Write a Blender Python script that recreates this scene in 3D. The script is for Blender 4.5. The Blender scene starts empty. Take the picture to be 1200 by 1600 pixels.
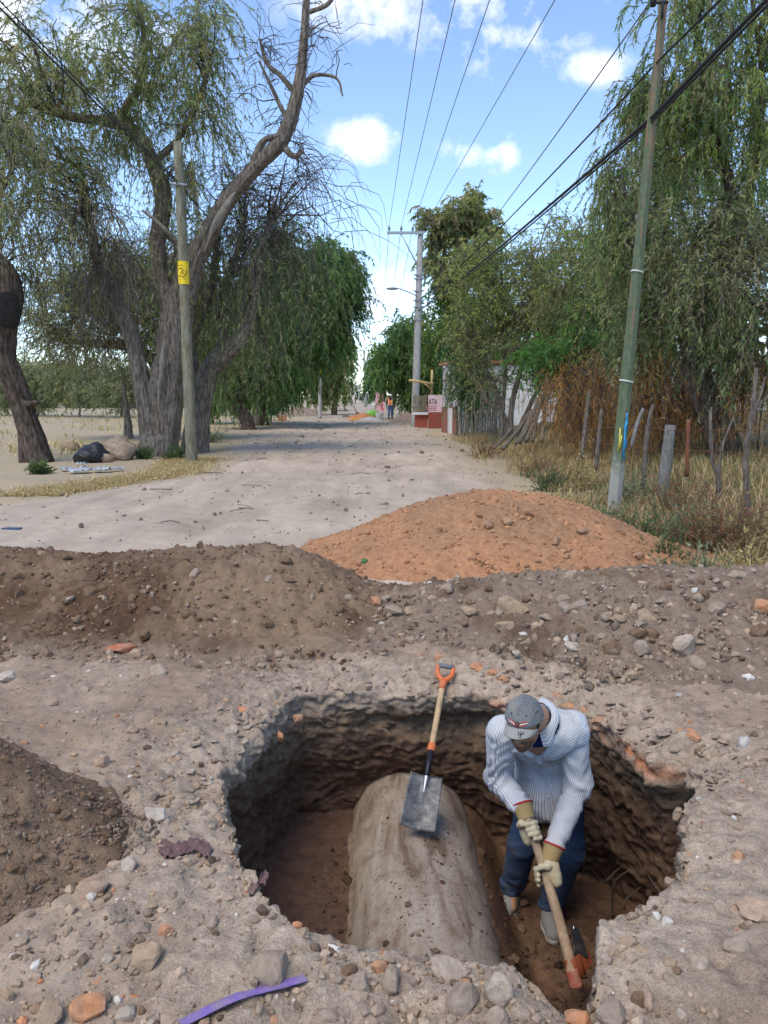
import bpy, bmesh, math, random
import numpy as np
from mathutils import Vector, Matrix

# ------------------------------------------------------------------ camera, sky, sun, exposure
scene = bpy.context.scene
COL = scene.collection
CAM_H, PITCH, FPX = 1.65, math.radians(8.61), 1202.0     # eye height, downward tilt, focal length in 1200x1600 pixels
cam_data = bpy.data.cameras.new('camera')
cam = bpy.data.objects.new('camera', cam_data)
COL.objects.link(cam)
cam.location = (0, 0, CAM_H)
cam.rotation_euler = (math.pi / 2 - PITCH, 0, 0)
cam_data.sensor_fit = 'VERTICAL'
cam_data.sensor_height = 36.0
cam_data.lens = 36.0 * FPX / 1600.0
cam_data.clip_start = 0.05
cam_data.clip_end = 3000
scene.camera = cam
scene.render.resolution_x, scene.render.resolution_y = 768, 1024

SUN_EL, SUN_AZ = math.radians(60), math.radians(-142)      # azimuth from +Y (view direction) towards +X: sun stands left, a little behind
sun_dir = Vector((math.sin(SUN_AZ) * math.cos(SUN_EL), math.cos(SUN_AZ) * math.cos(SUN_EL), math.sin(SUN_EL)))
sun_data = bpy.data.lights.new('sun', 'SUN')
sun_data.energy = 1.3
sun_data.angle = math.radians(34)
sun_data.color = (1.0, 0.91, 0.77)
sun = bpy.data.objects.new('sun', sun_data)
COL.objects.link(sun)
sun.rotation_euler = (-sun_dir).to_track_quat('-Z', 'Y').to_euler()
sun.location = (-30, -20, 60)

scene.view_settings.view_transform = 'Standard'
scene.view_settings.look = 'None'
scene.view_settings.gamma = 1.0
scene.view_settings.use_curve_mapping = False
scene.view_settings.exposure = 1.28
scene.cycles.use_denoising = True
scene.cycles.use_adaptive_sampling = True
scene.cycles.adaptive_threshold = 0.03
scene.cycles.max_bounces = 4
scene.cycles.diffuse_bounces = 2
scene.cycles.glossy_bounces = 2
scene.cycles.transmission_bounces = 3
scene.cycles.transparent_max_bounces = 4
scene.cycles.caustics_reflective = False
scene.cycles.caustics_refractive = False

CP, SP = math.cos(PITCH), math.sin(PITCH)
def ray(px, py):
    dx, dy = (px - 600) / FPX, (800 - py) / FPX
    return np.array([dx, CP + dy * SP, -SP + dy * CP])
def at(px, py, Y):
    """world point at forward distance Y seen at photograph pixel (px, py)"""
    d = ray(px, py)
    return np.array([0, 0, CAM_H]) + d * (Y / d[1])
def gr(px, py, z=0.0):
    """world point at height z seen at photograph pixel (px, py)"""
    d = ray(px, py)
    return np.array([0, 0, CAM_H]) + d * ((z - CAM_H) / d[2])
def pxm(Y):
    """metres per photograph pixel near forward distance Y"""
    return Y / FPX

# world: Nishita sky with drifting cumulus mixed in by direction
world = bpy.data.worlds.new('World')
scene.world = world
world.use_nodes = True
wt = world.node_tree
wt.nodes.clear()
def WN(t, **kw):
    n = wt.nodes.new(t)
    for k, v in kw.items():
        setattr(n, k, v)
    return n
def wmath(op, a, b=None, clamp=False):
    n = WN('ShaderNodeMath', operation=op, use_clamp=clamp)
    for i, v in enumerate((a, b)):
        if v is None: continue
        if isinstance(v, (int, float)): n.inputs[i].default_value = v
        else: wt.links.new(v, n.inputs[i])
    return n.outputs[0]
w_out = WN('ShaderNodeOutputWorld')
w_bg = WN('ShaderNodeBackground')
w_bg.inputs['Strength'].default_value = 0.135
w_sky = WN('ShaderNodeTexSky', sky_type='NISHITA', sun_disc=False)
w_sky.sun_elevation = SUN_EL
w_sky.sun_rotation = SUN_AZ
w_sky.altitude = 2200
w_sky.air_density = 1.0
w_sky.dust_density = 0.35
w_sky.ozone_density = 1.0
w_tc = WN('ShaderNodeTexCoord')
w_sep = WN('ShaderNodeSeparateXYZ')
wt.links.new(w_tc.outputs['Generated'], w_sep.inputs[0])
zc = wmath('ADD', wmath('MAXIMUM', w_sep.outputs[2], 0.0), 0.16)
w_cmb = WN('ShaderNodeCombineXYZ')
wt.links.new(wmath('DIVIDE', w_sep.outputs[0], zc), w_cmb.inputs[0])
wt.links.new(wmath('DIVIDE', w_sep.outputs[1], zc), w_cmb.inputs[1])
w_n = WN('ShaderNodeTexNoise')
w_n.inputs['Scale'].default_value = 1.25
w_n.inputs['Detail'].default_value = 4
w_n.inputs['Roughness'].default_value = 0.56
wt.links.new(w_cmb.outputs[0], w_n.inputs['Vector'])
w_n2 = WN('ShaderNodeTexNoise')
w_n2.inputs['Scale'].default_value = 16.0
w_n2.inputs['Detail'].default_value = 6
w_n2.inputs['Roughness'].default_value = 0.62
wt.links.new(w_tc.outputs['Generated'], w_n2.inputs['Vector'])
mask = wmath('SUBTRACT', w_n.outputs['Fac'], 0.64)
mask = wmath('MULTIPLY', mask, 5.0)
# the cumulus puffs over the street: centre and half sizes in tangent coordinates x/y, z/y of the sky direction
ysafe = wmath('MAXIMUM', w_sep.outputs[1], 0.05)
w_uv = WN('ShaderNodeCombineXYZ')
wt.links.new(wmath('DIVIDE', w_sep.outputs[0], ysafe), w_uv.inputs[0])
wt.links.new(wmath('DIVIDE', w_sep.outputs[2], ysafe), w_uv.inputs[1])
puff = None
for (cx, cy, rx, ry, gain) in ((578, 220, 50, 22, 1.15), (765, 238, 46, 19, 1.05), (690, 14, 150, 36, .85),
                               (790, 56, 95, 44, .6), (930, 104, 44, 19, .8), (618, 475, 85, 46, .7),
                               (20, 50, 150, 90, 1.0), (560, 590, 120, 70, .55)):
    d = ray(cx, cy)
    sb = WN('ShaderNodeVectorMath', operation='SUBTRACT'); wt.links.new(w_uv.outputs[0], sb.inputs[0]); sb.inputs[1].default_value = (d[0] / d[1], d[2] / d[1], 0)
    ml = WN('ShaderNodeVectorMath', operation='MULTIPLY'); wt.links.new(sb.outputs[0], ml.inputs[0]); ml.inputs[1].default_value = (FPX / rx, FPX / ry, 0)
    dt = WN('ShaderNodeVectorMath', operation='DOT_PRODUCT'); wt.links.new(ml.outputs[0], dt.inputs[0]); wt.links.new(ml.outputs[0], dt.inputs[1])
    g = wmath('MULTIPLY', wmath('POWER', 0.5, dt.outputs['Value']), gain)
    puff = g if puff is None else wmath('MAXIMUM', puff, g)
n_amp = wmath('ADD', wmath('MULTIPLY', wmath('SUBTRACT', w_n2.outputs['Fac'], 0.5), 4.6), -0.05)
puff = wmath('ADD', wmath('MULTIPLY', puff, 1.1), wmath('SUBTRACT', wmath('MULTIPLY', n_amp, wmath('MINIMUM', wmath('MULTIPLY', puff, 2.5), 1.0)), 0.22))
puff = wmath('MULTIPLY', puff, wmath('GREATER_THAN', w_sep.outputs[1], 0.1))
mask = wmath('MAXIMUM', mask, puff)
mask = wmath('MULTIPLY', wmath('MINIMUM', wmath('MAXIMUM', mask, 0.0), 1.0), 0.86)
w_mix = WN('ShaderNodeMix', data_type='RGBA')
wt.links.new(mask, w_mix.inputs[0])
wt.links.new(w_sky.outputs[0], w_mix.inputs[6])
w_mix.inputs[7].default_value = (4.3, 4.4, 4.65, 1)
wt.links.new(w_mix.outputs[2], w_bg.inputs['Color'])
wt.links.new(w_bg.outputs[0], w_out.inputs['Surface'])

# ------------------------------------------------------------------ helpers: noise, meshes, objects
R = np.random.default_rng(11)
def _hash(i, j, k, seed):
    h = (i.astype(np.uint32) * np.uint32(374761393) + j.astype(np.uint32) * np.uint32(668265263)
         + k.astype(np.uint32) * np.uint32(2147483647 - 1013904223) + np.uint32((seed * 974634777) & 0xffffffff))
    h = (h ^ (h >> np.uint32(13))) * np.uint32(1274126177)
    h = (h ^ (h >> np.uint32(16))) * np.uint32(2246822519)
    h = h ^ (h >> np.uint32(15))
    return (h & np.uint32(0xffffff)).astype(np.float32) / np.float32(0xffffff)
def vnoise(p, seed=0):
    p = np.asarray(p, dtype=np.float64)
    fl = np.floor(p)
    i = fl.astype(np.int64); f = (p - fl)
    u = f * f * (3 - 2 * f)
    out = 0
    for a in (0, 1):
        for b in (0, 1):
            for c in (0, 1):
                w = (u[..., 0] if a else 1 - u[..., 0]) * (u[..., 1] if b else 1 - u[..., 1]) * (u[..., 2] if c else 1 - u[..., 2])
                out = out + w * _hash(i[..., 0] + a, i[..., 1] + b, i[..., 2] + c, seed)
    return out * 2 - 1
_Q = np.linalg.qr(np.random.default_rng(5).normal(size=(3, 3)))[0]
def fbm(p, octv=4, seed=0, gain=0.5, lac=2.03):
    p = np.asarray(p, dtype=np.float64) @ _Q
    s, a, t = 0, 1.0, 0
    for o in range(octv):
        s = s + a * vnoise(p, seed + o * 17); t += a
        a *= gain; p = (p @ _Q) * lac + 13.7
    return s / t
def worley(p, seed=0):
    """F1 distance and the cell's random value, 3-D"""
    p = np.asarray(p, dtype=np.float64)
    i = np.floor(p).astype(np.int64)
    best = np.full(p.shape[:-1], 9.0); val = np.zeros(p.shape[:-1])
    for a in (-1, 0, 1):
        for b in (-1, 0, 1):
            for c in (-1, 0, 1):
                ci, cj, ck = i[..., 0] + a, i[..., 1] + b, i[..., 2] + c
                q = np.stack([ci + _hash(ci, cj, ck, seed + 1), cj + _hash(ci, cj, ck, seed + 2), ck + _hash(ci, cj, ck, seed + 3)], -1)
                d = np.sqrt(((p - q) ** 2).sum(-1))
                m = d < best
                best = np.where(m, d, best); val = np.where(m, _hash(ci, cj, ck, seed + 4), val)
    return best, val
def sstep(a, b, x):
    t = np.clip((x - a) / (b - a), 0, 1)
    return t * t * (3 - 2 * t)
def xyz(x, y, z=0.0):
    return np.stack(np.broadcast_arrays(np.asarray(x, float), np.asarray(y, float), np.asarray(z, float)), -1)

def mesh_np(name, V, F, mat=None, col=None, smooth=True, attrs=None):
    me = bpy.data.meshes.new(name)
    V = np.ascontiguousarray(V, dtype=np.float32).reshape(-1, 3)
    Fs = F if isinstance(F, list) else [F]
    Fs = [np.asarray(f, dtype=np.int32) for f in Fs if len(f)]
    me.vertices.add(len(V)); me.vertices.foreach_set('co', V.ravel())
    nl = sum(f.size for f in Fs); nf = sum(len(f) for f in Fs)
    me.loops.add(nl); me.polygons.add(nf)
    me.loops.foreach_set('vertex_index', np.concatenate([f.ravel() for f in Fs]))
    tot = np.concatenate([np.full(len(f), f.shape[1], np.int32) for f in Fs])
    me.polygons.foreach_set('loop_start', (np.cumsum(tot) - tot).astype(np.int32))
    me.polygons.foreach_set('use_smooth', np.full(nf, bool(smooth)))
    if col is not None:
        a = me.color_attributes.new('Col', 'FLOAT_COLOR', 'POINT')
        c = np.ones((len(V), 4), np.float32); c[:, :3] = col
        a.data.foreach_set('color', c.ravel())
    for k, v in (attrs or {}).items():
        a = me.attributes.new(k, 'FLOAT', 'POINT')
        a.data.foreach_set('value', np.asarray(v, np.float32))
    me.update(calc_edges=True)
    me.validate(verbose=False)
    if mat is not None: me.materials.append(mat)
    return me

def link(name, me, parent=None, loc=None):
    o = bpy.data.objects.new(name, me)
    COL.objects.link(o)
    if loc is not None: o.location = loc
    if parent is not None:
        o.parent = parent
        # children hold world coordinates: undo the root's placement
        if parent.parent is None: o.matrix_parent_inverse = Matrix.Translation(-parent.location)
    return o
def root_of(o):
    while o.parent is not None: o = o.parent
    return o
def tag(o, label=None, cat=None, group=None, kind=None):
    if label: o['label'] = label
    if cat: o['category'] = cat
    if group: o['group'] = group
    if kind: o['kind'] = kind
    return o
def empty(name, loc, label=None, cat=None, group=None):
    o = bpy.data.objects.new(name, None)
    COL.objects.link(o)
    o.location = [float(v) for v in loc]
    o.empty_display_size = 0.1
    return tag(o, label, cat, group)
def part(name, V, F, mat, parent, col=None, smooth=True, attrs=None):
    """a mesh part in world coordinates below its thing"""
    return link(name, mesh_np(name, V, F, mat, col, smooth, attrs), parent)
def thing(name, V, F, mat, label, cat, group=None, col=None, smooth=True, attrs=None):
    """a thing that is one mesh, its origin moved to its base"""
    V = np.asarray(V, float).reshape(-1, 3)
    lo, hi = V.min(0), V.max(0)
    loc = np.array([(lo[0] + hi[0]) / 2, (lo[1] + hi[1]) / 2, lo[2]])
    o = link(name, mesh_np(name, V - loc, F, mat, col, smooth, attrs), None, loc)
    return tag(o, label, cat, group)
class MB:
    """collects shapes for ONE mesh"""
    def __init__(s): s.V, s.F, s.n = [], {}, 0
    def add(s, V, F):
        V = np.asarray(V, float).reshape(-1, 3)
        for f in (F if isinstance(F, list) else [F]):
            f = np.asarray(f, int)
            if len(f): s.F.setdefault(f.shape[1], []).append(f + s.n)
        s.V.append(V); s.n += len(V); return s
    def get(s): return np.concatenate(s.V), [np.concatenate(f) for f in s.F.values()]
def frame_of(d):
    d = np.asarray(d, float); d = d / (np.linalg.norm(d) + 1e-12)
    up = np.array([0, 0, 1.0]) if abs(d[2]) < 0.95 else np.array([1.0, 0, 0])
    a = np.cross(up, d); a /= np.linalg.norm(a)
    return d, a, np.cross(d, a)
def spline(P, n):
    """Catmull-Rom through control points, resampled to n"""
    P = np.asarray(P, float)
    if len(P) == 2:
        t = np.linspace(0, 1, n)[:, None]; return P[0] * (1 - t) + P[1] * t
    Q = np.vstack([2 * P[0] - P[1], P, 2 * P[-1] - P[-2]])
    t = np.linspace(0, len(P) - 1 - 1e-9, n); k = t.astype(int); f = (t - k)[:, None]
    a, b, c, d = Q[k], Q[k + 1], Q[k + 2], Q[k + 3]
    return 0.5 * ((2 * b) + (-a + c) * f + (2 * a - 5 * b + 4 * c - d) * f ** 2 + (-a + 3 * b - 3 * c + d) * f ** 3)
def tube(P, r, sides=8, cap=True, bark=0.0, seed=0, squash=None):
    P = np.asarray(P, float); n = len(P)
    r = np.broadcast_to(np.asarray(r, float), (n,))
    T = np.gradient(P, axis=0); T /= np.linalg.norm(T, axis=1)[:, None] + 1e-12
    _, a, b = frame_of(T[0])
    A = [a]
    for i in range(1, n):
        v = A[-1] - T[i] * np.dot(A[-1], T[i]); A.append(v / (np.linalg.norm(v) + 1e-12))
    A = np.array(A); B = np.cross(T, A)
    th = np.linspace(0, 2 * np.pi, sides, endpoint=False)
    dirs = A[:, None] * np.cos(th)[None, :, None] + B[:, None] * np.sin(th)[None, :, None] * (squash or 1.0)
    rr = r[:, None] * np.ones(sides)
    if bark:
        L = np.concatenate([[0], np.cumsum(np.linalg.norm(np.diff(P, axis=0), axis=1))])
        q = xyz(np.cos(th)[None, :] * 2.6 + seed, np.sin(th)[None, :] * 2.6, L[:, None] * 0.16 / max(r.max(), .02))
        rid = 1 - 1.6 * np.abs(fbm(q * np.array([2.6, 2.6, 1.3]), 3, seed))
        rr = rr * (1 + bark * (fbm(q * .6, 3, seed + 5) * 1.3 + (rid - 0.7) * 1.2))
    V = (P[:, None] + dirs * rr[..., None]).reshape(-1, 3)
    i = np.arange(n - 1)[:, None] * sides; j = np.arange(sides)[None, :]; j2 = (j + 1) % sides
    F = np.stack([i + j, i + j2, i + sides + j2, i + sides + j], -1).reshape(-1, 4)
    if cap:
        V = np.vstack([V, P[0], P[-1]])
        jj = np.arange(sides); k2 = (jj + 1) % sides
        c0 = np.stack([np.full(sides, n * sides), k2, jj], -1)
        c1 = np.stack([np.full(sides, n * sides + 1), (n - 1) * sides + jj, (n - 1) * sides + k2], -1)
        return V, [F, np.vstack([c0, c1])]
    return V, [F]
BOXF = np.array([[0, 3, 2, 1], [4, 5, 6, 7], [0, 1, 5, 4], [1, 2, 6, 5], [2, 3, 7, 6], [3, 0, 4, 7]])
def box(c, size, rot=None):
    s = np.array(size) / 2
    V = np.array([[-1, -1, -1], [1, -1, -1], [1, 1, -1], [-1, 1, -1], [-1, -1, 1], [1, -1, 1], [1, 1, 1], [-1, 1, 1]]) * s
    if rot is not None: V = V @ np.asarray(rot).T
    return V + np.asarray(c), BOXF
def rotz(a):
    c, s = math.cos(a), math.sin(a)
    return np.array([[c, -s, 0], [s, c, 0], [0, 0, 1.0]])
def grid_faces(nu, nv, wrap=False):
    i = np.arange(nu - 1)[:, None]; j = np.arange(nv if wrap else nv - 1)[None, :]
    j2 = (j + 1) % nv
    return np.stack([i * nv + j, i * nv + j2, (i + 1) * nv + j2, (i + 1) * nv + j], -1).reshape(-1, 4)
def _ico(sub):
    b = bmesh.new(); bmesh.ops.create_icosphere(b, subdivisions=sub, radius=1)
    V = np.array([v.co[:] for v in b.verts]); F = np.array([[v.index for v in f.verts] for f in b.faces]); b.free()
    return V, F
ICO1, ICO2, ICO3 = _ico(1), _ico(2), _ico(3)
def rock(seed, ico=ICO2, rough=0.35, facet=0.0, flat=0.75):
    V, F = ico
    V = V.copy()
    g = np.random.default_rng(seed)
    if facet:                                   # cut with planes: broken stone
        for _ in range(int(7 + 5 * facet)):
            n = g.normal(size=3); n /= np.linalg.norm(n); d = g.uniform(.55, .85)
            e = V @ n - d
            V = V - np.where(e > 0, e, 0)[:, None] * n
    V = V * (1 + rough * fbm(V * 1.3 + seed * 3.1, 3, seed))[:, None]
    V = V * np.array([g.uniform(.8, 1.15), g.uniform(.75, 1.05), flat * g.uniform(.8, 1.15)])
    return V, F

# ------------------------------------------------------------------ materials
def nodes_mat(name):
    m = bpy.data.materials.new(name); m.use_nodes = True
    nt = m.node_tree; b = nt.nodes['Principled BSDF']
    return m, nt, b
def nd(nt, t, ins=None, **kw):
    n = nt.nodes.new(t)
    for k, v in kw.items(): setattr(n, k, v)
    for k, v in (ins or {}).items():
        if hasattr(v, 'is_linked') or isinstance(v, bpy.types.NodeSocket): nt.links.new(v, n.inputs[k])
        else: n.inputs[k].default_value = v
    return n
def ramp(nt, fac, stops):
    r = nt.nodes.new('ShaderNodeValToRGB')
    el = r.color_ramp.elements
    while len(el) < len(stops): el.new(0.5)
    for e, (p, c) in zip(el, stops):
        e.position = p; e.color = (*c, 1) if len(c) == 3 else c
    nt.links.new(fac, r.inputs[0]); return r.outputs[0]
def mixc(nt, fac, a, b, mode='MIX'):
    n = nt.nodes.new('ShaderNodeMix'); n.data_type = 'RGBA'; n.blend_type = mode
    for i, v in ((0, fac), (6, a), (7, b)):
        if isinstance(v, bpy.types.NodeSocket): nt.links.new(v, n.inputs[i])
        elif isinstance(v, (int, float)): n.inputs[i].default_value = v
        else: n.inputs[i].default_value = (*v, 1)
    return n.outputs[2]
def mat_soil(name, scale=1.0, bump=0.5, vary=0.35, rough=0.95, dist=0.02):
    """earth: vertex colour, mottled by noise, with crumbs in the relief"""
    m, nt, b = nodes_mat(name)
    co = nd(nt, 'ShaderNodeNewGeometry').outputs['Position']
    a = nd(nt, 'ShaderNodeAttribute', attribute_name='Col').outputs['Color']
    n1 = nd(nt, 'ShaderNodeTexNoise', {'Vector': co, 'Scale': 14 * scale, 'Detail': 4, 'Roughness': .7})
    n2 = nd(nt, 'ShaderNodeTexNoise', {'Vector': co, 'Scale': 120 * scale, 'Detail': 3, 'Roughness': .7})
    f = nd(nt, 'ShaderNodeMath', {0: n1.outputs['Fac'], 1: n2.outputs['Fac']}, operation='ADD').outputs[0]
    k = nd(nt, 'ShaderNodeMapRange', {'Value': f, 'From Min': .7, 'From Max': 1.3, 'To Min': 1 - vary, 'To Max': 1 + vary}).outputs[0]
    k3 = nd(nt, 'ShaderNodeCombineColor', {0: k, 1: k, 2: k}).outputs[0]
    c = mixc(nt, 1.0, a, k3, 'MULTIPLY')
    nt.links.new(c, b.inputs['Base Color'])
    b.inputs['Roughness'].default_value = rough
    b.inputs['Specular IOR Level'].default_value = 0.15
    h = nd(nt, 'ShaderNodeMath', {0: n1.outputs['Fac'], 1: nd(nt, 'ShaderNodeMath', {0: n2.outputs['Fac'], 1: .35}, operation='MULTIPLY').outputs[0]}, operation='ADD').outputs[0]
    bp = nd(nt, 'ShaderNodeBump', {'Height': h, 'Strength': bump, 'Distance': dist})
    nt.links.new(bp.outputs[0], b.inputs['Normal'])
    return m
def mat_plain(name, c, rough=0.7, metal=0.0, vary=0.15, scale=20, bump=0.0, dist=0.003, spec=0.3, dirt=None, dirt_amt=0.5, dirt_scale=4):
    m, nt, b = nodes_mat(name)
    co = nd(nt, 'ShaderNodeNewGeometry').outputs['Position']
    n = nd(nt, 'ShaderNodeTexNoise', {'Vector': co, 'Scale': scale, 'Detail': 6, 'Roughness': .6})
    lo = tuple(max(0, x * (1 - vary)) for x in c); hi = tuple(min(1, x * (1 + vary)) for x in c)
    cc = ramp(nt, n.outputs['Fac'], [(.3, lo), (.7, hi)])
    if dirt is not None:
        n3 = nd(nt, 'ShaderNodeTexNoise', {'Vector': co, 'Scale': dirt_scale, 'Detail': 8, 'Roughness': .68})
        f = nd(nt, 'ShaderNodeMapRange', {'Value': n3.outputs['Fac'], 'From Min': .62 - dirt_amt * .35, 'From Max': .75, 'To Min': 0, 'To Max': 1}).outputs[0]
        cc = mixc(nt, f, cc, dirt)
    nt.links.new(cc, b.inputs['Base Color'])
    b.inputs['Roughness'].default_value = rough; b.inputs['Metallic'].default_value = metal
    b.inputs['Specular IOR Level'].default_value = spec
    if bump:
        bp = nd(nt, 'ShaderNodeBump', {'Height': n.outputs['Fac'], 'Strength': bump, 'Distance': dist})
        nt.links.new(bp.outputs[0], b.inputs['Normal'])
    return m
def mat_leaf(name, trans=0.5):
    m, nt, b = nodes_mat(name)
    a = nd(nt, 'ShaderNodeAttribute', attribute_name='Col').outputs['Color']
    nt.links.new(a, b.inputs['Base Color'])
    b.inputs['Roughness'].default_value = 0.6; b.inputs['Specular IOR Level'].default_value = 0.25
    t = nd(nt, 'ShaderNodeBsdfTranslucent'); 
    br = mixc(nt, 1.0, a, (1.5, 1.6, 0.8), 'MULTIPLY'); nt.links.new(br, t.inputs['Color'])
    mx = nd(nt, 'ShaderNodeMixShader', {0: trans, 1: b.outputs[0], 2: t.outputs[0]})
    nt.links.new(mx.outputs[0], nt.nodes['Material Output'].inputs['Surface'])
    return m
def mat_bark(name, dark, light, scale=1.0):
    m, nt, b = nodes_mat(name)
    co = nd(nt, 'ShaderNodeNewGeometry').outputs['Position']
    mp = nd(nt, 'ShaderNodeMapping', {'Vector': co, 'Scale': (9 * scale, 9 * scale, 2.0 * scale)}).outputs[0]
    n = nd(nt, 'ShaderNodeTexNoise', {'Vector': mp, 'Scale': 1.9, 'Detail': 6, 'Roughness': .74})
    n2 = nd(nt, 'ShaderNodeTexNoise', {'Vector': co, 'Scale': 1.3, 'Detail': 3})
    c = ramp(nt, n.outputs['Fac'], [(.40, dark), (.60, light)])
    c = mixc(nt, nd(nt, 'ShaderNodeMath', {0: n2.outputs['Fac'], 1: .5}, operation='MULTIPLY').outputs[0], c, tuple(x * .9 for x in dark))
    nt.links.new(c, b.inputs['Base Color']); b.inputs['Roughness'].default_value = .95
    b.inputs['Specular IOR Level'].default_value = .1
    bp = nd(nt, 'ShaderNodeBump', {'Height': n.outputs['Fac'], 'Strength': 1.0, 'Distance': .12})
    nt.links.new(bp.outputs[0], b.inputs['Normal'])
    return m
# ------------------------------------------------------------------ the ground with the pit, the road, the earth heaps
C_GREY = np.array([.285, .207, .146]); C_LIGHT = np.array([.39, .302, .222]); C_BROWN = np.array([.125, .082, .057])
C_DARK = np.array([.108, .066, .042]); C_ORANGE = np.array([.44, .222, .112]); C_ROAD = np.array([.420, .338, .258])
C_BRICK = np.array([.50, .17, .07]); C_RED = np.array([.140, .078, .050]); C_DRY = np.array([.42, .33, .19])
M_SOIL = mat_soil('packed_earth', 1.0, .55, .30)
M_PIT = mat_soil('pit_earth', 1.2, .8, .45, dist=.025)
M_ROAD = mat_soil('road_dust', .5, .45, .16, dist=.03)
M_LOOSE = mat_soil('loose_earth', 1.5, .9, .36, dist=.025)
M_STONE = mat_soil('stone', 2.0, .4, .25, rough=.85, dist=.008)

PC = np.array([0.33, 3.22])            # middle of the pit
rim_px = [(350, 1215, -.10), (352, 1258, -.05), (372, 1305, -.03), (400, 1358, -.02), (430, 1418, -.02), (480, 1448, -.03), (560, 1480, -.05),
          (640, 1493, -.06), (720, 1496, -.06), (790, 1505, -.05), (835, 1540, -.05), (863, 1572, -.05), (900, 1592, -.06), (922, 1556, -.05), (925, 1505, -.02),
          (945, 1455, -.02), (965, 1425, -.02), (1000, 1415, -.03), (1045, 1385, -.03), (1060, 1325, -.04), (1072, 1265, -.06), (1098, 1218, -.10),
          (1075, 1195, -.16), (1010, 1190, -.17), (965, 1150, -.16), (930, 1122, -.16), (870, 1100, -.15), (800, 1088, -.15), (720, 1086, -.15), (640, 1088, -.15),
          (560, 1086, -.15), (472, 1090, -.15), (438, 1112, -.14), (405, 1152, -.13), (370, 1185, -.12)]
rim = np.array([gr(x, y, z) for x, y, z in rim_px])
rim_a = np.arctan2(rim[:, 1] - PC[1], rim[:, 0] - PC[0]); rim_r = np.hypot(rim[:, 0] - PC[0], rim[:, 1] - PC[1])
o_ = np.argsort(rim_a); rim_a, rim_r, rim_z = rim_a[o_], rim_r[o_], rim[o_, 2]
def per(a, v): return np.interp(a, np.concatenate([rim_a - 2 * np.pi, rim_a, rim_a + 2 * np.pi]), np.tile(v, 3))
def rim_R(a):
    p = xyz(np.cos(a), np.sin(a))
    return per(a, rim_r) + .030 * fbm(p * 5, 3, 3) + .014 * fbm(p * 22, 3, 4)
def rim_Z(a): return per(a, rim_z)

def verge(x, y):
    """the bank right of the road"""
    e = 2.75 + .25 * np.sin(y * .55) - .012 * np.maximum(y - 20, 0)
    return .55 * sstep(0, 4.5, x - e) * sstep(5.5, 9, y) + .5 * sstep(3.5, 9, x - e) * sstep(6, 10, y)
def base_h(x, y):
    p = xyz(x, y)
    far = np.hypot(x, y)
    fine = .022 * fbm(p * 1.1, 3, 21) + .010 * fbm(p * 6, 3, 22) * sstep(30, 5, far)
    near = sstep(7, 5, y)
    fine = fine + near * (.048 * fbm(p * 4.5, 3, 23) + .024 * fbm(p * 17, 4, 24))
    return fine + verge(x, y)
def gauss(x, y, cx, cy, rx, ry, a=0.0):
    c, s = math.cos(a), math.sin(a); u, v = (x - cx) * c + (y - cy) * s, -(x - cx) * s + (y - cy) * c
    return np.exp(-((u / rx) ** 2 + (v / ry) ** 2))
def crust(x, y):
    a = np.arctan2(y - PC[1], x - PC[0]); d = np.hypot(x - PC[0], y - PC[1]) - rim_R(a)
    return rim_Z(a) * np.exp(-np.maximum(d, 0) / .24), d
# heaps: height above the ground at (x, y); negative where there is none
def heap_brown(x, y):
    ridge = 6.35 + .12 * np.sin(x * 1.3)
    u = y - ridge
    h = np.where(u < 0, .43 * np.exp(-(u / 1.12) ** 2), .40 * np.exp(-(u / .55) ** 2))
    h = h * (1 - .10 * np.sin(x * 2.1 + .5)) * sstep(.55, -.9, x + .25 * (y - 6))
    return h - .045 + .05 * fbm(xyz(x, y) * 1.6, 3, 31)
def heap_grey(x, y):
    h = .35 * gauss(x, y, 2.05, 5.6, 1.25, .78, -.12) + .19 * gauss(x, y, .55, 5.75, 1.0, .55) + .31 * gauss(x, y, 3.3, 5.1, 1.0, .85) + .10 * gauss(x, y, 1.6, 4.95, .7, .45)
    return h - .040 + .045 * fbm(xyz(x, y) * 2.2, 3, 41)
def heap_orange(x, y):
    c, s = math.cos(-.22), math.sin(-.22)
    u, v = (x - 1.2) * c + (y - 7.85) * s, -(x - 1.2) * s + (y - 7.85) * c
    r = np.sqrt((u / 2.35) ** 2 + (v / 1.6) ** 2)
    h = .70 * (1 - sstep(.08, 1.06, r) * .84 - .16 * np.minimum(r, 1.06) / 1.06)
    h = np.where(r > 1.06, -.05, h) - .02
    return h + .035 * fbm(xyz(x, y) * 1.7, 3, 51) * sstep(1.2, .8, r)
def heap_dark(x, y):
    r = np.sqrt(((x + 1.78) / 1.0) ** 2 + ((y - 2.68) / .62) ** 2)
    return .47 * (1 - sstep(0, 1.05, r)) - .03 + .035 * fbm(xyz(x, y) * 3, 3, 61) * sstep(1.3, .8, r)
def surf(x, y):
    """walkable surface: ground plus whichever heap lies there"""
    x, y = np.asarray(x, float), np.asarray(y, float)
    cz, d = crust(x, y)
    h = np.maximum.reduce([np.zeros_like(x), heap_brown(x, y), heap_grey(x, y), heap_orange(x, y), heap_dark(x, y)])
    return base_h(x, y) + cz + h

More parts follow.
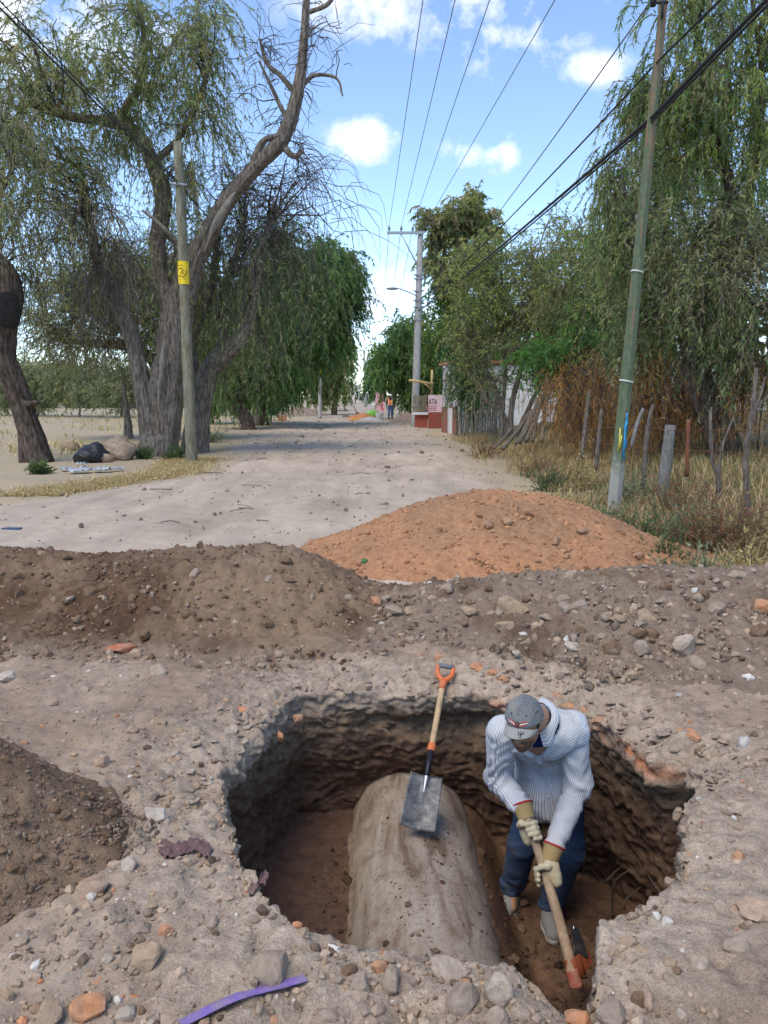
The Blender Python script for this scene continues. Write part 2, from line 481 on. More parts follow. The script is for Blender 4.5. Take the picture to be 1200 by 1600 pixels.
SX, SY = np.arange(-7, 5.501, .03), np.arange(1.0, 10.501, .03)
SG = surf(*np.meshgrid(SX, SY, indexing='ij'))
def surf_q(x, y):
    """the same, looked up in a grid"""
    u, v = np.clip((np.asarray(x) + 7) / .03, 0, len(SX) - 1.001), np.clip((np.asarray(y) - 1) / .03, 0, len(SY) - 1.001)
    i, j = u.astype(int), v.astype(int); a, b = u - i, v - j
    return SG[i, j] * (1 - a) * (1 - b) + SG[i + 1, j] * a * (1 - b) + SG[i, j + 1] * (1 - a) * b + SG[i + 1, j + 1] * a * b
def ground_col(x, y, z=0):
    p = xyz(x, y)
    n = fbm(p * .9, 4, 71)[..., None]; n2 = fbm(p * 5, 3, 72)[..., None]
    c = C_GREY * (1 + .16 * n + .12 * n2)
    light = sstep(-.1, .5, fbm(p * 1.6, 3, 73))[..., None] * .55
    c = c * (1 - light) + C_LIGHT * light
    far = sstep(6.5, 9, y)[..., None]
    fieldc = np.array([.36, .29, .20]) * (1 + .15 * n)
    dry = sstep(-.15, .35, fbm(p * .35, 4, 74))[..., None]
    fieldc = fieldc * (1 - dry * .6) + C_DRY * dry * .6
    vg = sstep(2.6, 3.4, x)[..., None] * sstep(5.5, 7.5, y)[..., None]
    vc = np.array([.20, .155, .095]) * (1 + .3 * n2)
    c = c * (1 - far) + fieldc * far
    return c * (1 - vg) + vc * vg

NA = 720
ang = np.linspace(-np.pi, np.pi, NA, endpoint=False)
RR, RZ = rim_R(ang), rim_Z(ang)
ca, sa = np.cos(ang), np.sin(ang)
def floor_z(x, y):
    right = sstep(.52, .78, x)
    z = -.97 * (1 - right) - 1.27 * right
    z = z + .26 * gauss(x, y, .78, 2.85, .30, .30) + .12 * gauss(x, y, 1.05, 2.7, .3, .25)      # loose soil heaped by the pipe
    z = z + .10 * gauss(x, y, -.35, 2.5, .5, .35)
    p = xyz(x, y)
    return z + .018 * fbm(p * 4, 3, 81) + .012 * fbm(p * 17, 3, 82) * (1 + 1.2 * right) + .02 * right * fbm(p * 9, 3, 83)
# rows of the pit: middle of the floor out to the wall's foot, up the wall, out over the crust
under = .03 + .10 * sstep(-.2, .9, sa) * sstep(-.75, -.2, ca) + .16 * sstep(.55, 1., ca) * sstep(-.75, .1, sa)        # how far the wall's foot lies behind its lip
rows, rcol = [], []
NF, NW, NCR = 44, 92, 50
foot = RR + under
for t in np.linspace(0.02, 1, NF) ** .8:
    r = foot * t
    x, y = PC[0] + r * ca, PC[1] + r * sa
    z = floor_z(x, y)
    rows.append(np.stack([x, y, z], -1))
fz = rows[-1][:, 2].copy()
for t in np.linspace(0, 1, NW + 1)[1:]:
    prof = (1 - t) ** 1.25
    r = RR + under * prof + .028 * np.sin(t * 9 + 3 * ca) * (1 - t) * t * 3
    z = fz * (1 - t) + RZ * t
    r = r + .06 * sstep(.10, .19, RZ - z) * sstep(-.35, .3, sa) * (.6 + .4 * np.sin(ang * 5))      # the crust stands out over the softer soil
    rows.append(np.stack([PC[0] + r * ca, PC[1] + r * sa, z], -1))
for d in np.linspace(0, .52, NCR + 1)[1:]:
    r = RR + d
    x, y = PC[0] + r * ca, PC[1] + r * sa
    rows.append(np.stack([x, y, base_h(x, y) + RZ * math.exp(-d / .24)], -1))
P = np.array(rows)                                              # rows x NA x 3
k_row = np.arange(len(P))[:, None] * np.ones(NA)[None]
wall = sstep(NF - 6, NF + 6, k_row) * (1 - sstep(NF + NW - 4, NF + NW + 6, k_row))
depth = RZ[None] - P[..., 2]
# relief: lumps and ragged strata on the wall, chips and crumbs on the crust
radial = np.stack([ca, sa, np.zeros(NA)], -1)[None]
q = P * np.array([1, 1, 1.35])
lump = .060 * fbm(q * 3.0, 3, 91) + .030 * fbm(q * 11, 3, 92) + .026 * fbm(q * 27, 4, 96)
cuts = fbm(np.stack([P[..., 0] * 16, P[..., 1] * 16, P[..., 2] * 3.5], -1), 2, 98)
lump = lump + .018 * cuts * sstep(.05, .2, depth)
warp = np.stack([fbm(P * 6, 2, 191), fbm(P * 6, 2, 192), fbm(P * 6, 2, 193)], -1)
w1, v1 = worley((P + .06 * warp) * np.array([8, 8, 15]), 93)
w2_, v2_ = worley((P + .03 * warp) * np.array([21, 21, 30]), 97)
chip = (.5 - w1) * (v1 > .35) * v1 * 1.3 + (.45 - w2_) * (v2_ > .4) * .45
upper = np.exp(-np.maximum(depth, 0) / .16)
big_ = sstep(-.25, .3, fbm(P * 2.2, 2, 99))
block = (.008 + .040 * big_) * (v1 - .5) * (.35 + .65 * (w1 < .45)) + .016 * (v2_ - .5)                 # torn, angular clods
P = P + radial * (wall * (lump * .9 - .06 * chip * (.05 + 1.2 * upper) + block))[..., None]
P[..., 2] += wall * .018 * fbm(q * 9, 2, 94)
cr = sstep(NF + NW - 6, NF + NW + 4, k_row)
edge = np.exp(-np.maximum(k_row - NF - NW, 0) / 26)
far_side = (.28 + .72 * sstep(-.4, .3, sa))[None]
fade = 1 - sstep(NF + NW + NCR - 12, NF + NW + NCR, k_row)
P[..., 2] += cr * fade * far_side * (.085 * np.clip(chip, -.1, 1) * (.3 + edge) + .035 * fbm(P * 12, 3, 95) * edge)
# colours: pale crust, brick rubble band, dark soil below, reddish floor
n_a = fbm(P * 3.0, 4, 101); n_b = fbm(P * np.array([6, 6, 14]), 3, 102)
c_crust = C_LIGHT * (1 + .22 * n_a + .15 * n_b)[..., None]
c_crust = c_crust * (1 - .35 * sstep(.0, .6, n_b)[..., None]) + C_GREY * .35 * sstep(.0, .6, n_b)[..., None]
c_mid = np.array([.20, .138, .088]) * (1 + .3 * n_b)[..., None]
c_low = C_DARK * 1.12 * (1 + .35 * n_b + .25 * n_a)[..., None]
dd = depth + .05 * n_a + .03 * n_b
t1 = sstep(.03, .15, dd)[..., None]; t2 = sstep(.22, .46, dd)[..., None]
colr = c_crust * (1 - t1) + c_mid * t1
colr = colr * (1 - t2) + c_low * t2
isfl = (1 - sstep(NF - 4, NF + 10, k_row))[..., None]
fl_l = (C_RED * (1 + .25 * n_a + .25 * n_b)[..., None])
fl_r = (np.array([.135, .076, .045]) * (1 + .3 * n_b)[..., None])
rt = sstep(.45, .75, P[..., 0])[..., None]
colr = colr * (1 - isfl) + (fl_l * (1 - rt) + fl_r * rt) * isfl
band = np.exp(-((depth + .02 * n_a - .05) / .035) ** 2) * sstep(.50, .72, v1) * sstep(.05, .5, sa)[None] * sstep(.3, .7, ca * .7 + .55 * fbm(xyz(ca, sa) * 4, 2, 103) + .35)[None]
band = band * wall
colr = colr * (1 - .8 * band[..., None]) + C_BRICK * .8 * band[..., None]
oc = cr[..., None]
gc = ground_col(P[..., 0], P[..., 1])
mixo = sstep(NF + NW + 8, NF + NW + NCR, k_row)[..., None]
colr = colr * (1 - mixo) + gc * mixo
pit = link('pit', mesh_np('pit', P.reshape(-1, 3), grid_faces(len(P), NA, True), M_PIT, np.clip(colr, .01, .9).reshape(-1, 3)))
tag(pit, 'deep ragged pit dug through pale crust into dark brown soil', None, None, 'structure')

def road_edges(y):
    r = np.interp(y, [5, 10, 14, 20, 33, 50, 75, 160], [3.6, 2.7, 2.45, 2.4, 2.4, 1.6, .4, -2.5])
    l = np.interp(y, [5, 9, 12, 16.5, 20, 28, 45, 75, 160], [-9, -8.6, -5.9, -4.1, -4.6, -5.8, -6.2, -6.0, -8])
    return l, r
# ground sheet from the pit's crust to the horizon
offs = list(np.arange(.52, 2.6, .019)); st = .02
while offs[-1] < 900:
    st = min(st * 1.06, 60); offs.append(offs[-1] + st)
offs = np.array(offs)
wv = sstep(.5, 6, offs)[:, None]
Rg = RR[None] * (1 - wv) + 1.15 * wv + offs[:, None]
gx, gy = PC[0] + Rg * ca, PC[1] + Rg * sa
gz = base_h(gx, gy) + RZ[None] * np.exp(-offs / .24)[:, None]
le_, re_ = road_edges(gy)
gz = gz - .09 * sstep(0, .9, np.minimum(gx - le_, re_ - gx)) * sstep(5.9, 6.6, gy) * sstep(158, 150, gy)      # bedded below the road's own sheet
wg, vg_ = worley(xyz(gx[:100], gy[:100]) * 15, 111)
gz[:100] += .05 * np.clip(.42 - wg, 0, 1) * (vg_ > .4) * vg_ * sstep(0, 8, np.arange(100))[:, None]
ground = link('ground', mesh_np('ground', np.stack([gx, gy, gz], -1).reshape(-1, 3), grid_faces(len(offs), NA, True), M_SOIL, np.clip(ground_col(gx, gy), .01, .9).reshape(-1, 3)))
tag(ground, None, None, None, 'structure')

# the dirt road beyond the heaps
ys = [5.2]
while ys[-1] < 160: ys.append(ys[-1] * 1.0075 + .012)
ys = np.array(ys); us = np.linspace(-.08, 1.08, 170)
l, r = road_edges(ys)
rx = l[:, None] + (r - l)[:, None] * us[None]; ry = np.broadcast_to(ys[:, None], rx.shape)
rp = xyz(rx, ry)
rag = .10 * fbm(rp * .7, 3, 121) + .05 * fbm(rp * 3, 2, 122)
ed = np.minimum(us, 1 - us)[None] * (r - l)[:, None] / 1.0 + rag * 3
rz = .022 * sstep(0, .6, ed) - .03 * (1 - sstep(-.35, .1, ed))
for cx, wd, dp in ((-.35, .16, .018), (-2.0, .18, .02), (-3.2, .15, .014), (.9, .2, .012)):
    rz = rz - 3.2 * dp * np.exp(-((rx - cx - .25 * np.sin(ry * .21 + cx) + .03 * ry) / wd) ** 2) * (.5 + .5 * fbm(rp * .4, 2, 123))
tyre = np.sin(ry * 14 + rx * 5) * np.exp(-((rx + 2.6 + .12 * (ry - 11)) / .5) ** 2) * sstep(16, 9, ry)
rz = rz + .010 * tyre + .022 * fbm(rp * np.array([1.4, 1.0, 1]), 3, 124) + .013 * fbm(rp * 6, 3, 125) * sstep(40, 10, ry)
rzz = base_h(rx, ry) + rz
n = fbm(rp * .5, 4, 126)[..., None]; n2 = fbm(rp * np.array([3, 1.2, 1]), 3, 127)[..., None]
n3 = fbm(rp * np.array([5, .9, 1]) + .6 * n, 4, 128)[..., None]
rc = C_ROAD * (1 + .20 * n + .16 * n2 + .20 * n3)
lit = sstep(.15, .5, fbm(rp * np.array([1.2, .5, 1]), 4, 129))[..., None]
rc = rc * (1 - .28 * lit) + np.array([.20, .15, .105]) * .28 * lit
dusky = (sstep(36, 33, ry) * sstep(29.5, 31.5, ry))[..., None] * sstep(-.2, .2, n2)  # a darker, mottled strip across the road
rc = rc * (1 - .18 * dusky)
fr = sstep(40, 52, ry)[..., None]
rc = rc * (1 - .12 * fr)
gcol = ground_col(rx, ry); em = sstep(.9, .1, ed)[..., None]
rc = rc * (1 - em) + gcol * em
road = link('dirt_road', mesh_np('dirt_road', np.stack([rx, ry, rzz], -1).reshape(-1, 3), grid_faces(len(ys), len(us)), M_ROAD, np.clip(rc, .01, .9).reshape(-1, 3)))
road.data.flip_normals()
tag(road, None, None, None, 'structure')

def heap(name, fn, x0, x1, y0, y1, step, colf, label, lumps):
    X, Y = np.meshgrid(np.arange(x0, x1, step), np.arange(y0, y1, step), indexing='ij')
    h = fn(X, Y)
    p = xyz(X, Y)
    cz, _ = crust(X, Y)
    pw_ = p + .03 * np.stack([fbm(p * 8, 2, 136), fbm(p * 8, 2, 137), 0 * X], -1)
    w, v = worley(pw_ * lumps[0], 131)
    w2, v2 = worley(pw_ * lumps[0] * 2.6, 135)
    cl = np.clip(.42 - w, 0, 1) * (v > .62) * v * lumps[1] + np.clip(.5 - w2, 0, 1) * (v2 > .4) * v2 * lumps[1] * .55
    cover = sstep(-.01, .06, h)
    Z = base_h(X, Y) + cz + h + cover * (cl + lumps[2] * fbm(p * 7, 3, 132) + lumps[2] * .5 * fbm(p * 24, 3, 133))
    c = colf(X, Y, h, v, w)
    keep = (h > -.035) & (crust(X, Y)[1] > .22)
    Z = np.where(h < -.012, Z - .06 * sstep(-.012, -.035, h), Z)
    Z = Z - .16 * sstep(.46, .24, crust(X, Y)[1])
    n0, n1 = X.shape
    F = grid_faces(n0, n1)
    kf = keep.ravel()[F].all(1)
    F = F[kf][:, ::-1]
    used = np.unique(F); mp = np.full(X.size, -1); mp[used] = np.arange(len(used))
    V = np.stack([X, Y, Z], -1).reshape(-1, 3)[used]
    F = mp[F]
    me_n = mesh_np(name, V, F, M_LOOSE, np.clip(c, .01, .9).reshape(-1, 3)[used])
    o = link(name, me_n)
    if o.data.polygons[0].normal.z < 0: o.data.flip_normals()
    return tag(o, label, 'dirt heap', 'heaps of dug earth')
def col_brown(X, Y, h, v, w):
    p = xyz(X, Y)
    dry = sstep(-.25, .35, fbm(p * 1.1, 4, 141) + .25 * (v - .5))[..., None]
    c = np.array([.112, .062, .036]) * (1 - dry) + np.array([.240, .160, .100]) * dry
    top = sstep(.28, .42, h)[..., None]
    c = c * (1 - .3 * top) + C_GREY * .3 * top
    low = sstep(.07, .0, h)[..., None]
    return (c * (1 - low) + C_GREY * low) * (1 + .16 * fbm(p * 9, 3, 142))[..., None]
def col_grey(X, Y, h, v, w):
    p = xyz(X, Y)
    dk = sstep(-.05, .45, fbm(p * 1.3, 4, 151) + .2 * (v - .5) + .35 * sstep(2.9, 3.6, X) * sstep(5.6, 4.6, Y))[..., None]
    c = C_GREY * .84 * (1 - dk) + np.array([.140, .088, .056]) * dk
    return c * (1 + .15 * fbm(p * 8, 3, 152))[..., None]
def col_orange(X, Y, h, v, w):
    p = xyz(X, Y)
    s = sstep(-.2, .5, fbm(p * 1.5, 4, 161))[..., None]
    c = C_ORANGE * (1 - s) + np.array([.32, .18, .10]) * s
    return c * (1 + .15 * fbm(p * 11, 3, 162) - .15 * (w < .2))[..., None]
def col_dark(X, Y, h, v, w):
    p = xyz(X, Y)
    s = sstep(-.3, .4, fbm(p * 2.2, 4, 171))[..., None]
    c = np.array([.145, .088, .053]) * (1 - s) + np.array([.225, .150, .095]) * s
    return c * (1 + .18 * fbm(p * 10, 3, 172))[..., None]
H_BROWN = heap('earth_heap', heap_brown, -8.0, 1.5, 3.9, 7.8, .021, col_brown, 'long low heap of crumbly brown earth across the left of the road', (10, .15, .030))
H_GREY = heap('earth_heap', heap_grey, -1.6, 6.4, 3.2, 7.6, .022, col_grey, 'grey stony earth heap behind the digging man, in front of the orange heap', (9, .15, .030))
H_ORANGE = heap('earth_heap', heap_orange, -1.5, 3.9, 6.0, 9.9, .022, col_orange, 'tall heap of orange earth in the middle of the road', (10, .095, .022))
H_DARK = heap('earth_heap', heap_dark, -3.0, -.6, 1.9, 3.5, .011, col_dark, 'dark damp earth heap in the left foreground beside the pit', (20, .05, .013))

# ------------------------------------------------------------------ the concrete pipe in the pit
def make_pipe():
    m, nt, b = nodes_mat('old_concrete')
    co = nd(nt, 'ShaderNodeNewGeometry').outputs['Position']
    mp = nd(nt, 'ShaderNodeMapping', {'Vector': co, 'Scale': (5.5, 1.1, 2.5)}).outputs[0]
    n1 = nd(nt, 'ShaderNodeTexNoise', {'Vector': mp, 'Scale': 1.6, 'Detail': 9, 'Roughness': .62, 'Distortion': .5})
    n2 = nd(nt, 'ShaderNodeTexNoise', {'Vector': co, 'Scale': 46, 'Detail': 6, 'Roughness': .7})
    n3 = nd(nt, 'ShaderNodeTexNoise', {'Vector': co, 'Scale': 7, 'Detail': 7, 'Roughness': .65})
    c = ramp(nt, n1.outputs['Fac'], [(.36, (.15, .105, .075)), (.46, (.27, .215, .165)), (.64, (.36, .305, .25))])
    c2 = ramp(nt, n2.outputs['Fac'], [(.33, (.30, .25, .2)), (.47, (.5, .5, .5)), (.7, (.58, .56, .54))])
    c = mixc(nt, .75, c, c2, 'OVERLAY')
    f = nd(nt, 'ShaderNodeMapRange', {'Value': n3.outputs['Fac'], 'From Min': .52, 'From Max': .68, 'To Min': 0, 'To Max': .75}).outputs[0]
    c = mixc(nt, f, c, (.15, .095, .06))
    nt.links.new(c, b.inputs['Base Color']); b.inputs['Roughness'].default_value = .9; b.inputs['Specular IOR Level'].default_value = .2
    h = nd(nt, 'ShaderNodeMath', {0: n2.outputs['Fac'], 1: n1.outputs['Fac']}, operation='ADD').outputs[0]
    nt.links.new(nd(nt, 'ShaderNodeBump', {'Height': h, 'Strength': .5, 'Distance': .012}).outputs[0], b.inputs['Normal'])
    root = empty('concrete_pipe', (.2, 3.2, -1.25), 'weathered grey concrete pipe lying exposed along the middle of the pit', 'pipe')
    y = np.linspace(1.75, 5.0, 170); th = np.linspace(0, 2 * np.pi, 160, endpoint=False)
    cx = .225 - .030 * (y - 2.4)
    Rp = .385
    q = xyz(np.cos(th)[None] * .4, y[:, None], np.sin(th)[None] * .4)
    rr = Rp + .008 * fbm(q * np.array([3, 1.2, 3]), 3, 201) + .004 * fbm(q * 11, 3, 202)
    V = np.stack([cx[:, None] + rr * np.cos(th), np.broadcast_to(y[:, None], rr.shape), -1.115 + rr * np.sin(th) * 1.02], -1)
    part('pipe_barrel', V.reshape(-1, 3), grid_faces(len(y), len(th), True), m, root)
    y2 = np.linspace(2.0, 4.32, 90); a = np.radians(np.linspace(146, 198, 26))    # mortar haunch along the left flank
    prof = .012 + .045 * sstep(0, .22, np.linspace(0, 1, 26)) 
    prof[0] = -.01
    q = xyz(a[None] * .4, y2[:, None] + 0 * a[None])
    hr = Rp + (prof * sstep(148, 172, np.degrees(a)))[None] * (1 + .25 * fbm(q * 3, 3, 203)) + .006 * fbm(q * 14, 2, 204) - .006
    cx2 = .225 - .030 * (y2 - 2.4)
    V = np.stack([cx2[:, None] + hr * np.cos(a), np.broadcast_to(y2[:, None], hr.shape), -1.115 + hr * np.sin(a)], -1)
    part('mortar_haunch', V.reshape(-1, 3), grid_faces(len(y2), 26), mat_plain('mud_mortar', (.23, .165, .11), .95, vary=.4, scale=18, bump=.6, dist=.01), root)
make_pipe()
# ------------------------------------------------------------------ stones, clods and crumbs
def hit(px, py, tmax=30.0):
    """where the sight line through (px, py) meets the surface"""
    d = ray(px, py); o = np.array([0, 0, CAM_H])
    t = np.linspace(1.2, 15.0, 700)
    Q = o + d * t[:, None]
    e = Q[:, 2] - surf_q(Q[:, 0], Q[:, 1])
    below = np.nonzero(e < 0)[0]
    if not len(below): return None
    k = max(below[0], 1); f = e[k - 1] / (e[k - 1] - e[k])
    return Q[k - 1] * (1 - f) + Q[k] * f
def mat_tint(name, c, vary=.3):
    return mat_plain(name, c, .9, vary=vary, scale=34, bump=.9, dist=.012, spec=.15, dirt=tuple(C_GREY * 1.05), dirt_amt=.75, dirt_scale=9)
MS = {'grey': mat_tint('grey_stone', (.285, .22, .165)), 'pale': mat_tint('pale_stone', (.40, .325, .25)), 'tan': mat_tint('tan_stone', (.34, .235, .15)),
      'orange': mat_tint('orange_brick', (.50, .22, .10)), 'pink': mat_tint('pink_stone', (.40, .27, .19)), 'brown': mat_plain('brown_clod', (.155, .095, .058), .95, vary=.3, scale=34, bump=.9, dist=.012, spec=.1, dirt=(.235, .16, .105), dirt_amt=.5, dirt_scale=9),
      'white': mat_tint('white_stone', (.54, .48, .40), .15), 'red': mat_tint('red_brick', (.42, .12, .055)), 'ochre': mat_tint('orange_clod', (.36, .175, .085), .2)}
rock_meshes = {}
def rock_me(kind, k, ico=ICO2, facet=1.0, rough=.3, flat=.75):
    key = (kind, k)
    if key not in rock_meshes:
        V, F = rock(k * 7 + len(kind), ico, rough, facet, flat)
        rock_meshes[key] = mesh_np('stone', V, F, MS[kind], None, False)
    return rock_meshes[key]
def place_piece(name, me, p, s, parent=None, tilt=.5):
    o = bpy.data.objects.new(name, me); COL.objects.link(o)
    o.location = [float(v) for v in p]
    o.rotation_euler = (R.uniform(-tilt, tilt), R.uniform(-tilt, tilt), R.uniform(0, 6.28))
    o.scale = (s, s * R.uniform(.75, 1.1), s * R.uniform(.8, 1.1))
    if parent is not None: o.parent = parent; o.matrix_parent_inverse = Matrix.Translation(-parent.location)
    return o
# large loose stones, each its own thing: pixel, half width and height in pixels, kind, label
big = [(798, 946, 28, 18, 'tan', 'large brown boulder on the grey heap behind the shovel handle'),
       (1009, 964, 15, 14, 'tan', 'tan cube-like stone on the right half of the grey heap'),
       (903, 946, 15, 10, 'grey', 'flat grey stone on the grey heap, left of the tan one'),
       (1068, 1006, 17, 19, 'pale', 'pale upright slab on the right of the grey heap'),
       (955, 1012, 15, 15, 'brown', 'dark square clod in the middle of the grey heap'),
       (1003, 1012, 14, 16, 'grey', 'grey angular stone right of the dark square clod'),
       (895, 1008, 13, 8, 'pale', 'small pale flat stone on the lower grey heap'),
       (1152, 897, 16, 9, 'grey', 'grey stone in the weeds right of the orange heap'),
       (420, 1514, 29, 24, 'grey', 'large rounded grey stone beside the end of the purple strap'),
       (146, 1384, 23, 15, 'pink', 'pinkish broken stone at the foot of the dark heap'),
       (243, 1272, 18, 14, 'white', 'white chalky stone on the edge of the dark heap'),
       (228, 1492, 22, 17, 'tan', 'half orange half grey stone left of the purple strap'),
       (140, 1573, 23, 15, 'orange', 'pale orange block at the bottom left edge of the photo'),
       (76, 1583, 18, 14, 'tan', 'tan sloping stone in the bottom left corner'),
       (699, 1513, 28, 16, 'pale', 'wide pale stone on the near rim below the pipe'),
       (612, 1534, 14, 26, 'grey', 'tall narrow grey stone standing on the near rim'),
       (566, 1538, 15, 20, 'grey', 'short grey stone left of the tall narrow one on the near rim'),
       (724, 1558, 24, 30, 'grey', 'large upright grey slab on the near rim'),
       (776, 1550, 20, 34, 'pale', 'knobbly bone-like pale stone right of the upright grey slab'),
       (592, 1510, 12, 9, 'orange', 'orange brick piece above the tall narrow stone on the near rim'),
       (1011, 1556, 9, 22, 'pink', 'thin upright brick shard in the bottom right'),
       (1094, 1505, 15, 11, 'pale', 'round whitish stone in the bottom right foreground'),
       (1148, 1474, 18, 14, 'grey', 'flat grey stone right of the round whitish one'),
       (1185, 1421, 26, 13, 'pink', 'long pinkish slab at the right edge of the photo'),
       (1155, 1337, 10, 9, 'orange', 'bright orange pebble on the right bank of the pit'),
       (1122, 1416, 9, 8, 'pale', 'small pale stone on the right bank of the pit'),
       (905, 1592, 20, 15, 'orange', 'orange brick chunk at the bottom edge below the mattock'),
       (957, 1588, 26, 22, 'grey', 'large grey stone at the bottom edge right of the mattock'),
       (192, 1012, 24, 7, 'red', 'brick red shard at the front foot of the brown heap'),
       (214, 1021, 13, 9, 'pink', 'pink stone right of the brick red shard'),
       (247, 1046, 15, 11, 'pale', 'pale stone below the brown heap, left of the pit'),
       (313, 852, 8, 8, 'brown', 'single dark clod on the crest of the brown heap'),
       (14, 1056, 16, 8, 'white', 'white stone at the left edge of the photo'),
       (76, 1052, 15, 5, 'grey', 'thin flat grey stone near the white one at the left'),
       (208, 1140, 10, 9, 'pink', 'small pink stone above the dark heap'),
       (160, 1190, 11, 11, 'pink', 'pink stone by the crest of the dark heap'),
       (200, 1352, 12, 12, 'white', 'lumpy white stone below the maroon rag'),
       (259, 1455, 11, 9, 'orange', 'orange-sided stone left of the near rim'),
       (330, 1440, 10, 12, 'grey', 'grey pebble on the slope left of the near rim'),
       (865, 1505, 0, 0, 'brown', '')]
for i, (px, py, hw, hh, kind, label) in enumerate(big):
    if not label: continue
    p = hit(px, py + hh * .35)
    m = np.linalg.norm(p - np.array([0, 0, CAM_H])) / FPX
    V, F = rock(300 + i, ICO3, .22, 1.2, 1.0)
    V = V / (np.abs(V).max(0)) * np.array([hw * m, (hw + hh) * .5 * m, hh * m * 1.06])
    V = V @ rotz(R.uniform(-.3, .3)).T
    o = thing('stone' if kind not in ('orange', 'red') else 'brick_fragment', V + p + np.array([0, 0, hh * m * .12]), F, MS[kind], label, 'stone' if kind not in ('orange', 'red') else 'brick', 'larger loose stones', smooth=False)

def in_pit(p): return float(np.hypot(p[0] - PC[0], p[1] - PC[1])) < float(np.interp(math.atan2(p[1] - PC[1], p[0] - PC[0]), ang, RR)) + .03
def pick(w):
    k = list(w); return k[R.choice(len(k), p=np.array(list(w.values())) / sum(w.values()))]
# stones in the trampled ground round the pit
n = 0
while n < 290:
    px, py = R.uniform(0, 1200), R.uniform(1000, 1600)
    if R.random() < .35: px, py = R.uniform(150, 480), R.uniform(1200, 1600)
    if R.random() < .25: px, py = R.uniform(480, 900), R.uniform(1490, 1600)
    p = hit(px, py)
    if p is None or in_pit(p) or p[1] > 4.9 or heap_dark(p[0], p[1]) > .05: continue
    if float(fbm(np.array([[p[0] * 2.4, p[1] * 2.4, 0.]]), 2, 611)[0]) < R.uniform(-.5, .45): continue
    s = np.clip(.009 * R.pareto(1.8) + .009, .009, .040)
    kind = pick({'grey': 6.5, 'pale': 1.4, 'tan': 1.6, 'orange': .35, 'pink': .5, 'white': .2, 'brown': .8})
    place_piece('stone', rock_me(kind, int(R.integers(0, 5))), p + np.array([0, 0, -s * .05]), s, ground); n += 1
# clods and stones lying on the heaps
def dress(parent, fn, region, n, smin, smax, kinds, thr=.03, name='clod'):
    k = 0; tries = 0
    while k < n and tries < n * 40:
        tries += 1
        p = hit(R.uniform(region[0], region[1]), R.uniform(region[2], region[3]))
        if p is None or in_pit(p): continue
        if fn(p[0], p[1]) < thr: continue
        s = min(smin * (1 + R.pareto(2.0)), smax)
        kind = pick(kinds)
        place_piece(name if kind in ('brown', 'ochre') else 'stone', rock_me(kind, int(R.integers(0, 5)), ICO2, .9 if kind in ('brown', 'ochre') else 1.0, .6), p + np.array([0, 0, s * .2]), s, parent); k += 1
dress(H_BROWN, heap_brown, (0, 620, 850, 1060), 200, .014, .06, {'brown': 8, 'grey': 1.5, 'pale': .3})
dress(H_GREY, heap_grey, (560, 1200, 885, 1090), 210, .018, .08, {'brown': 2.5, 'grey': 5, 'tan': 1.2, 'pale': .35, 'orange': .15})
dress(H_ORANGE, heap_orange, (470, 1065, 765, 915), 60, .015, .07, {'ochre': 9, 'tan': 1.0, 'grey': .4}, .02)
dress(H_DARK, heap_dark, (0, 260, 1130, 1430), 110, .007, .026, {'brown': 9, 'grey': .8, 'tan': .3})

OCTA = (np.array([[1, 0, 0], [0, 1, 0], [-1, 0, 0], [0, -1, 0], [0, 0, 1], [0, 0, -1.]]), np.array([[0, 1, 4], [1, 2, 4], [2, 3, 4], [3, 0, 4], [1, 0, 5], [2, 1, 5], [3, 2, 5], [0, 3, 5]]))
def crumbs(name, pts, sizes, cols, parent, seed=0, mat=None):
    """many small grains as one mesh"""
    if parent is not None and len(pts) > 300:             # the smallest grains need fewer faces
        k = sizes < np.quantile(sizes, .6)
        crumbs(name, pts[k], sizes[k], cols[k], None, seed + 50, mat); pend = crumbs.mesh
        crumbs(name, pts[~k], sizes[~k], cols[~k], None, seed, mat)
        (V1, F1, C1), (V2, F2, C2) = pend, crumbs.mesh
        o = part(name, np.vstack([V1, V2]), np.vstack([F1, F2 + len(V1)]), mat or M_STONE, parent, np.vstack([C1, C2]), False)
        o['kind'] = 'stuff'; return o
    V0, F0 = ICO1 if seed < 50 else OCTA
    g = np.random.default_rng(seed)
    n = len(pts)
    S = sizes[:, None] * g.uniform(.55, 1.25, (n, 3))
    J = 1 + g.uniform(-.32, .32, (n, len(V0), 1))
    a = g.uniform(0, 6.28, n); c, s = np.cos(a), np.sin(a)
    W = V0[None] * J * S[:, None]
    X = W[..., 0] * c[:, None] - W[..., 1] * s[:, None]; Y = W[..., 0] * s[:, None] + W[..., 1] * c[:, None]
    V = np.stack([X, Y, W[..., 2]], -1) + pts[:, None]
    F = (F0[None] + (np.arange(n) * len(V0))[:, None, None]).reshape(-1, 3)
    crumbs.mesh = (V.reshape(-1, 3), F, np.repeat(cols, len(V0), 0))
def spread(region, n, ok, seed):
    """points on the surface, even in area seen from the path"""
    g = np.random.default_rng(seed)
    x = g.uniform(region[0], region[1], n * 8); y = g.uniform(region[2], region[3], n * 8)
    keep = g.random(n * 8) < np.clip((region[2] / y) ** 1.6, 0, 1)
    x, y = x[keep], y[keep]
    m = ok(x, y) & (fbm(xyz(x, y) * 1.9, 3, seed) > g.uniform(-.55, .35, len(x))); x, y = x[m][:n], y[m][:n]
    return np.stack([x, y, surf_q(x, y)], -1), g
def psize(g, n, lo, hi, a=2.4): return np.minimum(lo * (1 + g.pareto(a, n)), hi)
def tintset(g, n, pal, w):
    k = g.choice(len(pal), n, p=np.array(w) / sum(w)); return np.array(pal)[k] * g.uniform(.75, 1.25, (n, 1))
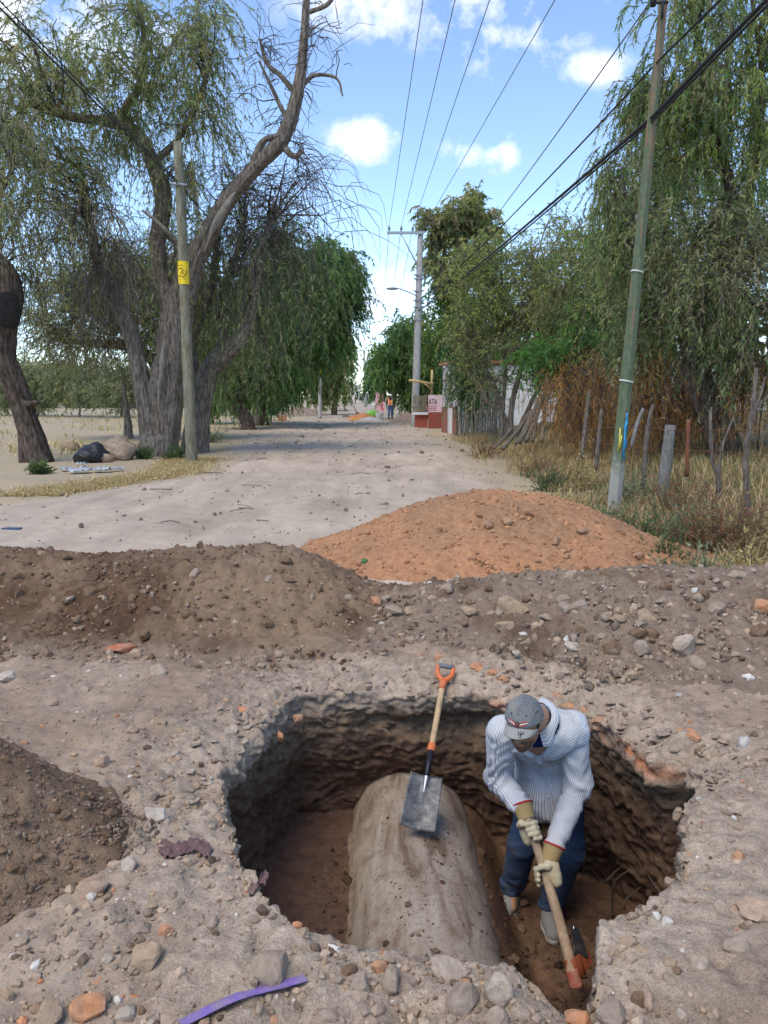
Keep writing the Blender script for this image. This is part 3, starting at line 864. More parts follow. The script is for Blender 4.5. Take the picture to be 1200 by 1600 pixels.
PAL = [C_GREY * 1.0, C_GREY * 1.3, (.50, .45, .38), (.36, .24, .15), (.46, .20, .10), (.52, .47, .40), (.13, .09, .06)]
pts, g = spread((-2.6, 3.4, 1.6, 5.2), 11000, lambda x, y: (crust(x, y)[1] > .015) & (heap_dark(x, y) < .0) & (heap_brown(x, y) < .03) & (heap_grey(x, y) < .03), 5)
crumbs('pebbles', pts, psize(g, len(pts), .0034, .021, 2.0), tintset(g, len(pts), PAL, (7, 5, .6, 1.0, .25, .2, 1.2)), ground, 1)
pts, g = spread((-5.5, 1.2, 4.5, 7.2), 6500, lambda x, y: (heap_brown(x, y) > .0) & (heap_orange(x, y) < .03), 6)
crumbs('crumbs', pts, psize(g, len(pts), .007, .028), tintset(g, len(pts), [(.135, .080, .048), (.215, .142, .092), C_GREY], (5, 4, 1.5)), H_BROWN, 2)
pts, g = spread((-1.2, 4.6, 4.3, 6.6), 5500, lambda x, y: (heap_grey(x, y) > .0) & (heap_brown(x, y) < .08), 7)
crumbs('crumbs', pts, psize(g, len(pts), .008, .036), tintset(g, len(pts), [(.15, .11, .08), C_GREY * .9, C_GREY * 1.25, (.32, .23, .15), (.5, .46, .4)], (4, 5, 2, .8, .3)), H_GREY, 3)
pts, g = spread((-1.1, 3.3, 6.3, 9.2), 3200, lambda x, y: (heap_orange(x, y) > .01) & (heap_grey(x, y) < .05), 8)
crumbs('crumbs', pts, psize(g, len(pts), .007, .03), tintset(g, len(pts), [C_ORANGE * .92, (.38, .20, .105), (.29, .15, .08)], (5, 3, 2)), H_ORANGE, 4)
pts, g = spread((-2.6, -.7, 2.0, 3.4), 5500, lambda x, y: heap_dark(x, y) > .0, 9)
crumbs('crumbs', pts, psize(g, len(pts), .0036, .012), tintset(g, len(pts), [(.14, .092, .062), (.20, .14, .10), (.25, .185, .13)], (4, 4, 2)), H_DARK, 5)
# grit and litter twigs on the road
g = np.random.default_rng(77)
yy = 7.5 * np.exp(g.uniform(0, 1.9, 2600)); l_, r_ = road_edges(yy); xx = l_ + (r_ - l_) * g.random(2600)
m = (heap_orange(xx, yy) < -.0) & (heap_brown(xx, yy) < -.0)
pts = np.stack([xx[m], yy[m], base_h(xx[m], yy[m]) + .018], -1)
crumbs('grit', pts, psize(g, len(pts), .006, .035) * (1 + pts[:, 1] * .035), tintset(g, len(pts), [C_ROAD * .8, C_ROAD * .5, (.18, .13, .09)], (4, 3, 3)), road, 6)
# loose soil on the floor of the pit, rubble of the crust as pieces of the pit
g = np.random.default_rng(78)
xx, yy = g.uniform(-.4, 1.4, 9000), g.uniform(2.3, 4.3, 9000)
dm = crust(xx, yy)[1] < -.08
xx, yy = xx[dm], yy[dm]
k = np.argsort(-(gauss(xx, yy, .8, 2.85, .3, .32) + .35 * g.random(len(xx))))[:2200]
pts = np.stack([xx[k], yy[k], floor_z(xx[k], yy[k])], -1)
crumbs('crumbs', pts, psize(g, len(pts), .008, .034), tintset(g, len(pts), [(.10, .06, .038), (.15, .092, .06), (.07, .042, .028)], (5, 3, 3)), pit, 7, M_LOOSE)
brick_px = [(748, 1040, 15, 7), (788, 1060, 12, 5), (872, 1088, 8, 6), (893, 1104, 13, 8), (912, 1110, 8, 9), (687, 1024, 13, 5), (770, 1049, 9, 5),
            (379, 1108, 11, 6), (466, 1121, 7, 6), (438, 1148, 5, 8), (938, 1124, 12, 7), (1078, 1146, 16, 7), (246, 1128, 14, 6), (283, 1140, 9, 4),
            (985, 1472, 16, 17), (960, 1492, 8, 12), (1070, 1297, 8, 8), (1060, 1268, 6, 10), (1047, 1376, 7, 5), (1004, 1486, 12, 6)]
for i, (px, py, hw, hh) in enumerate(brick_px):
    p = hit(px, py); mm = np.linalg.norm(p - np.array([0, 0, CAM_H])) / FPX
    V, F = rock(500 + i, ICO3, .45, 1.4, 1.0)
    V = V / np.abs(V).max(0) * np.array([hw * mm, hw * mm * .8, hh * mm]) * 1.15
    V = V @ rotz(R.uniform(-.8, .8)).T
    o = part('brick_fragment', V + p + np.array([0, .0, -hh * mm * .35]), F, MS['orange' if i < 12 else 'tan'], pit, None, False)
# flat chips standing out of the crust round the rim
for i in range(230):
    a = R.uniform(-.35, np.pi + .45); d = abs(R.normal(0, .12)) + .015
    r = float(np.interp((a + np.pi) % (2 * np.pi) - np.pi, ang, RR)) + d
    x, y = PC[0] + r * math.cos(a), PC[1] + r * math.sin(a)
    z = float(surf_q(x, y))
    s = R.uniform(.014, .042)
    o = place_piece('stone', rock_me(pick({'grey': 6, 'pale': 3, 'tan': 1, 'pink': .6}), int(R.integers(0, 5))), (x, y, z + .002), s, pit, .6)
    o.scale[2] *= .5

# soil caked and scattered on the pipe
g = np.random.default_rng(83)
n = 900; yy = 2.15 + 2.1 * g.random(n) ** 1.6; an = g.normal(1.35, .42, n)
keep = (fbm(xyz(an * 3, yy * 3), 2, 84) > g.uniform(-.5, .4, n)) | (yy < 2.75)
yy, an = yy[keep], an[keep]
pts = np.stack([.225 - .030 * (yy - 2.4) + .388 * np.cos(an), yy, -1.115 + .392 * np.sin(an)], -1)
crumbs('soil_crumbs', pts, psize(g, len(pts), .004, .022), tintset(g, len(pts), [(.15, .10, .068), (.21, .15, .105), (.11, .068, .045)], (5, 3, 3)), bpy.data.objects['concrete_pipe'], 8, M_LOOSE)
# ------------------------------------------------------------------ the digging man: signed distance shapes meshed by surface nets
def nets(f, lo, hi, h):
    lo, hi = np.asarray(lo, float), np.asarray(hi, float)
    n = np.ceil((hi - lo) / h).astype(int) + 1
    ax = [lo[k] + h * np.arange(n[k]) for k in range(3)]
    G = np.stack(np.meshgrid(*ax, indexing='ij'), -1)
    c = 4                                             # rough pass first, then only the band near the surface
    cax = [lo[k] + h * (c * np.arange((n[k] + c - 1) // c) + (c - 1) / 2) for k in range(3)]
    Dc = f(np.stack(np.meshgrid(*cax, indexing='ij'), -1))
    D = Dc.repeat(c, 0).repeat(c, 1).repeat(c, 2)[:n[0], :n[1], :n[2]].copy()
    band = np.abs(D) < c * h * 1.5 + .016
    D[band] = f(G[band])
    S = D < 0
    corners = [(a, b, c) for a in (0, 1) for b in (0, 1) for c in (0, 1)]
    sl = lambda o: tuple(slice(o[k], n[k] - 1 + o[k]) for k in range(3))
    cnt = sum(S[sl(o)].astype(int) for o in corners)
    act = (cnt > 0) & (cnt < 8)
    idx = np.full(act.shape, -1); ii = np.argwhere(act); idx[act] = np.arange(len(ii))
    acc = np.zeros((len(ii), 3)); num = np.zeros(len(ii))
    for o in corners:
        for k in range(3):
            if o[k]: continue
            o2 = list(o); o2[k] = 1
            d0 = D[tuple((ii + o).T)]; d1 = D[tuple((ii + o2).T)]
            m = (d0 < 0) != (d1 < 0)
            t = np.where(m, d0 / np.where(d0 == d1, 1, d0 - d1), 0)
            pt = np.tile(np.array(o, float), (len(ii), 1)); pt[:, k] = t
            acc += pt * m[:, None]; num += m
    V = lo + h * (ii + acc / np.maximum(num, 1)[:, None])
    Fs = []
    for k in range(3):
        a, b = (k + 1) % 3, (k + 2) % 3
        s0 = [slice(None)] * 3; s1 = [slice(None)] * 3
        s0[k] = slice(0, n[k] - 1); s1[k] = slice(1, n[k])
        m = S[tuple(s0)] != S[tuple(s1)]
        e = np.argwhere(m)
        e = e[(e[:, a] > 0) & (e[:, a] < n[a] - 1) & (e[:, b] > 0) & (e[:, b] < n[b] - 1)]
        if not len(e): continue
        sgn = S[tuple(e.T)]
        def cell(da, db):
            c = e.copy(); c[:, a] -= da; c[:, b] -= db; return idx[tuple(c.T)]
        q = np.stack([cell(1, 1), cell(0, 1), cell(0, 0), cell(1, 0)], -1)
        q[~sgn] = q[~sgn][:, ::-1]
        Fs.append(q)
    F = np.concatenate(Fs); F = F[(F >= 0).all(1)]
    return V, F
def cone(p, a, b, ra, rb):
    a, b = np.asarray(a, float), np.asarray(b, float)
    ab = b - a; t = np.clip(((p - a) @ ab) / (ab @ ab), 0, 1)
    return np.linalg.norm(p - a - t[..., None] * ab, axis=-1) - (ra + (rb - ra) * t)
def ell(p, c, M, r):
    """ellipsoid with axes in rows of M"""
    q = ((p - np.asarray(c)) @ np.asarray(M).T) / np.asarray(r)
    k = np.linalg.norm(q, axis=-1)
    return (k - 1) * min(r) * .5 + (k - 1) * .5 * np.mean(r)
def smin(a, b, k):
    h = np.clip(.5 + .5 * (b - a) / k, 0, 1)
    return b + (a - b) * h - k * h * (1 - h)
def smax(a, b, k): return -smin(-a, -b, k)
def chain(p, pts, rad, k=.03):
    d = None
    for i in range(len(pts) - 1):
        e = cone(p, pts[i], pts[i + 1], rad[i], rad[i + 1])
        d = e if d is None else smin(d, e, k)
    return d
def nrm(v): v = np.asarray(v, float); return v / np.linalg.norm(v)
def mat_cloth(name, c, c2=None, scale=120, bump=.4, rough=.9, folds=0, dirt=None):
    m, nt, b = nodes_mat(name)
    co = nd(nt, 'ShaderNodeNewGeometry').outputs['Position']
    n = nd(nt, 'ShaderNodeTexNoise', {'Vector': co, 'Scale': scale, 'Detail': 4})
    n2 = nd(nt, 'ShaderNodeTexNoise', {'Vector': co, 'Scale': 7, 'Detail': 6, 'Roughness': .65})
    cc = mixc(nt, n2.outputs['Fac'], tuple(x * .72 for x in c), c2 or tuple(min(1, x * 1.25) for x in c))
    if dirt:
        f = nd(nt, 'ShaderNodeMapRange', {'Value': n2.outputs['Fac'], 'From Min': .52, 'From Max': .7, 'To Min': 0, 'To Max': .7}).outputs[0]
        cc = mixc(nt, f, cc, dirt)
    nt.links.new(cc, b.inputs['Base Color']); b.inputs['Roughness'].default_value = rough; b.inputs['Specular IOR Level'].default_value = .15
    h = nd(nt, 'ShaderNodeMath', {0: n.outputs['Fac'], 1: n2.outputs['Fac']}, operation='ADD').outputs[0]
    nt.links.new(nd(nt, 'ShaderNodeBump', {'Height': h, 'Strength': bump, 'Distance': .006}).outputs[0], b.inputs['Normal'])
    return m
def mat_stripe(name, pitch=.0088):
    m, nt, b = nodes_mat(name)
    co = nd(nt, 'ShaderNodeNewGeometry').outputs['Position']
    a = nd(nt, 'ShaderNodeAttribute', attribute_name='stripe').outputs['Fac']
    n2 = nd(nt, 'ShaderNodeTexNoise', {'Vector': co, 'Scale': 9, 'Detail': 5, 'Roughness': .6})
    ph = nd(nt, 'ShaderNodeMath', {0: nd(nt, 'ShaderNodeMath', {0: a, 1: 1.0 / pitch}, operation='MULTIPLY').outputs[0]}, operation='FRACT').outputs[0]
    c = ramp(nt, ph, [(.0, (.565, .56, .55)), (.60, (.565, .56, .55)), (.66, (.26, .285, .35)), (.94, (.26, .285, .35)), (1.0, (.565, .56, .55))])
    f = nd(nt, 'ShaderNodeMapRange', {'Value': n2.outputs['Fac'], 'From Min': .5, 'From Max': .75, 'To Min': 0, 'To Max': .45}).outputs[0]
    c = mixc(nt, f, c, (.36, .29, .21))
    nt.links.new(c, b.inputs['Base Color']); b.inputs['Roughness'].default_value = .9; b.inputs['Specular IOR Level'].default_value = .12
    nt.links.new(nd(nt, 'ShaderNodeBump', {'Height': n2.outputs['Fac'], 'Strength': .5, 'Distance': .015}).outputs[0], b.inputs['Normal'])
    return m
M_SKIN = None
def mat_vcol(name, rough=.6, spec=.3, scale=60, bump=.2):
    m, nt, b = nodes_mat(name)
    co = nd(nt, 'ShaderNodeNewGeometry').outputs['Position']
    a = nd(nt, 'ShaderNodeAttribute', attribute_name='Col').outputs['Color']
    n = nd(nt, 'ShaderNodeTexNoise', {'Vector': co, 'Scale': scale, 'Detail': 5})
    k = nd(nt, 'ShaderNodeMapRange', {'Value': n.outputs['Fac'], 'From Min': .3, 'From Max': .7, 'To Min': .82, 'To Max': 1.18}).outputs[0]
    k3 = nd(nt, 'ShaderNodeCombineColor', {0: k, 1: k, 2: k}).outputs[0]
    nt.links.new(mixc(nt, 1.0, a, k3, 'MULTIPLY'), b.inputs['Base Color'])
    b.inputs['Roughness'].default_value = rough; b.inputs['Specular IOR Level'].default_value = spec
    nt.links.new(nd(nt, 'ShaderNodeBump', {'Height': n.outputs['Fac'], 'Strength': bump, 'Distance': .003}).outputs[0], b.inputs['Normal'])
    return m
M_SKIN = mat_vcol('skin')

# the mattock first: the hands close on its handle
MT_E = np.array([.898, 3.22, -1.075]); MT_A = np.array([.720, 3.535, -.455])
mt_ax = nrm(MT_A - MT_E); mt_len = np.linalg.norm(MT_A - MT_E)
def make_mattock():
    root = empty('mattock', MT_E - np.array([0, 0, .1]), 'mattock with pale wooden handle and red-painted end held by the man', 'mattock')
    wood = mat_plain('worn_handle_wood', (.42, .30, .20), .7, vary=.25, scale=35, bump=.2, dist=.002, dirt=(.27, .18, .11), dirt_amt=.5, dirt_scale=12)
    s = np.linspace(-.0, mt_len + .05, 40); P = MT_E + mt_ax * s[:, None]
    bend = np.sin(np.pi * s / s[-1]) * .010; P = P + np.outer(bend, [1, 0, 0])
    r = .0225 + .0085 * np.exp(-s / .10) + .002 * np.sin(s * 6)
    V, F = tube(P, r, 20); part('handle', V, F, wood, root)
    sr = np.linspace(-.004, .075, 10); Pr = MT_E + mt_ax * sr[:, None]; Pr += np.outer(np.interp(sr, s, bend), [1, 0, 0])
    V, F = tube(Pr, .0325 + .0 * sr, 20); part('painted_end', V, F, mat_plain('chipped_red_paint', (.34, .085, .055), .6, vary=.25, scale=30, dirt=(.36, .24, .16), dirt_amt=.6, dirt_scale=22), root)
    steel = mat_plain('rusty_orange_steel', (.24, .06, .025), .6, vary=.35, scale=24, bump=.2, dirt=(.10, .06, .04), dirt_amt=.4, dirt_scale=14)
    black = mat_plain('worn_black_steel', (.045, .045, .048), .45, metal=.6, vary=.3, scale=40, dirt=(.2, .16, .13), dirt_amt=.4, dirt_scale=20)
    c = MT_E + mt_ax * .045
    side = nrm(np.cross(mt_ax, [0, 1, .35])); side = side if side[0] > 0 else -side
    back = nrm(np.cross(side, mt_ax)); back = back if back[1] > 0 else -back
    bl = nrm(side * .75 + back * .65)                       # the head points away from the path, down into the pit corner
    wv = nrm(np.cross(bl, mt_ax))
    c = MT_E + mt_ax * .075 + bl * .022
    th = np.linspace(0, 2 * np.pi, 24, endpoint=False)       # eye collar round the handle, thick on the far side
    ring = []
    for zz, ro in ((-.045, .026), (-.04, .034), (.04, .034), (.046, .028)):
        ring.append(c + mt_ax * zz + np.cos(th)[:, None] * bl * ro * 1.35 + np.sin(th)[:, None] * wv * ro)
    part('head_eye', np.array(ring).reshape(-1, 3), grid_faces(4, 24, True), steel, root)
    def blade(org, d, A, B, L, w0, w1, t0):
        n = 14; out = []
        for u in np.linspace(0, 1, n):
            o = org + d * L * u + A * (.02 * u * u)
            w = w0 + (w1 - w0) * u; t = t0 * (1 - u) + .0025
            out.append([o + A * w + B * t, o - A * w + B * t, o - A * w - B * t, o + A * w - B * t])
        V = np.array(out).reshape(-1, 3)
        return V, [grid_faces(n, 4, True), np.array([[3, 2, 1, 0], [(n - 1) * 4, (n - 1) * 4 + 1, (n - 1) * 4 + 2, (n - 1) * 4 + 3]])]
    V, F = blade(c + bl * .03 - mt_ax * .005, bl, mt_ax, wv, .075, .038, .026, .014); part('head_block', V, F, steel, root, None, False)
    up_ = nrm(mt_ax * .9 + np.array([.12, .0, .3]))
    V, F = blade(c + bl * .055 + mt_ax * .03, up_, nrm(np.cross(up_, [0, 1, 0])), np.array([0, 1., 0]), .13, .030, .018, .010); part('pick_blade', V, F, black, root, None, False)
    e0 = c + bl * .055 + mt_ax * .03 - nrm(np.cross(up_, [0, 1, 0])) * .0
    edge_ = [e0 + up_ * (.13 * k) - nrm(np.cross(up_, [0, 1, 0])) * (.031 - .012 * k) * (1 if np.cross(up_, [0, 1, 0])[0] > 0 else -1) for k in np.linspace(0, 1, 6)]
    part('bright_edge', *tube(edge_, .0035, 6), mat_plain('bare_steel_edge', (.5, .5, .5), .35, metal=.7), root)
make_mattock()

def make_man():
    g = np.array
    hipL, hipR = g([.845, 4.03, -.39]), g([1.02, 4.02, -.39])                # view-left, view-right
    kneeL, kneeR = g([.775, 3.94, -.80]), g([1.005, 3.86, -.80])
    ankL, ankR = g([.735, 4.07, -1.17]), g([.935, 3.93, -1.19])
    shL, shR = g([.605, 3.70, -.055]), g([.965, 3.73, -.045])
    elL, elR = g([.600, 3.78, -.335]), g([1.000, 3.71, -.335])
    hA = MT_E + mt_ax * (mt_len - .035); hB = MT_E + mt_ax * (mt_len * .665)
    wrL, wrR = hA + g([-.030, .075, .085]), hB + g([.050, .060, .105])
    pel = g([.93, 4.00, -.34]); chest = g([.80, 3.76, -.075]); neckb = g([.765, 3.665, .055])
    hc = g([.668, 3.475, .105])                                                # middle of the head
    fw = nrm(g([-.44, -.86, -.17])); up = g([-.10, -.16, .98]); up = nrm(up - fw * (up @ fw)); sd = np.cross(fw, up)   # sd: towards view-left
    HM = np.stack([sd, fw, up])
    root = empty('person', (.86, 4.0, -1.26), 'man in striped shirt, jeans, grey cap and work gloves bending to dig in the pit', 'person')

    # --- the body: one continuous surface
    def head(p):
        d = ell(p, hc + up * .022 - fw * .008, HM, (.076, .094, .098))
        d = smin(d, ell(p, hc - up * .045 + fw * .022, HM, (.060, .070, .075)), .03)            # face and jaw
        d = smin(d, cone(p, hc - up * .098 + fw * .050, hc - up * .088 + fw * .060, .024, .022), .025)   # chin
        d = smin(d, cone(p, hc + fw * .088 + up * .012, hc + fw * .108 - up * .030, .009, .015), .012)   # nose
        for s in (-1, 1):
            d = smin(d, ell(p, hc + fw * .083 - up * .032 + sd * .014 * s, HM, (.010, .010, .008)), .008)
            d = smin(d, cone(p, hc + fw * .083 + up * .024 + sd * .012 * s, hc + fw * .070 + up * .024 + sd * .046 * s, .009, .008), .012)  # brow
            d = smax(d, -ell(p, hc + fw * .094 + up * .004 + sd * .032 * s, HM, (.017, .012, .011)), .010)  # eye socket
            d = smin(d, ell(p, hc + fw * .074 + up * .004 + sd * .032 * s, HM, (.013, .011, .011)), .003)   # eye ball
            d = smin(d, ell(p, hc + sd * .078 * s - fw * .006 - up * .005, HM, (.009, .020, .030)), .006)   # ear
            d = smin(d, ell(p, hc + fw * .055 - up * .024 + sd * .042 * s, HM, (.022, .024, .020)), .02)    # cheek
        d = smin(d, cone(p, hc + fw * .086 - up * .056 - sd * .022, hc + fw * .086 - up * .056 + sd * .022, .007, .007), .006)   # lips
        d = smin(d, cone(p, hc + fw * .084 - up * .068 - sd * .018, hc + fw * .084 - up * .068 + sd * .018, .008, .008), .006)
        return d
    def bodyf(p):
        d = head(p)
        d = smin(d, cone(p, hc - up * .05 - fw * .015, neckb, .054, .066), .03)
        t = chain(p, [chest, g([.87, 3.90, -.22]), pel], [.115, .115, .12], .08)
        t = smin(t, cone(p, shL, shR, .05, .05), .07)
        d = smin(d, t, .04)
        d = smin(d, chain(p, [shL, elL, wrL, hA + (wrL - hA) * .45], [.046, .038, .028, .032], .02), .03)
        d = smin(d, chain(p, [shR, elR, wrR, hB + (wrR - hB) * .45], [.046, .038, .028, .032], .02), .03)
        d = smin(d, chain(p, [hipL, kneeL, ankL, ankL + g([-.01, -.10, -.045])], [.075, .052, .036, .028], .03), .05)
        d = smin(d, chain(p, [hipR, kneeR, ankR, ankR + g([-.02, -.10, -.045])], [.075, .052, .036, .028], .03), .05)
        return d
    V, F = nets(bodyf, (.5, 3.3, -1.28), (1.15, 4.2, .30), .0095)
    Vh, Fh = nets(lambda p: bodyf(p), hc - .16, hc + .16, .0042)
    # keep the fine head, the coarse rest stays inside the clothes: one mesh joined at the neck
    cut = lambda Q: np.abs(Q - hc).max(1) > .150
    ko = cut(V); mo = np.full(len(V), -1)
    Fb = F[ko[F].all(1)]; used = np.unique(Fb); mo[used] = np.arange(len(used))
    VV = np.vstack([V[used], Vh]); FF = np.vstack([mo[Fb], Fh + len(used)])
    q = (VV - hc) @ HM.T
    skin = g([.31, .165, .095]); beard = g([.055, .034, .024])
    bm_ = sstep(-.030, -.05, q[:, 2]) * sstep(.02, .055, q[:, 1]) * (1 - sstep(.012, .005, np.hypot((q[:, 2] + .061) / 1.0, q[:, 0] * .35)))
    bm_ = np.maximum(bm_, sstep(.2, .05, np.abs(q[:, 2] + .036)) * 0)
    must = np.exp(-((q[:, 2] + .046) / .007) ** 2) * (np.abs(q[:, 0]) < .035) * (q[:, 1] > .06)
    bm_ = np.clip(np.maximum(bm_ * .75, must), 0, 1)
    lips = np.exp(-((q[:, 2] + .062) / .008) ** 2 - (q[:, 0] / .024) ** 2) * (q[:, 1] > .07)
    eye = (np.hypot(np.abs(q[:, 0]) - .032, q[:, 2] - .004) < .010) * (q[:, 1] > .07)
    cc = skin * (1 - bm_[:, None]) + beard * bm_[:, None]
    cc = cc * (1 - .5 * lips[:, None]) + g([.26, .09, .07]) * .5 * lips[:, None]
    cc = np.where(eye[:, None] > 0, g([.05, .035, .03]), cc)
    part('body', VV, FF, M_SKIN, root, cc)
    # --- hair
    def hairf(p):
        d = ell(p, hc + up * .020 - fw * .014, HM, (.081, .096, .098))
        qz = (p - hc) @ up; qy = (p - hc) @ fw
        return smax(smax(d, -(qz + .030 + .0 * qy), .006), qy - .030, .006)
    V, F = nets(hairf, hc - .14, hc + .14, .006); part('hair', V, F, mat_plain('black_hair', (.02, .016, .013), .7, vary=.4, scale=160, bump=.6), root)
    # --- undershirt
    tax = nrm(chest - pel)                                   # torso axis, pointing to the neck
    tf = nrm(g([-.25, -.90, -.35])); tf = nrm(tf - tax * (tf @ tax)); ts = np.cross(tf, tax)
    TM = np.stack([ts, tf, tax])
    def torso(p, k=0.0):
        d = ell(p, chest + tax * -.015, TM, (.176 + k, .116 + k, .160 + k))
        d = smin(d, ell(p, g([.865, 3.885, -.215]), TM, (.160 + k, .126 + k, .17 + k)), .08)
        d = smin(d, ell(p, pel + g([.0, .0, .02]), TM, (.178 + k, .135 + k, .13 + k)), .06)
        d = smin(d, cone(p, shL, shR, .070 + k, .070 + k), .06)
        d = smin(d, cone(p, chest + tax * .07, neckb - fw * .0, .090 + k, .068 + k), .05)
        return d
    V, F = nets(lambda p: smax(torso(p, -.012), -(((p - chest) @ tax) - .02), .01), chest - .22, chest + .25, .008)
    part('undershirt', V, F, mat_cloth('navy_undershirt', (.012, .018, .085)), root)
    # --- shirt: torso, sleeves, collar
    M_SH = mat_stripe('striped_shirt_cloth')
    vc = chest + tf * .13 + tax * .10
    def shirtf(p):
        fold = .040 * (.30 - np.abs(fbm(p * g([5.5, 5.5, 3.2]), 2, 401))) + .014 * (.3 - np.abs(fbm(p * g([13, 13, 9]), 2, 404))) + .005 * fbm(p * 24, 2, 402)
        u = (p - chest) @ tax; s = (p - chest) @ ts; f_ = (p - chest) @ tf
        flare = .035 * sstep(-.15, -.45, u)
        crease = .013 * fbm(np.stack([s * 9 + u * 5, f_ * 9, u * 17 - s * 8], -1), 2, 403) * sstep(.05, -.2, u)
        skirt = lambda k: smin(torso(p, k), chain(p, [pel + g([-.03, -.06, .06]), pel + g([-.045, -.075, -.17])], [.145 + k, .172 + k], .05) * .9, .07)
        d = skirt(.010) - fold - crease
        d = smax(d, -(p[..., 2] + .555 + .022 * np.sin(s * 11 + 1) - .10 * (p[..., 0] - .9)), .008)             # hem
        d = smax(d, -skirt(-.010), .004)                                # hollow
        vee = np.maximum(np.maximum(np.abs(s) - .004 - .62 * np.maximum(u + .01, 0), -.01 - u), -(f_))     # open neck
        d = smax(d, -vee, .006)
        d = smax(d, (u - .105 + .05 * f_), .006)
        return d
    V, F = nets(shirtf, (.50, 3.40, -.66), (1.28, 4.36, .22), .0085)
    q = (V - (chest + pel) / 2) @ TM.T
    sh = part('shirt', V, F, M_SH, root, None, True, {'stripe': np.arctan2(q[:, 0], q[:, 1]) * .165 + 2})
    def sleeve(a, b, c, seed, ra=.080, rb=.060, rc=.050):
        a2 = a + (a - b) * .06
        def f(p):
            d = chain(p, [a2, b, c], [ra, rb, rc], .04)
            L1 = np.clip(((p - a) @ (b - a)) / ((b - a) @ (b - a)), 0, 1); L2 = np.clip(((p - b) @ (c - b)) / ((c - b) @ (c - b)), 0, 1)
            w = .0075 * np.sin((L1 * 17 + L2 * 22) + 9 * vnoise(p * 8, seed)) * (.25 + .65 * np.exp(-((L1 + L2 - 1) / .25) ** 2) + .6 * sstep(.5, 1, L2))
            d = d - w - .020 * (.35 - np.abs(fbm(p * 8, 2, seed + 1))) - .006 * (.3 - np.abs(fbm(p * 22, 2, seed + 2)))
            d = smax(d, ((p - c) @ nrm(c - b)) - .012, .006)
            return smax(d, -(chain(p, [a2, b, c + (c - b) * .2], [ra - .026, rb - .022, rc - .016], .04)), .003)
        lo = np.minimum(np.minimum(a2, b), c) - .11; hi = np.maximum(np.maximum(a2, b), c) + .11
        V, F = nets(f, lo, hi, .0075)
        k = np.clip(((V - a) @ (b - a)) / ((b - a) @ (b - a)), 0, 1)[:, None]; k2 = np.clip(((V - b) @ (c - b)) / ((c - b) @ (c - b)), 0, 1)[:, None]
        ctr = a + (b - a) * k + (c - b) * k2; q = V - ctr
        axd = nrm(b - a) * (1 - k2) + nrm(c - b) * k2; axd /= np.linalg.norm(axd, axis=1)[:, None]
        cam_d = nrm(g([0, 0, CAM_H]) - b); e2 = cam_d - axd * (axd @ cam_d)[:, None]; e2 /= np.linalg.norm(e2, axis=1)[:, None]; e1 = np.cross(axd, e2)
        part('sleeve', V, F, M_SH, sh, None, True, {'stripe': (q * e1).sum(1) * 1.1 + 3})
    sleeve(shL, elL, wrL + (wrL - elL) * -.04, 410); sleeve(shR, elR, wrR + (wrR - elR) * -.04, 420)
    # collar: two folded wings
    nt_ = neckb + tax * .0
    for s in (-1, 1):
        n1, n2 = 14, 6; pts = []
        for i in range(n1):
            a = math.radians(10 + 160 * i / (n1 - 1))              # from the throat to the nape
            rim_p = nt_ + (tf * math.cos(a) * .074 - tf * .005) + ts * s * math.sin(a) * .076 + tax * (.000 + .004 * sstep(40, 160, math.degrees(a)))
            out = nrm(tf * math.cos(a) + ts * s * math.sin(a) * 1.1)
            wdt = .034 + .042 * math.exp(-((a - .30) / .38) ** 2)
            for j in range(n2):
                v = j / (n2 - 1)
                pts.append(rim_p + out * wdt * v * 1.0 - tax * (wdt * v * .62 + .0) + tax * .012 * math.sin(v * 3.1))
        V = np.array(pts); F = grid_faces(n1, n2)
        Vt = np.vstack([V, V - tax * .004]); F2 = F[:, ::-1] + len(V)
        part('collar', Vt, np.vstack([F, F2]), M_SH, sh, None, True, {'stripe': np.tile(np.tile(np.linspace(0, .045, n2), n1), 2)})
    def on_shirt(s, u, out=.0):
        """walk from outside along the front direction until the shirt is met"""
        o = chest + ts * s + tax * u + tf * .45
        t = np.linspace(0, .55, 220); Q = o - tf * t[:, None]; d = shirtf(Q); k = np.nonzero(d < 0)[0]
        return (Q[k[0]] if len(k) else Q[-1]) + tf * out
    us = np.linspace(.01, -.43, 26); L_ = np.array([on_shirt(-.016, u, .004) for u in us]); C_ = np.array([on_shirt(.0, u, .006) for u in us]); R_ = np.array([on_shirt(.016, u, .004) for u in us])
    V = np.stack([L_, C_, R_], 1).reshape(-1, 3); V = np.vstack([V, V - tf * .004]); F = grid_faces(26, 3)
    pl = part('placket', V, np.vstack([F, F[:, ::-1] + 78]), M_SH, sh, None, True, {'stripe': np.tile(np.tile([0, .016, .032], 26), 2)})
    for k in (3, 9, 15, 21): part('button', ICO2[0] * .006 + C_[k] + tf * .002, ICO2[1], mat_plain('shirt_button', (.5, .5, .52), .4) if k == 3 else bpy.data.materials['shirt_button'], pl)
    V = np.array([[on_shirt(s, u, .005) for s in np.linspace(-.125, -.045, 8)] for u in np.linspace(-.03, -.13, 8)]).reshape(-1, 3); V = np.vstack([V, V - tf * .004]); F = grid_faces(8, 8)
    part('pocket', V, np.vstack([F, F[:, ::-1] + 64]), M_SH, sh, None, True, {'stripe': np.tile(np.tile(np.linspace(0, .08, 8), 8), 2)})
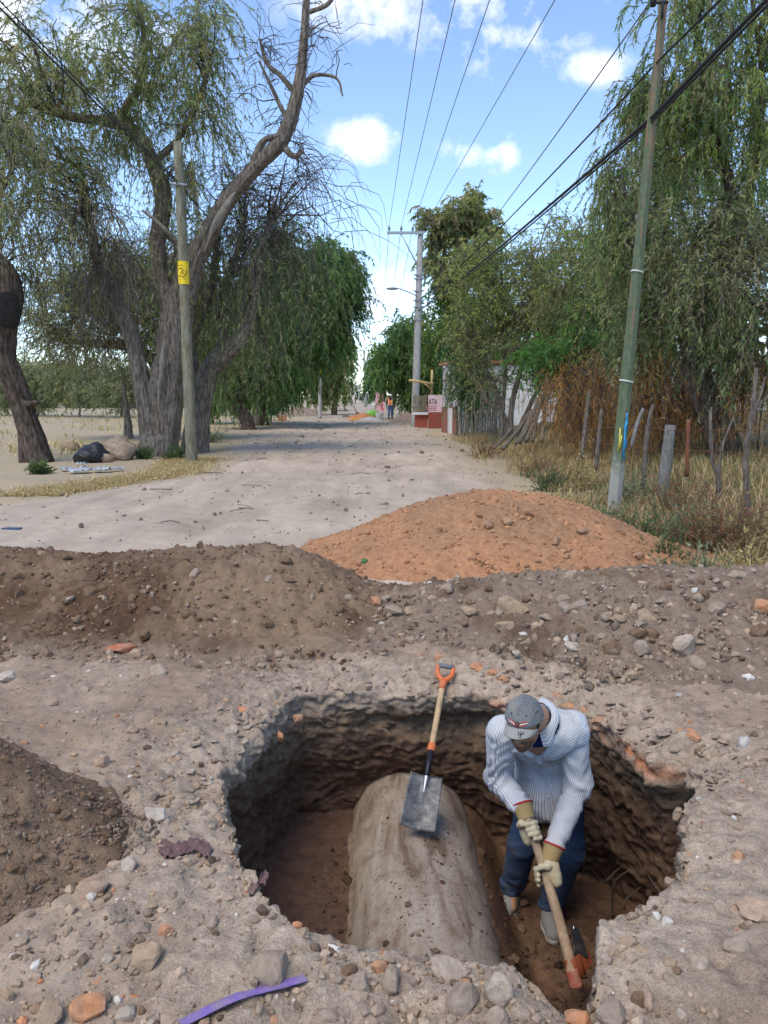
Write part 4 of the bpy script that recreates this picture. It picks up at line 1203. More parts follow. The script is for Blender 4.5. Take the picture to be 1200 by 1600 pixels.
    # --- jeans
    def jeansf(p):
        d = smin(ell(p, (hipL + hipR) / 2 + g([0, .0, .0]), TM, (.175, .135, .14)), chain(p, [hipL, kneeL, ankL + g([0, 0, .02])], [.100, .076, .070], .06), .04)
        d2 = chain(p, [hipR, kneeR, ankR + g([0, 0, .02])], [.100, .076, .070], .06)
        d = smin(d, d2, .025)
        z = p[..., 2]
        w = .008 * fbm(p * g([9, 9, 26.]) + 2.5 * fbm(p * 4, 2, 430)[..., None], 2, 431) * (.6 + np.exp(-((z + .80) / .10) ** 2) + 1.2 * sstep(-.98, -1.12, z))
        d = d - w - .007 * fbm(p * 9, 3, 432)
        d = smax(d, -(z + 1.175), .006)
        return d
    V, F = nets(jeansf, (.60, 3.70, -1.22), (1.24, 4.26, -.14), .0085)
    part('jeans', V, F, mat_cloth('blue_denim', (.028, .052, .108), (.080, .122, .195), 260, .6, dirt=(.13, .095, .07)), root)
    # --- shoes
    M_SHOE, M_SOLE = mat_cloth('dusty_grey_shoe', (.20, .19, .18), (.36, .34, .31), 90, .4, dirt=(.2, .15, .11)), mat_plain('pale_sole', (.42, .39, .35), .8, vary=.2, dirt=(.16, .1, .07), dirt_amt=.6, dirt_scale=14)
    for ank, yaw in ((ankL, .42), (ankR, .12)):
        toe = nrm(g([-math.sin(yaw), -math.cos(yaw), 0])); sdv = g([toe[1], -toe[0], 0]); FM = np.stack([sdv, toe, g([0, 0, 1.])])
        b0 = ank + g([0, 0, -.085 - (ank[2] + 1.18)])
        zs = b0[2]
        def shoef(p):
            d = chain(p, [b0 + g([0, 0, .045]) - toe * .045, b0 + g([0, 0, .040]) + toe * .06, b0 + g([0, 0, .028]) + toe * .155], [.046, .048, .040], .04)
            d = smin(d, cone(p, b0 + g([0, 0, .06]), b0 + g([0, 0, .115]), .045, .044), .03)
            return smax(d, -(p[..., 2] - zs - .012), .006)
        V, F = nets(shoef, b0 - .23, b0 + .23, .007); s_ = part('shoe', V, F, M_SHOE, root)
        def solef(p):
            d = chain(p * g([1, 1, 1]), [b0 + g([0, 0, .01]) - toe * .045, b0 + g([0, 0, .01]) + toe * .06, b0 + g([0, 0, .01]) + toe * .155], [.051, .052, .044], .04)
            return smax(smax(d, p[..., 2] - zs - .022, .003), -(p[..., 2] - zs + .008), .003)
        V, F = nets(solef, b0 - .23, b0 + .23, .006); part('sole', V, F, M_SOLE, s_)
        M = MB()
        for t in (.03, .055, .08, .105):
            c0 = b0 + toe * t + g([0, 0, .098 - t * .33]); M.add(*tube([c0 - sdv * .026, c0 + g([0, 0, .008]), c0 + sdv * .026], .004, 6))
        part('laces', *M.get(), mat_plain('dark_laces', (.05, .05, .055), .9), s_)
    # --- gloves: palm, four fingers curled round the handle, thumb closing from the other side
    M_GL, M_CUFF, M_RED = mat_cloth('cream_leather_glove', (.50, .42, .27), (.62, .55, .38), 150, .5, .75, dirt=(.36, .26, .14)), mat_cloth('stained_glove_cuff', (.46, .35, .17), (.36, .24, .10), 120, .4), mat_cloth('red_cuff_binding', (.42, .04, .035))
    for hcn, wr, el, sg in ((hA, wrL, elL, 1), (hB, wrR, elR, -1)):
        ax = mt_ax; rv = (wr - hcn) - ax * ((wr - hcn) @ ax); rv = nrm(rv); tv = np.cross(ax, rv)
        toC = nrm(g([0, 0, CAM_H]) - hcn); sgn = 1.0 if tv @ toC < 0 else -1.0        # fingers go round the side away from the path
        pol = lambda a, r, s: hcn + ax * s + (rv * math.cos(a) + tv * sgn * math.sin(a)) * r
        def glovef(p):
            palm = chain(p, [pol(-.35, .050, .036), pol(-.35, .050, -.036)], [.025, .024], .02)
            palm = smin(palm, chain(p, [pol(-.15, .046, 0), hcn + (wr - hcn) * .62], [.034, .036], .03), .03)
            d = palm
            for k, (s, rr, end) in enumerate(((.036, .0125, 3.5), (.012, .0135, 3.75), (-.012, .0130, 3.65), (-.035, .0112, 3.2))):
                aa = np.linspace(-.1, end, 5)                    # knuckle, two bends, tip
                pts = [pol(a, .0235 + rr + .006 * math.cos(k + i), s + .002 * i) for i, a in enumerate(aa)]
                d = smin(d, chain(p, pts, [rr * 1.12, rr * 1.08, rr, rr * .96, rr * .85], .004), .007)
            th = [hcn + (wr - hcn) * .42 + tv * -sgn * .020 + ax * .018, pol(-1.05, .046, .046), pol(-1.85, .040, .052), pol(-2.6, .038, .044)]
            d = smin(d, chain(p, th, [.020, .0165, .0145, .0125], .008), .010)
            d = d - .0022 * fbm(p * 55, 2, 441)
            return smax(d, -(np.linalg.norm((p - hcn) - ((p - hcn) @ ax)[..., None] * ax, axis=-1) - .0215), .003)
        V, F = nets(glovef, hcn - .13, hcn + .13, .0038); gl = part('glove', V, F, M_GL, root)
        w0 = hcn + (wr - hcn) * .55; w1 = wr + nrm(wr - hcn) * .022
        tt = np.linspace(0, 1, 12); V, F = tube(w0 + (w1 - w0) * tt[:, None], .041 + .012 * tt, 28, False); part('cuff', V, F, M_CUFF, gl)
        th = np.linspace(0, 2 * np.pi, 29); d, e1, e2 = frame_of(w1 - w0)
        V, F = tube(w1 + (np.cos(th)[:, None] * e1 + np.sin(th)[:, None] * e2) * .053, .005, 8, False); part('binding', V, F, M_RED, gl)
    # --- cap
    M_CAP = mat_cloth('washed_grey_cap', (.135, .145, .15), (.21, .215, .215), 200, .35, dirt=(.26, .23, .19))
    cc0 = hc + up * .030 - fw * .006
    def capf(p):
        d = ell(p, cc0, HM, (.092, .108, .106))
        q = (p - cc0) @ HM.T
        a = np.arctan2(q[..., 0], q[..., 1])
        d = d + .0016 * np.exp(-((np.abs(np.sin(a * 3)) / .06) ** 2)) - .002 * fbm(p * 22, 2, 451)
        d = smax(d, -(q[..., 2] - .004), .005)
        return smax(d, -ell(p, cc0, HM, (.086, .102, .100)), .002)
    V, F = nets(capf, cc0 - .135, cc0 + .145, .005); cap = part('cap', V, F, M_CAP, root)
    n1, n2 = 25, 12; pts = []
    for i in range(n1):
        a = math.radians(-68 + 136 * i / (n1 - 1))
        e = np.array([math.sin(a) * .090, math.cos(a) * .104])
        L = .066 * (math.cos(a * 1.15) ** .55 if math.cos(a * 1.15) > 0 else 0)
        for j in range(n2):
            v = j / (n2 - 1)
            x, y = e[0] * (1 - .10 * v), e[1] + L * v
            z = .006 - .030 * (x / .09) ** 2 - .008 * v - .008 * v * v
            pts.append(cc0 + sd * x + fw * y + up * z)
    V = np.array(pts); F = grid_faces(n1, n2); Vb = V - up * .004
    E = [k for k in range(n2 - 1, n1 * n2, n2)]; rim_f = np.array([[E[k], E[k + 1], E[k + 1] + len(V), E[k] + len(V)] for k in range(len(E) - 1)])
    part('brim', np.vstack([V, Vb]), np.vstack([F[:, ::-1], F + len(V), rim_f]), mat_cloth('pale_cap_brim', (.27, .265, .245), (.34, .33, .30), 160, .3, dirt=(.2, .17, .14)), cap)  # brim cloth is a paler grey than the crown
    part('button', ICO3[0] * g([.008, .008, .005]) @ HM + cc0 + up * .108, ICO3[1], M_CAP, cap)
    # winged badge on the front, scribble on the brim, eyelets
    def on_cap(x, z, lift=.002):
        yy = .108 * math.sqrt(max(0, 1 - (x / .092) ** 2 - (z / .106) ** 2))
        return cc0 + sd * x + fw * (yy + lift) + up * z
    def patch(poly, mat, name, lift):
        c = np.mean(poly, 0); V = [on_cap(c[0], c[1], lift)] + [on_cap(x, z, lift) for x, z in poly]
        n = len(poly); part(name, np.array(V), np.array([[0, 1 + k, 1 + (k + 1) % n] for k in range(n)]), mat, cap, None, False)
    m_w, m_r, m_d = mat_cloth('white_thread', (.62, .58, .52)), mat_cloth('red_thread', (.40, .05, .04)), mat_cloth('dark_thread', (.06, .05, .055))
    for s in (-1, 1):
        patch([(s * .008, .026), (s * .046, .034), (s * .050, .030), (s * .008, .020)], m_w, 'badge_wing', .0035)
        patch([(s * .008, .033), (s * .044, .041), (s * .047, .037), (s * .008, .028)], m_r, 'badge_wing', .0035)
        patch([(s * .008, .018), (s * .040, .025), (s * .043, .022), (s * .008, .013)], m_r, 'badge_wing', .0035)
    patch([(-.012, .036), (.012, .036), (.011, .020), (0, .008), (-.011, .020)], m_d, 'badge_shield', .005)
    patch([(-.006, .032), (.006, .032), (0, .018)], m_r, 'badge_mark', .0065)
    for a, z in ((-.5, .062), (.5, .062), (-1.3, .06), (1.3, .06)):
        x = .075 * math.sin(a); patch([(x + .004 * math.cos(t), z + .004 * math.sin(t)) for t in np.linspace(0, 6.28, 8, endpoint=False)] if abs(a) < 1 else [(x + .003, z), (x, z + .004), (x - .003, z), (x, z - .004)], m_d, 'eyelet', .003)
    def on_brim(x, v):
        a = math.asin(max(-1, min(1, x / .088))); L = .066 * max(0, math.cos(a * 1.15)) ** .55
        return cc0 + sd * x * (1 - .1 * v) + fw * (math.cos(a) * .104 + L * v) + up * (.006 - .030 * (x / .09) ** 2 - .008 * v - .008 * v * v + .002)
    M = MB()
    for st_ in ([(-.035, .35), (-.028, .8)], [(-.028, .8), (-.022, .3)], [(-.040, .6), (-.016, .55)], [(-.020, .75), (-.012, .35)], [(-.036, .9), (-.020, .9)]):
        M.add(*tube([on_brim(*st_[0]), on_brim(*st_[1])], .0016, 5))
    part('brim_mark', *M.get(), m_d, cap)
make_man()

# ------------------------------------------------------------------ the shovel on the pipe
def make_shovel():
    tip = at(651, 1300, 3.86); top = at(697, 1040, 4.60)
    pipe_z = -1.115 + math.sqrt(max(0, .39 ** 2 - (tip[0] - .18) ** 2)) * 1.02
    tip[2] = max(tip[2], pipe_z + .005)
    ax = nrm(top - tip); L = np.linalg.norm(top - tip)
    toC = nrm(np.array([0, -.75, .65])); nr = nrm(toC - ax * (toC @ ax)); wd = np.cross(ax, nr)
    root = empty('shovel', tip, 'square shovel with orange D-grip leaning on the pit wall, blade on the pipe', 'shovel')
    steel = mat_plain('scraped_blade_steel', (.17, .168, .165), .5, metal=.35, vary=.55, scale=34, bump=.15, dirt=(.035, .036, .04), dirt_amt=.95, dirt_scale=11)
    orange = mat_plain('orange_plastic', (.66, .14, .035), .5, vary=.12, dirt=(.36, .17, .09), dirt_amt=.55, dirt_scale=18)
    wood = mat_plain('pale_ash_wood', (.50, .34, .18), .6, vary=.2, scale=26, dirt=(.27, .18, .11), dirt_amt=.5, dirt_scale=14)
    black = mat_plain('black_socket', (.016, .017, .022), .35, metal=.3, vary=.3, dirt=(.12, .1, .09), dirt_amt=.3)
    n1, n2 = 25, 21; bl = .30; bw = .098
    u = np.linspace(0, 1, n1); v = np.linspace(-1, 1, n2)
    U, W = np.meshgrid(u, v, indexing='ij')
    wv = bw * (1 - .07 * U + .02 * np.sin(U * 3))
    s = bl * U + .004 * np.abs(W) * (U < .05)
    dish = .024 * (W ** 2) * (1 - .35 * U) + .010 * np.sin(U * np.pi)
    rib = .016 * np.exp(-(W / .16) ** 2) * sstep(.55, 1.0, U)
    X = tip + ax * s[..., None] + wd * (wv * W)[..., None] + nr * (dish + rib + .03)[..., None]
    turn = sstep(.96, 1.0, U); X = X + nr * (.012 * turn * np.abs(W))[..., None]
    V = X.reshape(-1, 3); Vb = V - nr * .003
    F = grid_faces(n1, n2)
    ed = list(range(n2)) + [k * n2 + n2 - 1 for k in range(1, n1)] + [(n1 - 1) * n2 + k for k in range(n2 - 2, -1, -1)] + [k * n2 for k in range(n1 - 2, 0, -1)]
    rf = np.array([[ed[k], ed[(k + 1) % len(ed)], ed[(k + 1) % len(ed)] + len(V), ed[k] + len(V)] for k in range(len(ed))])
    part('blade', np.vstack([V, Vb]), np.vstack([F, F[:, ::-1] + len(V), rf[:, ::-1]]), steel, root)
    t = np.linspace(0, 1, 14); P = tip + ax * (.20 + .10 * t)[:, None] + nr * (.040 + .006 * t)[:, None]     # bright worn rib running into the socket
    Vr, Fr = tube(P, .003 + .013 * t, 12); part('socket_rib', Vr, Fr, mat_plain('polished_steel', (.55, .55, .54), .35, metal=.7, vary=.15), root)
    a0 = tip + ax * .295 + nr * .047; a1 = tip + ax * .46 + nr * .030
    P = spline([a0, tip + ax * .36 + nr * .052, a1], 14); part('socket', *tube(P, np.linspace(.017, .0195, 14), 18), black, root)
    gtop = L - .115
    P = np.array([a1 + (tip + ax * gtop + nr * .01 - a1) * k for k in np.linspace(0, 1, 8)]); part('shaft', *tube(P, .0180, 18), wood, root)
    part('ferrule', *tube([a1 - ax * .012, a1 - ax * .01, a1 + ax * .03, a1 + ax * .032], [.0235, .0245, .0235, .0215], 18), orange, root)
    b = tip + ax * gtop + nr * .01
    M = MB(); M.add(*tube([b - ax * .055, b - ax * .02, b + ax * .01], [.0205, .0225, .024], 18))
    for sg in (-1, 1):
        M.add(*tube(spline([b + ax * 0, b + ax * .028 + wd * sg * .030, b + ax * .062 + wd * sg * .047, b + ax * .112 + wd * sg * .046], 14), np.linspace(.019, .0125, 14), 12))
    gp = part('grip', *M.get(), orange, root)
    part('grip_bar', *tube([b + ax * .104 - wd * .05, b + ax * .104, b + ax * .104 + wd * .05], [.0145, .0155, .0145], 14), mat_plain('grey_grip_bar', (.14, .14, .145), .6), gp)
make_shovel()
# ------------------------------------------------------------------ trees
BK_GREY = mat_bark('grey_bark', (.125, .098, .078), (.46, .39, .315))
BK_DARK = mat_bark('dark_bark', (.062, .045, .034), (.26, .20, .155))
BK_PALE = mat_bark('dead_pale_wood', (.30, .26, .215), (.50, .45, .385))
BK_TWIG = mat_bark('grey_twigs', (.12, .10, .085), (.29, .25, .215), 2.0)
M_LEAF = mat_leaf('tree_leaf')
M_DEAD = mat_leaf('dry_foliage', .2)
def strands(st, dr, L, K, droop, seed, jit=.18):
    """hanging twigs: start points, start directions, lengths -> (M, K, 3)"""
    g = np.random.default_rng(seed)
    M = len(st); P = np.empty((M, K, 3)); P[:, 0] = st
    d = dr / (np.linalg.norm(dr, axis=1)[:, None] + 1e-9)
    for k in range(1, K):
        d = d + np.array([0, 0, -droop]) + g.normal(0, jit, (M, 3))
        d /= np.linalg.norm(d, axis=1)[:, None]
        P[:, k] = P[:, k - 1] + d * (L / (K - 1))[:, None]
    return P
def twig_mesh(P, r0, r1, flat=False):
    """three-sided tubes along many polylines at once"""
    if P.shape[1] > 5: P = P[:, np.round(np.linspace(0, P.shape[1] - 1, P.shape[1] // 2 + 1)).astype(int)]
    M, K, _ = P.shape
    T = np.gradient(P, axis=1); T /= np.linalg.norm(T, axis=2)[..., None] + 1e-9
    ref = np.array([.31, .87, .38]); A = np.cross(T, ref); A /= np.linalg.norm(A, axis=2)[..., None] + 1e-9; B = np.cross(T, A)
    r0 = np.broadcast_to(np.asarray(r0, float), (M,)); r = r0[:, None] * (1 - np.linspace(0, 1, K)) + r1 * np.linspace(0, 1, K)
    if flat:                                            # hair-thin twigs: a folded strip each
        V = np.stack([P + r[..., None] * A * 1.25, P - r[..., None] * (A * .9 - B * .7)], 2)
        base = (np.arange(M) * K * 2)[:, None] + (np.arange(K - 1) * 2)[None]
        return V.reshape(-1, 3), np.stack([base, base + 1, base + 3, base + 2], -1).reshape(-1, 4)
    V = np.stack([P + r[..., None] * (A * math.cos(t) + B * math.sin(t)) for t in (0, 2.094, 4.189)], 2)
    base = (np.arange(M) * K * 3)[:, None, None] + (np.arange(K - 1) * 3)[None, :, None]
    j = np.arange(3)[None, None]; j2 = (j + 1) % 3
    F = np.stack([base + j, base + j2, base + 3 + j2, base + 3 + j], -1).reshape(-1, 4)
    return V.reshape(-1, 3), F
def leaf_mesh(P, per, length, width, pal, wts, seed, hang=.6, skip=1):
    """narrow leaflets along the strands"""
    g = np.random.default_rng(seed)
    M, K, _ = P.shape
    T = np.gradient(P, axis=1)
    base = np.repeat(P[:, skip:].reshape(-1, 3), per, 0); t = np.repeat(T[:, skip:].reshape(-1, 3), per, 0)
    n = len(base)
    base = base + t * g.uniform(-.5, .5, (n, 1))
    t = t / (np.linalg.norm(t, axis=1)[:, None] + 1e-9)
    d = t * .5 + g.normal(0, .55, (n, 3)) + np.array([0, 0, -hang]); d /= np.linalg.norm(d, axis=1)[:, None]
    s = np.cross(d, g.normal(0, 1, (n, 3))); s /= np.linalg.norm(s, axis=1)[:, None] + 1e-9
    l = length * g.uniform(.6, 1.35, (n, 1)); w = width * g.uniform(.7, 1.3, (n, 1))
    V = np.stack([base + s * w * .62, base + d * l * 1.08, base - s * w * .62 + d * l * .12], 1)
    F = np.arange(n * 3).reshape(n, 3)
    k = g.choice(len(pal), M, p=np.array(wts) / sum(wts))                # each spray keeps one tint, leaves vary a little
    c = np.array(pal)[k][np.repeat(np.arange(M), (K - skip) * per)] * g.uniform(.92, 1.78, (n, 1))
    return V.reshape(-1, 3), F, np.repeat(c, 3, 0)
def limb_px(pts):
    """[(px, py, Y, half width px)] -> centre line and radii in metres"""
    P = np.array([at(a, b, Y) for a, b, Y, r in pts]); rr = np.array([.74 * r * pxm(Y) for a, b, Y, r in pts])
    return P, rr
GREY_GREEN = [(0.154, 0.185, 0.084), (0.2, 0.217, 0.101), (0.115, 0.154, 0.074), (0.252, 0.252, 0.139), (0.209, 0.182, 0.104)]
DEEP_GREEN = [(0.074, 0.135, 0.052), (0.103, 0.172, 0.062), (0.053, 0.097, 0.042), (0.151, 0.202, 0.073)]
MID_GREEN = [(0.12, 0.191, 0.065), (0.171, 0.231, 0.079), (0.085, 0.145, 0.054), (0.256, 0.266, 0.103)]
YEL_GREEN = [(0.231, 0.266, 0.085), (0.179, 0.231, 0.077), (0.29, 0.282, 0.117), (0.137, 0.179, 0.072)]
OLIVE = [(0.171, 0.179, 0.094), (0.223, 0.214, 0.117), (0.129, 0.145, 0.077), (0.282, 0.24, 0.145)]
RUST = [(.36, .16, .045), (.27, .115, .035), (.40, .20, .065), (.19, .10, .04), (.42, .25, .09)]
def tree(name, label, base, limbs, blobs, seed, bark, cat='tree', group='trees along the road', sides=18, bark_amt=.18):
    """limbs: lists of (px, py, Y, half width px); blobs: dict with c=(px, py, Y), r=(px across, px up, metres deep), branches, strands and leaf settings"""
    g = np.random.default_rng(seed)
    root = empty(name, base, label, cat, group)
    mb = MB(); anchors = []
    for i, lm in enumerate(limbs):
        P, rr = limb_px(lm)
        gz_ = float(base_h(np.array([P[0, 0]]), np.array([P[0, 1]]))[0])
        if gz_ - .05 < P[0, 2] < gz_ + 1.4: P = np.vstack([[P[0, 0] + .3 * (P[0, 0] - P[1, 0]), P[0, 1], gz_ - .2], P]); rr = np.concatenate([[rr[0] * 1.2], rr])
        n = max(8, int(len(lm) * (14 if rr[0] > .3 else 7))); S = spline(np.column_stack([P, rr]), n)
        S[:, :3] += .25 * S[:, 3:4] * fbm(S[:, :3] * 2.2, 2, seed + i)[:, None] * g.normal(0, 1, (1, 3))
        S[:, 3] = np.maximum(S[:, 3], .006)
        mb.add(*tube(S[:, :3], S[:, 3], (44 if S[0, 3] > .3 else sides) if S[0, 3] > .12 else 9, True, bark_amt, seed + i))
        anchors.append(S[n // 3:])
    A = np.vstack(anchors) if anchors else np.array([[base[0], base[1], base[2] + .5, .05]])
    br_tw = MB(); LV, LF, LC, nl = [], [], [], 0
    for bi, b in enumerate(blobs):
        cx, cy, Y = b['c']; rx, ry, rd = b['r']
        c = at(cx, cy, Y); rad = np.array([rx * pxm(Y), rd, ry * pxm(Y)])
        nb = b.get('br', 14)
        ends = g.normal(0, 1, (nb, 3)); ends /= np.linalg.norm(ends, axis=1)[:, None]; ends = c + ends * rad * g.uniform(.35, 1.0, (nb, 1)) ** .6
        BP = []
        for e in ends:
            dist = np.linalg.norm(A[:, :3] - e, axis=1) + .9 * np.maximum(0, A[:, 2] - e[2]); k = np.argsort(dist)[int(g.integers(0, min(6, len(A))))]
            a = A[k, :3]; mid = (a + e) / 2 + np.array([0, 0, .14 * np.linalg.norm(e - a)]) + g.normal(0, .10, 3) * np.linalg.norm(e - a)
            q1 = (a + mid) / 2 + g.normal(0, .05, 3) * np.linalg.norm(e - a); q2 = (e + mid) / 2 + g.normal(0, .06, 3) * np.linalg.norm(e - a)
            BP.append(spline([a, q1, mid, q2, e], 12))
        BP = np.array(BP)
        Lb = np.linalg.norm(BP[:, -1] - BP[:, 0], axis=1)
        br_tw.add(*twig_mesh(BP, np.clip(.011 * Lb + .012, .015, .075) * b.get('thick', 1.0), .008))
        ns = int(b.get('st', 300) * .88)
        bi_ = g.integers(0, nb, ns); ti = g.integers(4, 12, ns)
        st = BP[bi_, ti] + g.normal(0, .10, (ns, 3)) * rad
        q = (st - c) / rad; far = np.linalg.norm(q, axis=1); st = np.where((far > 1.12)[:, None], c + q / far[:, None] * rad * 1.05, st)
        dr = (st - c) / rad * .7 + g.normal(0, .6, (ns, 3)) + np.array([0, 0, b.get('rise', .2)])
        L = b.get('len', 1.2) * g.uniform(.5, 1.4, ns)
        P = strands(st, dr, L, b.get('K', 8), b.get('droop', .35), seed * 31 + bi, b.get('jit', .16))
        br_tw.add(*twig_mesh(P, b.get('tr', .007), .003, True))
        if b.get('per', 2):
            V, F, C = leaf_mesh(P, b['per'] if 'per' in b else 2, b.get('ll', .16), b.get('lw', .03), b['pal'], b.get('w', [1] * len(b['pal'])), seed * 17 + bi, b.get('hang', .6), b.get('skip', 1))
            LV.append(V); LF.append(F + nl); LC.append(C); nl += len(V)
    if limbs: tr = part('trunk', *mb.get(), bark, root)
    part('twigs', *br_tw.get(), b.get('twig_mat', BK_TWIG) if blobs else BK_TWIG, root, None, True)
    if LV: part('crown', np.vstack(LV), np.vstack(LF), M_LEAF, root, np.vstack(LC), False)
    return root

W = dict
# left: the big gnarled tree with the dead, upswept limb
t1 = tree('pepper_tree', 'huge gnarled tree with a bare dead limb reaching up, behind the leaning wooden pole', gr(255, 705), [
    [(246, 716, 21.5, 42), (254, 680, 21.5, 35), (264, 600, 21.5, 32), (272, 530, 21.5, 31), (284, 470, 21.5, 29), (306, 405, 21.4, 20), (348, 325, 21.2, 15), (398, 262, 21, 14), (440, 218, 21, 14), (464, 150, 21, 12), (474, 80, 21, 9), (478, 10, 21, 7), (482, -60, 21, 4)],
    [(276, 520, 21.6, 20), (256, 450, 21.7, 16), (246, 385, 21.7, 15), (256, 315, 21.6, 16), (240, 255, 21.5, 15), (208, 204, 21.4, 14), (165, 190, 21.3, 11), (110, 182, 21.2, 9), (55, 165, 21, 6)],
    [(236, 700, 21.4, 20), (222, 600, 21.4, 17), (200, 510, 21.5, 15), (170, 455, 21.5, 13), (150, 400, 21.4, 11), (138, 340, 21.3, 9), (128, 270, 21.2, 7)],
    [(200, 204, 21.4, 9), (196, 170, 21.4, 9), (216, 138, 21.4, 8), (226, 90, 21.4, 6), (220, 20, 21.4, 5), (200, -60, 21.4, 3)],
    [(240, 255, 21.5, 8), (280, 215, 21.4, 6), (310, 160, 21.3, 5), (330, 90, 21.3, 4)],
    [(392, 268, 21, 8), (410, 222, 20.9, 7), (436, 212, 20.9, 5)],
    [(440, 224, 21, 8), (458, 244, 20.9, 6), (474, 236, 20.8, 4)],
    [(464, 150, 21, 6), (440, 120, 20.9, 5), (418, 100, 20.8, 4), (405, 60, 20.8, 2)],
    [(466, 140, 21, 5), (490, 118, 21, 4), (525, 122, 21, 2.5), (535, 150, 21, 1.5)],
    [(478, 20, 21, 5), (510, 8, 21, 4), (530, -20, 21, 3)],
    [(450, 190, 21, 5), (430, 150, 21, 4), (405, 95, 21, 2)],
], [
    W(c=(175, 95, 21.3), r=(130, 95, 2.2), br=26, st=702, len=.95, droop=.3, pal=GREY_GREEN, per=4, ll=.13, lw=.026, K=7),
    W(c=(310, 110, 21.2), r=(65, 110, 1.6), br=16, st=330, len=1.4, droop=.42, pal=GREY_GREEN, per=3, ll=.15, lw=.027),
    W(c=(300, 215, 21.2), r=(60, 50, 1.6), br=10, st=180, len=1.5, droop=.45, pal=GREY_GREEN, per=3, ll=.15, lw=.027),
    W(c=(50, 110, 21), r=(90, 110, 2.2), br=18, st=500, len=.95, droop=.3, pal=GREY_GREEN + OLIVE, per=4, ll=.13, lw=.026, K=7),
    W(c=(60, 290, 20.8), r=(100, 95, 2.0), br=22, st=520, len=1.1, droop=.35, pal=GREY_GREEN + OLIVE, per=3, ll=.13, lw=.026, K=7),
    W(c=(150, 370, 21), r=(60, 90, 1.5), br=14, st=260, len=1.9, droop=.55, pal=OLIVE, per=0, tr=.010),
    W(c=(210, 330, 21.6), r=(80, 80, 1.8), br=12, st=200, len=1.6, droop=.5, pal=OLIVE, per=1, tr=.009),
    W(c=(430, 120, 21), r=(60, 100, 1.0), br=12, st=120, len=.9, droop=.12, jit=.35, pal=OLIVE, per=0, tr=.010),
    W(c=(505, 60, 21), r=(35, 70, .8), br=8, st=60, len=.9, droop=.1, jit=.3, pal=OLIVE, per=0, tr=.009),
    W(c=(440, 255, 21), r=(50, 60, 1.0), br=8, st=80, len=1.0, droop=.25, jit=.3, pal=OLIVE, per=0, tr=.009),
], 1, BK_GREY, bark_amt=.22)
part('dead_branch', *tube(spline([at(282, 380, 21.2), at(262, 362, 20.9), at(240, 342, 20.8), at(222, 328, 20.7)], 16), np.linspace(.075, .03, 16), 9), BK_PALE, t1)
for (pl, rs) in (([(318, 395, 21.05), (336, 352, 20.95), (354, 322, 20.85), (368, 300, 20.8)], .10), ([(247, 640, 20.98), (250, 600, 20.93), (255, 555, 20.90), (257, 530, 20.88)], .06)):
    P = spline([at(*q) for q in pl], 26); rr = rs * np.sin(np.linspace(.15, 3.0, 26)) * (1 + .5 * fbm(P * 3, 2, 9))
    part('peeled_wood', *tube(P, np.maximum(rr, .01), 9, True, .5, 5), BK_PALE, t1)
# the second stem at its right and the bare, hanging twigs behind
tree('pepper_tree', 'leaning tree with forked trunk and grey hanging bare twigs, right of the wooden pole', gr(312, 695), [
    [(305, 702, 22.6, 30), (312, 640, 22.6, 24), (326, 585, 22.6, 21), (352, 552, 22.5, 19), (378, 530, 22.4, 15), (395, 480, 22.5, 11), (410, 400, 22.8, 9), (430, 320, 23, 6)],
    [(335, 570, 22.6, 12), (350, 520, 22.8, 10), (345, 470, 23, 8), (370, 400, 23, 7), (385, 330, 23, 5)],
    [(312, 620, 22.8, 12), (300, 540, 23, 10), (330, 450, 23.2, 8), (340, 370, 23.2, 6)],
], [
    W(c=(460, 345, 23), r=(85, 100, 2.4), br=30, st=460, len=1.8, droop=.4, jit=.22, pal=OLIVE, per=0, tr=.009),
    W(c=(380, 320, 23.4), r=(80, 80, 2.0), br=24, st=420, len=1.5, droop=.2, pal=OLIVE, per=1, tr=.009, ll=.10, lw=.022),
    W(c=(400, 450, 24), r=(90, 80, 2.4), br=22, st=420, len=2.0, droop=.5, pal=GREY_GREEN + DEEP_GREEN, per=2, ll=.17, lw=.03),
    W(c=(330, 420, 24.2), r=(80, 90, 2.2), br=18, st=300, len=1.8, droop=.5, pal=OLIVE + GREY_GREEN, per=2, ll=.16, lw=.03),
], 2, BK_GREY)
# dark, spreading mesquite behind the trunks
tree('mesquite_tree', 'dark wide-spreading tree with dense twigs behind the gnarled trunks', gr(200, 672), [
    [(262, 676, 29, 14), (262, 620, 29, 13), (235, 560, 29, 11), (190, 540, 29, 9), (130, 535, 29, 7), (80, 530, 29, 5)],
    [(262, 610, 29, 10), (270, 540, 29, 9), (250, 470, 29, 7), (200, 430, 29, 5)],
    [(235, 560, 29, 8), (180, 500, 29, 6), (120, 470, 29, 5)],
], [
    W(c=(130, 500, 28.5), r=(105, 60, 3.0), br=60, st=1700, len=1.7, droop=.1, jit=.3, pal=OLIVE + GREY_GREEN, per=2, ll=.11, lw=.026, tr=.012, twig_mat=BK_DARK),
    W(c=(230, 450, 29), r=(110, 80, 3.0), br=44, st=1250, len=1.7, droop=.2, jit=.28, pal=GREY_GREEN + DEEP_GREEN, per=2, ll=.13, lw=.03, tr=.012),
    W(c=(330, 500, 29.5), r=(80, 70, 2.6), br=30, st=800, len=1.7, droop=.35, pal=DEEP_GREEN + GREY_GREEN, per=2, ll=.15, lw=.034, tr=.011),
    W(c=(120, 400, 29), r=(90, 60, 3.0), br=22, st=420, len=1.6, droop=.3, pal=OLIVE, per=2, ll=.13, lw=.03, tr=.010),
], 3, BK_DARK)
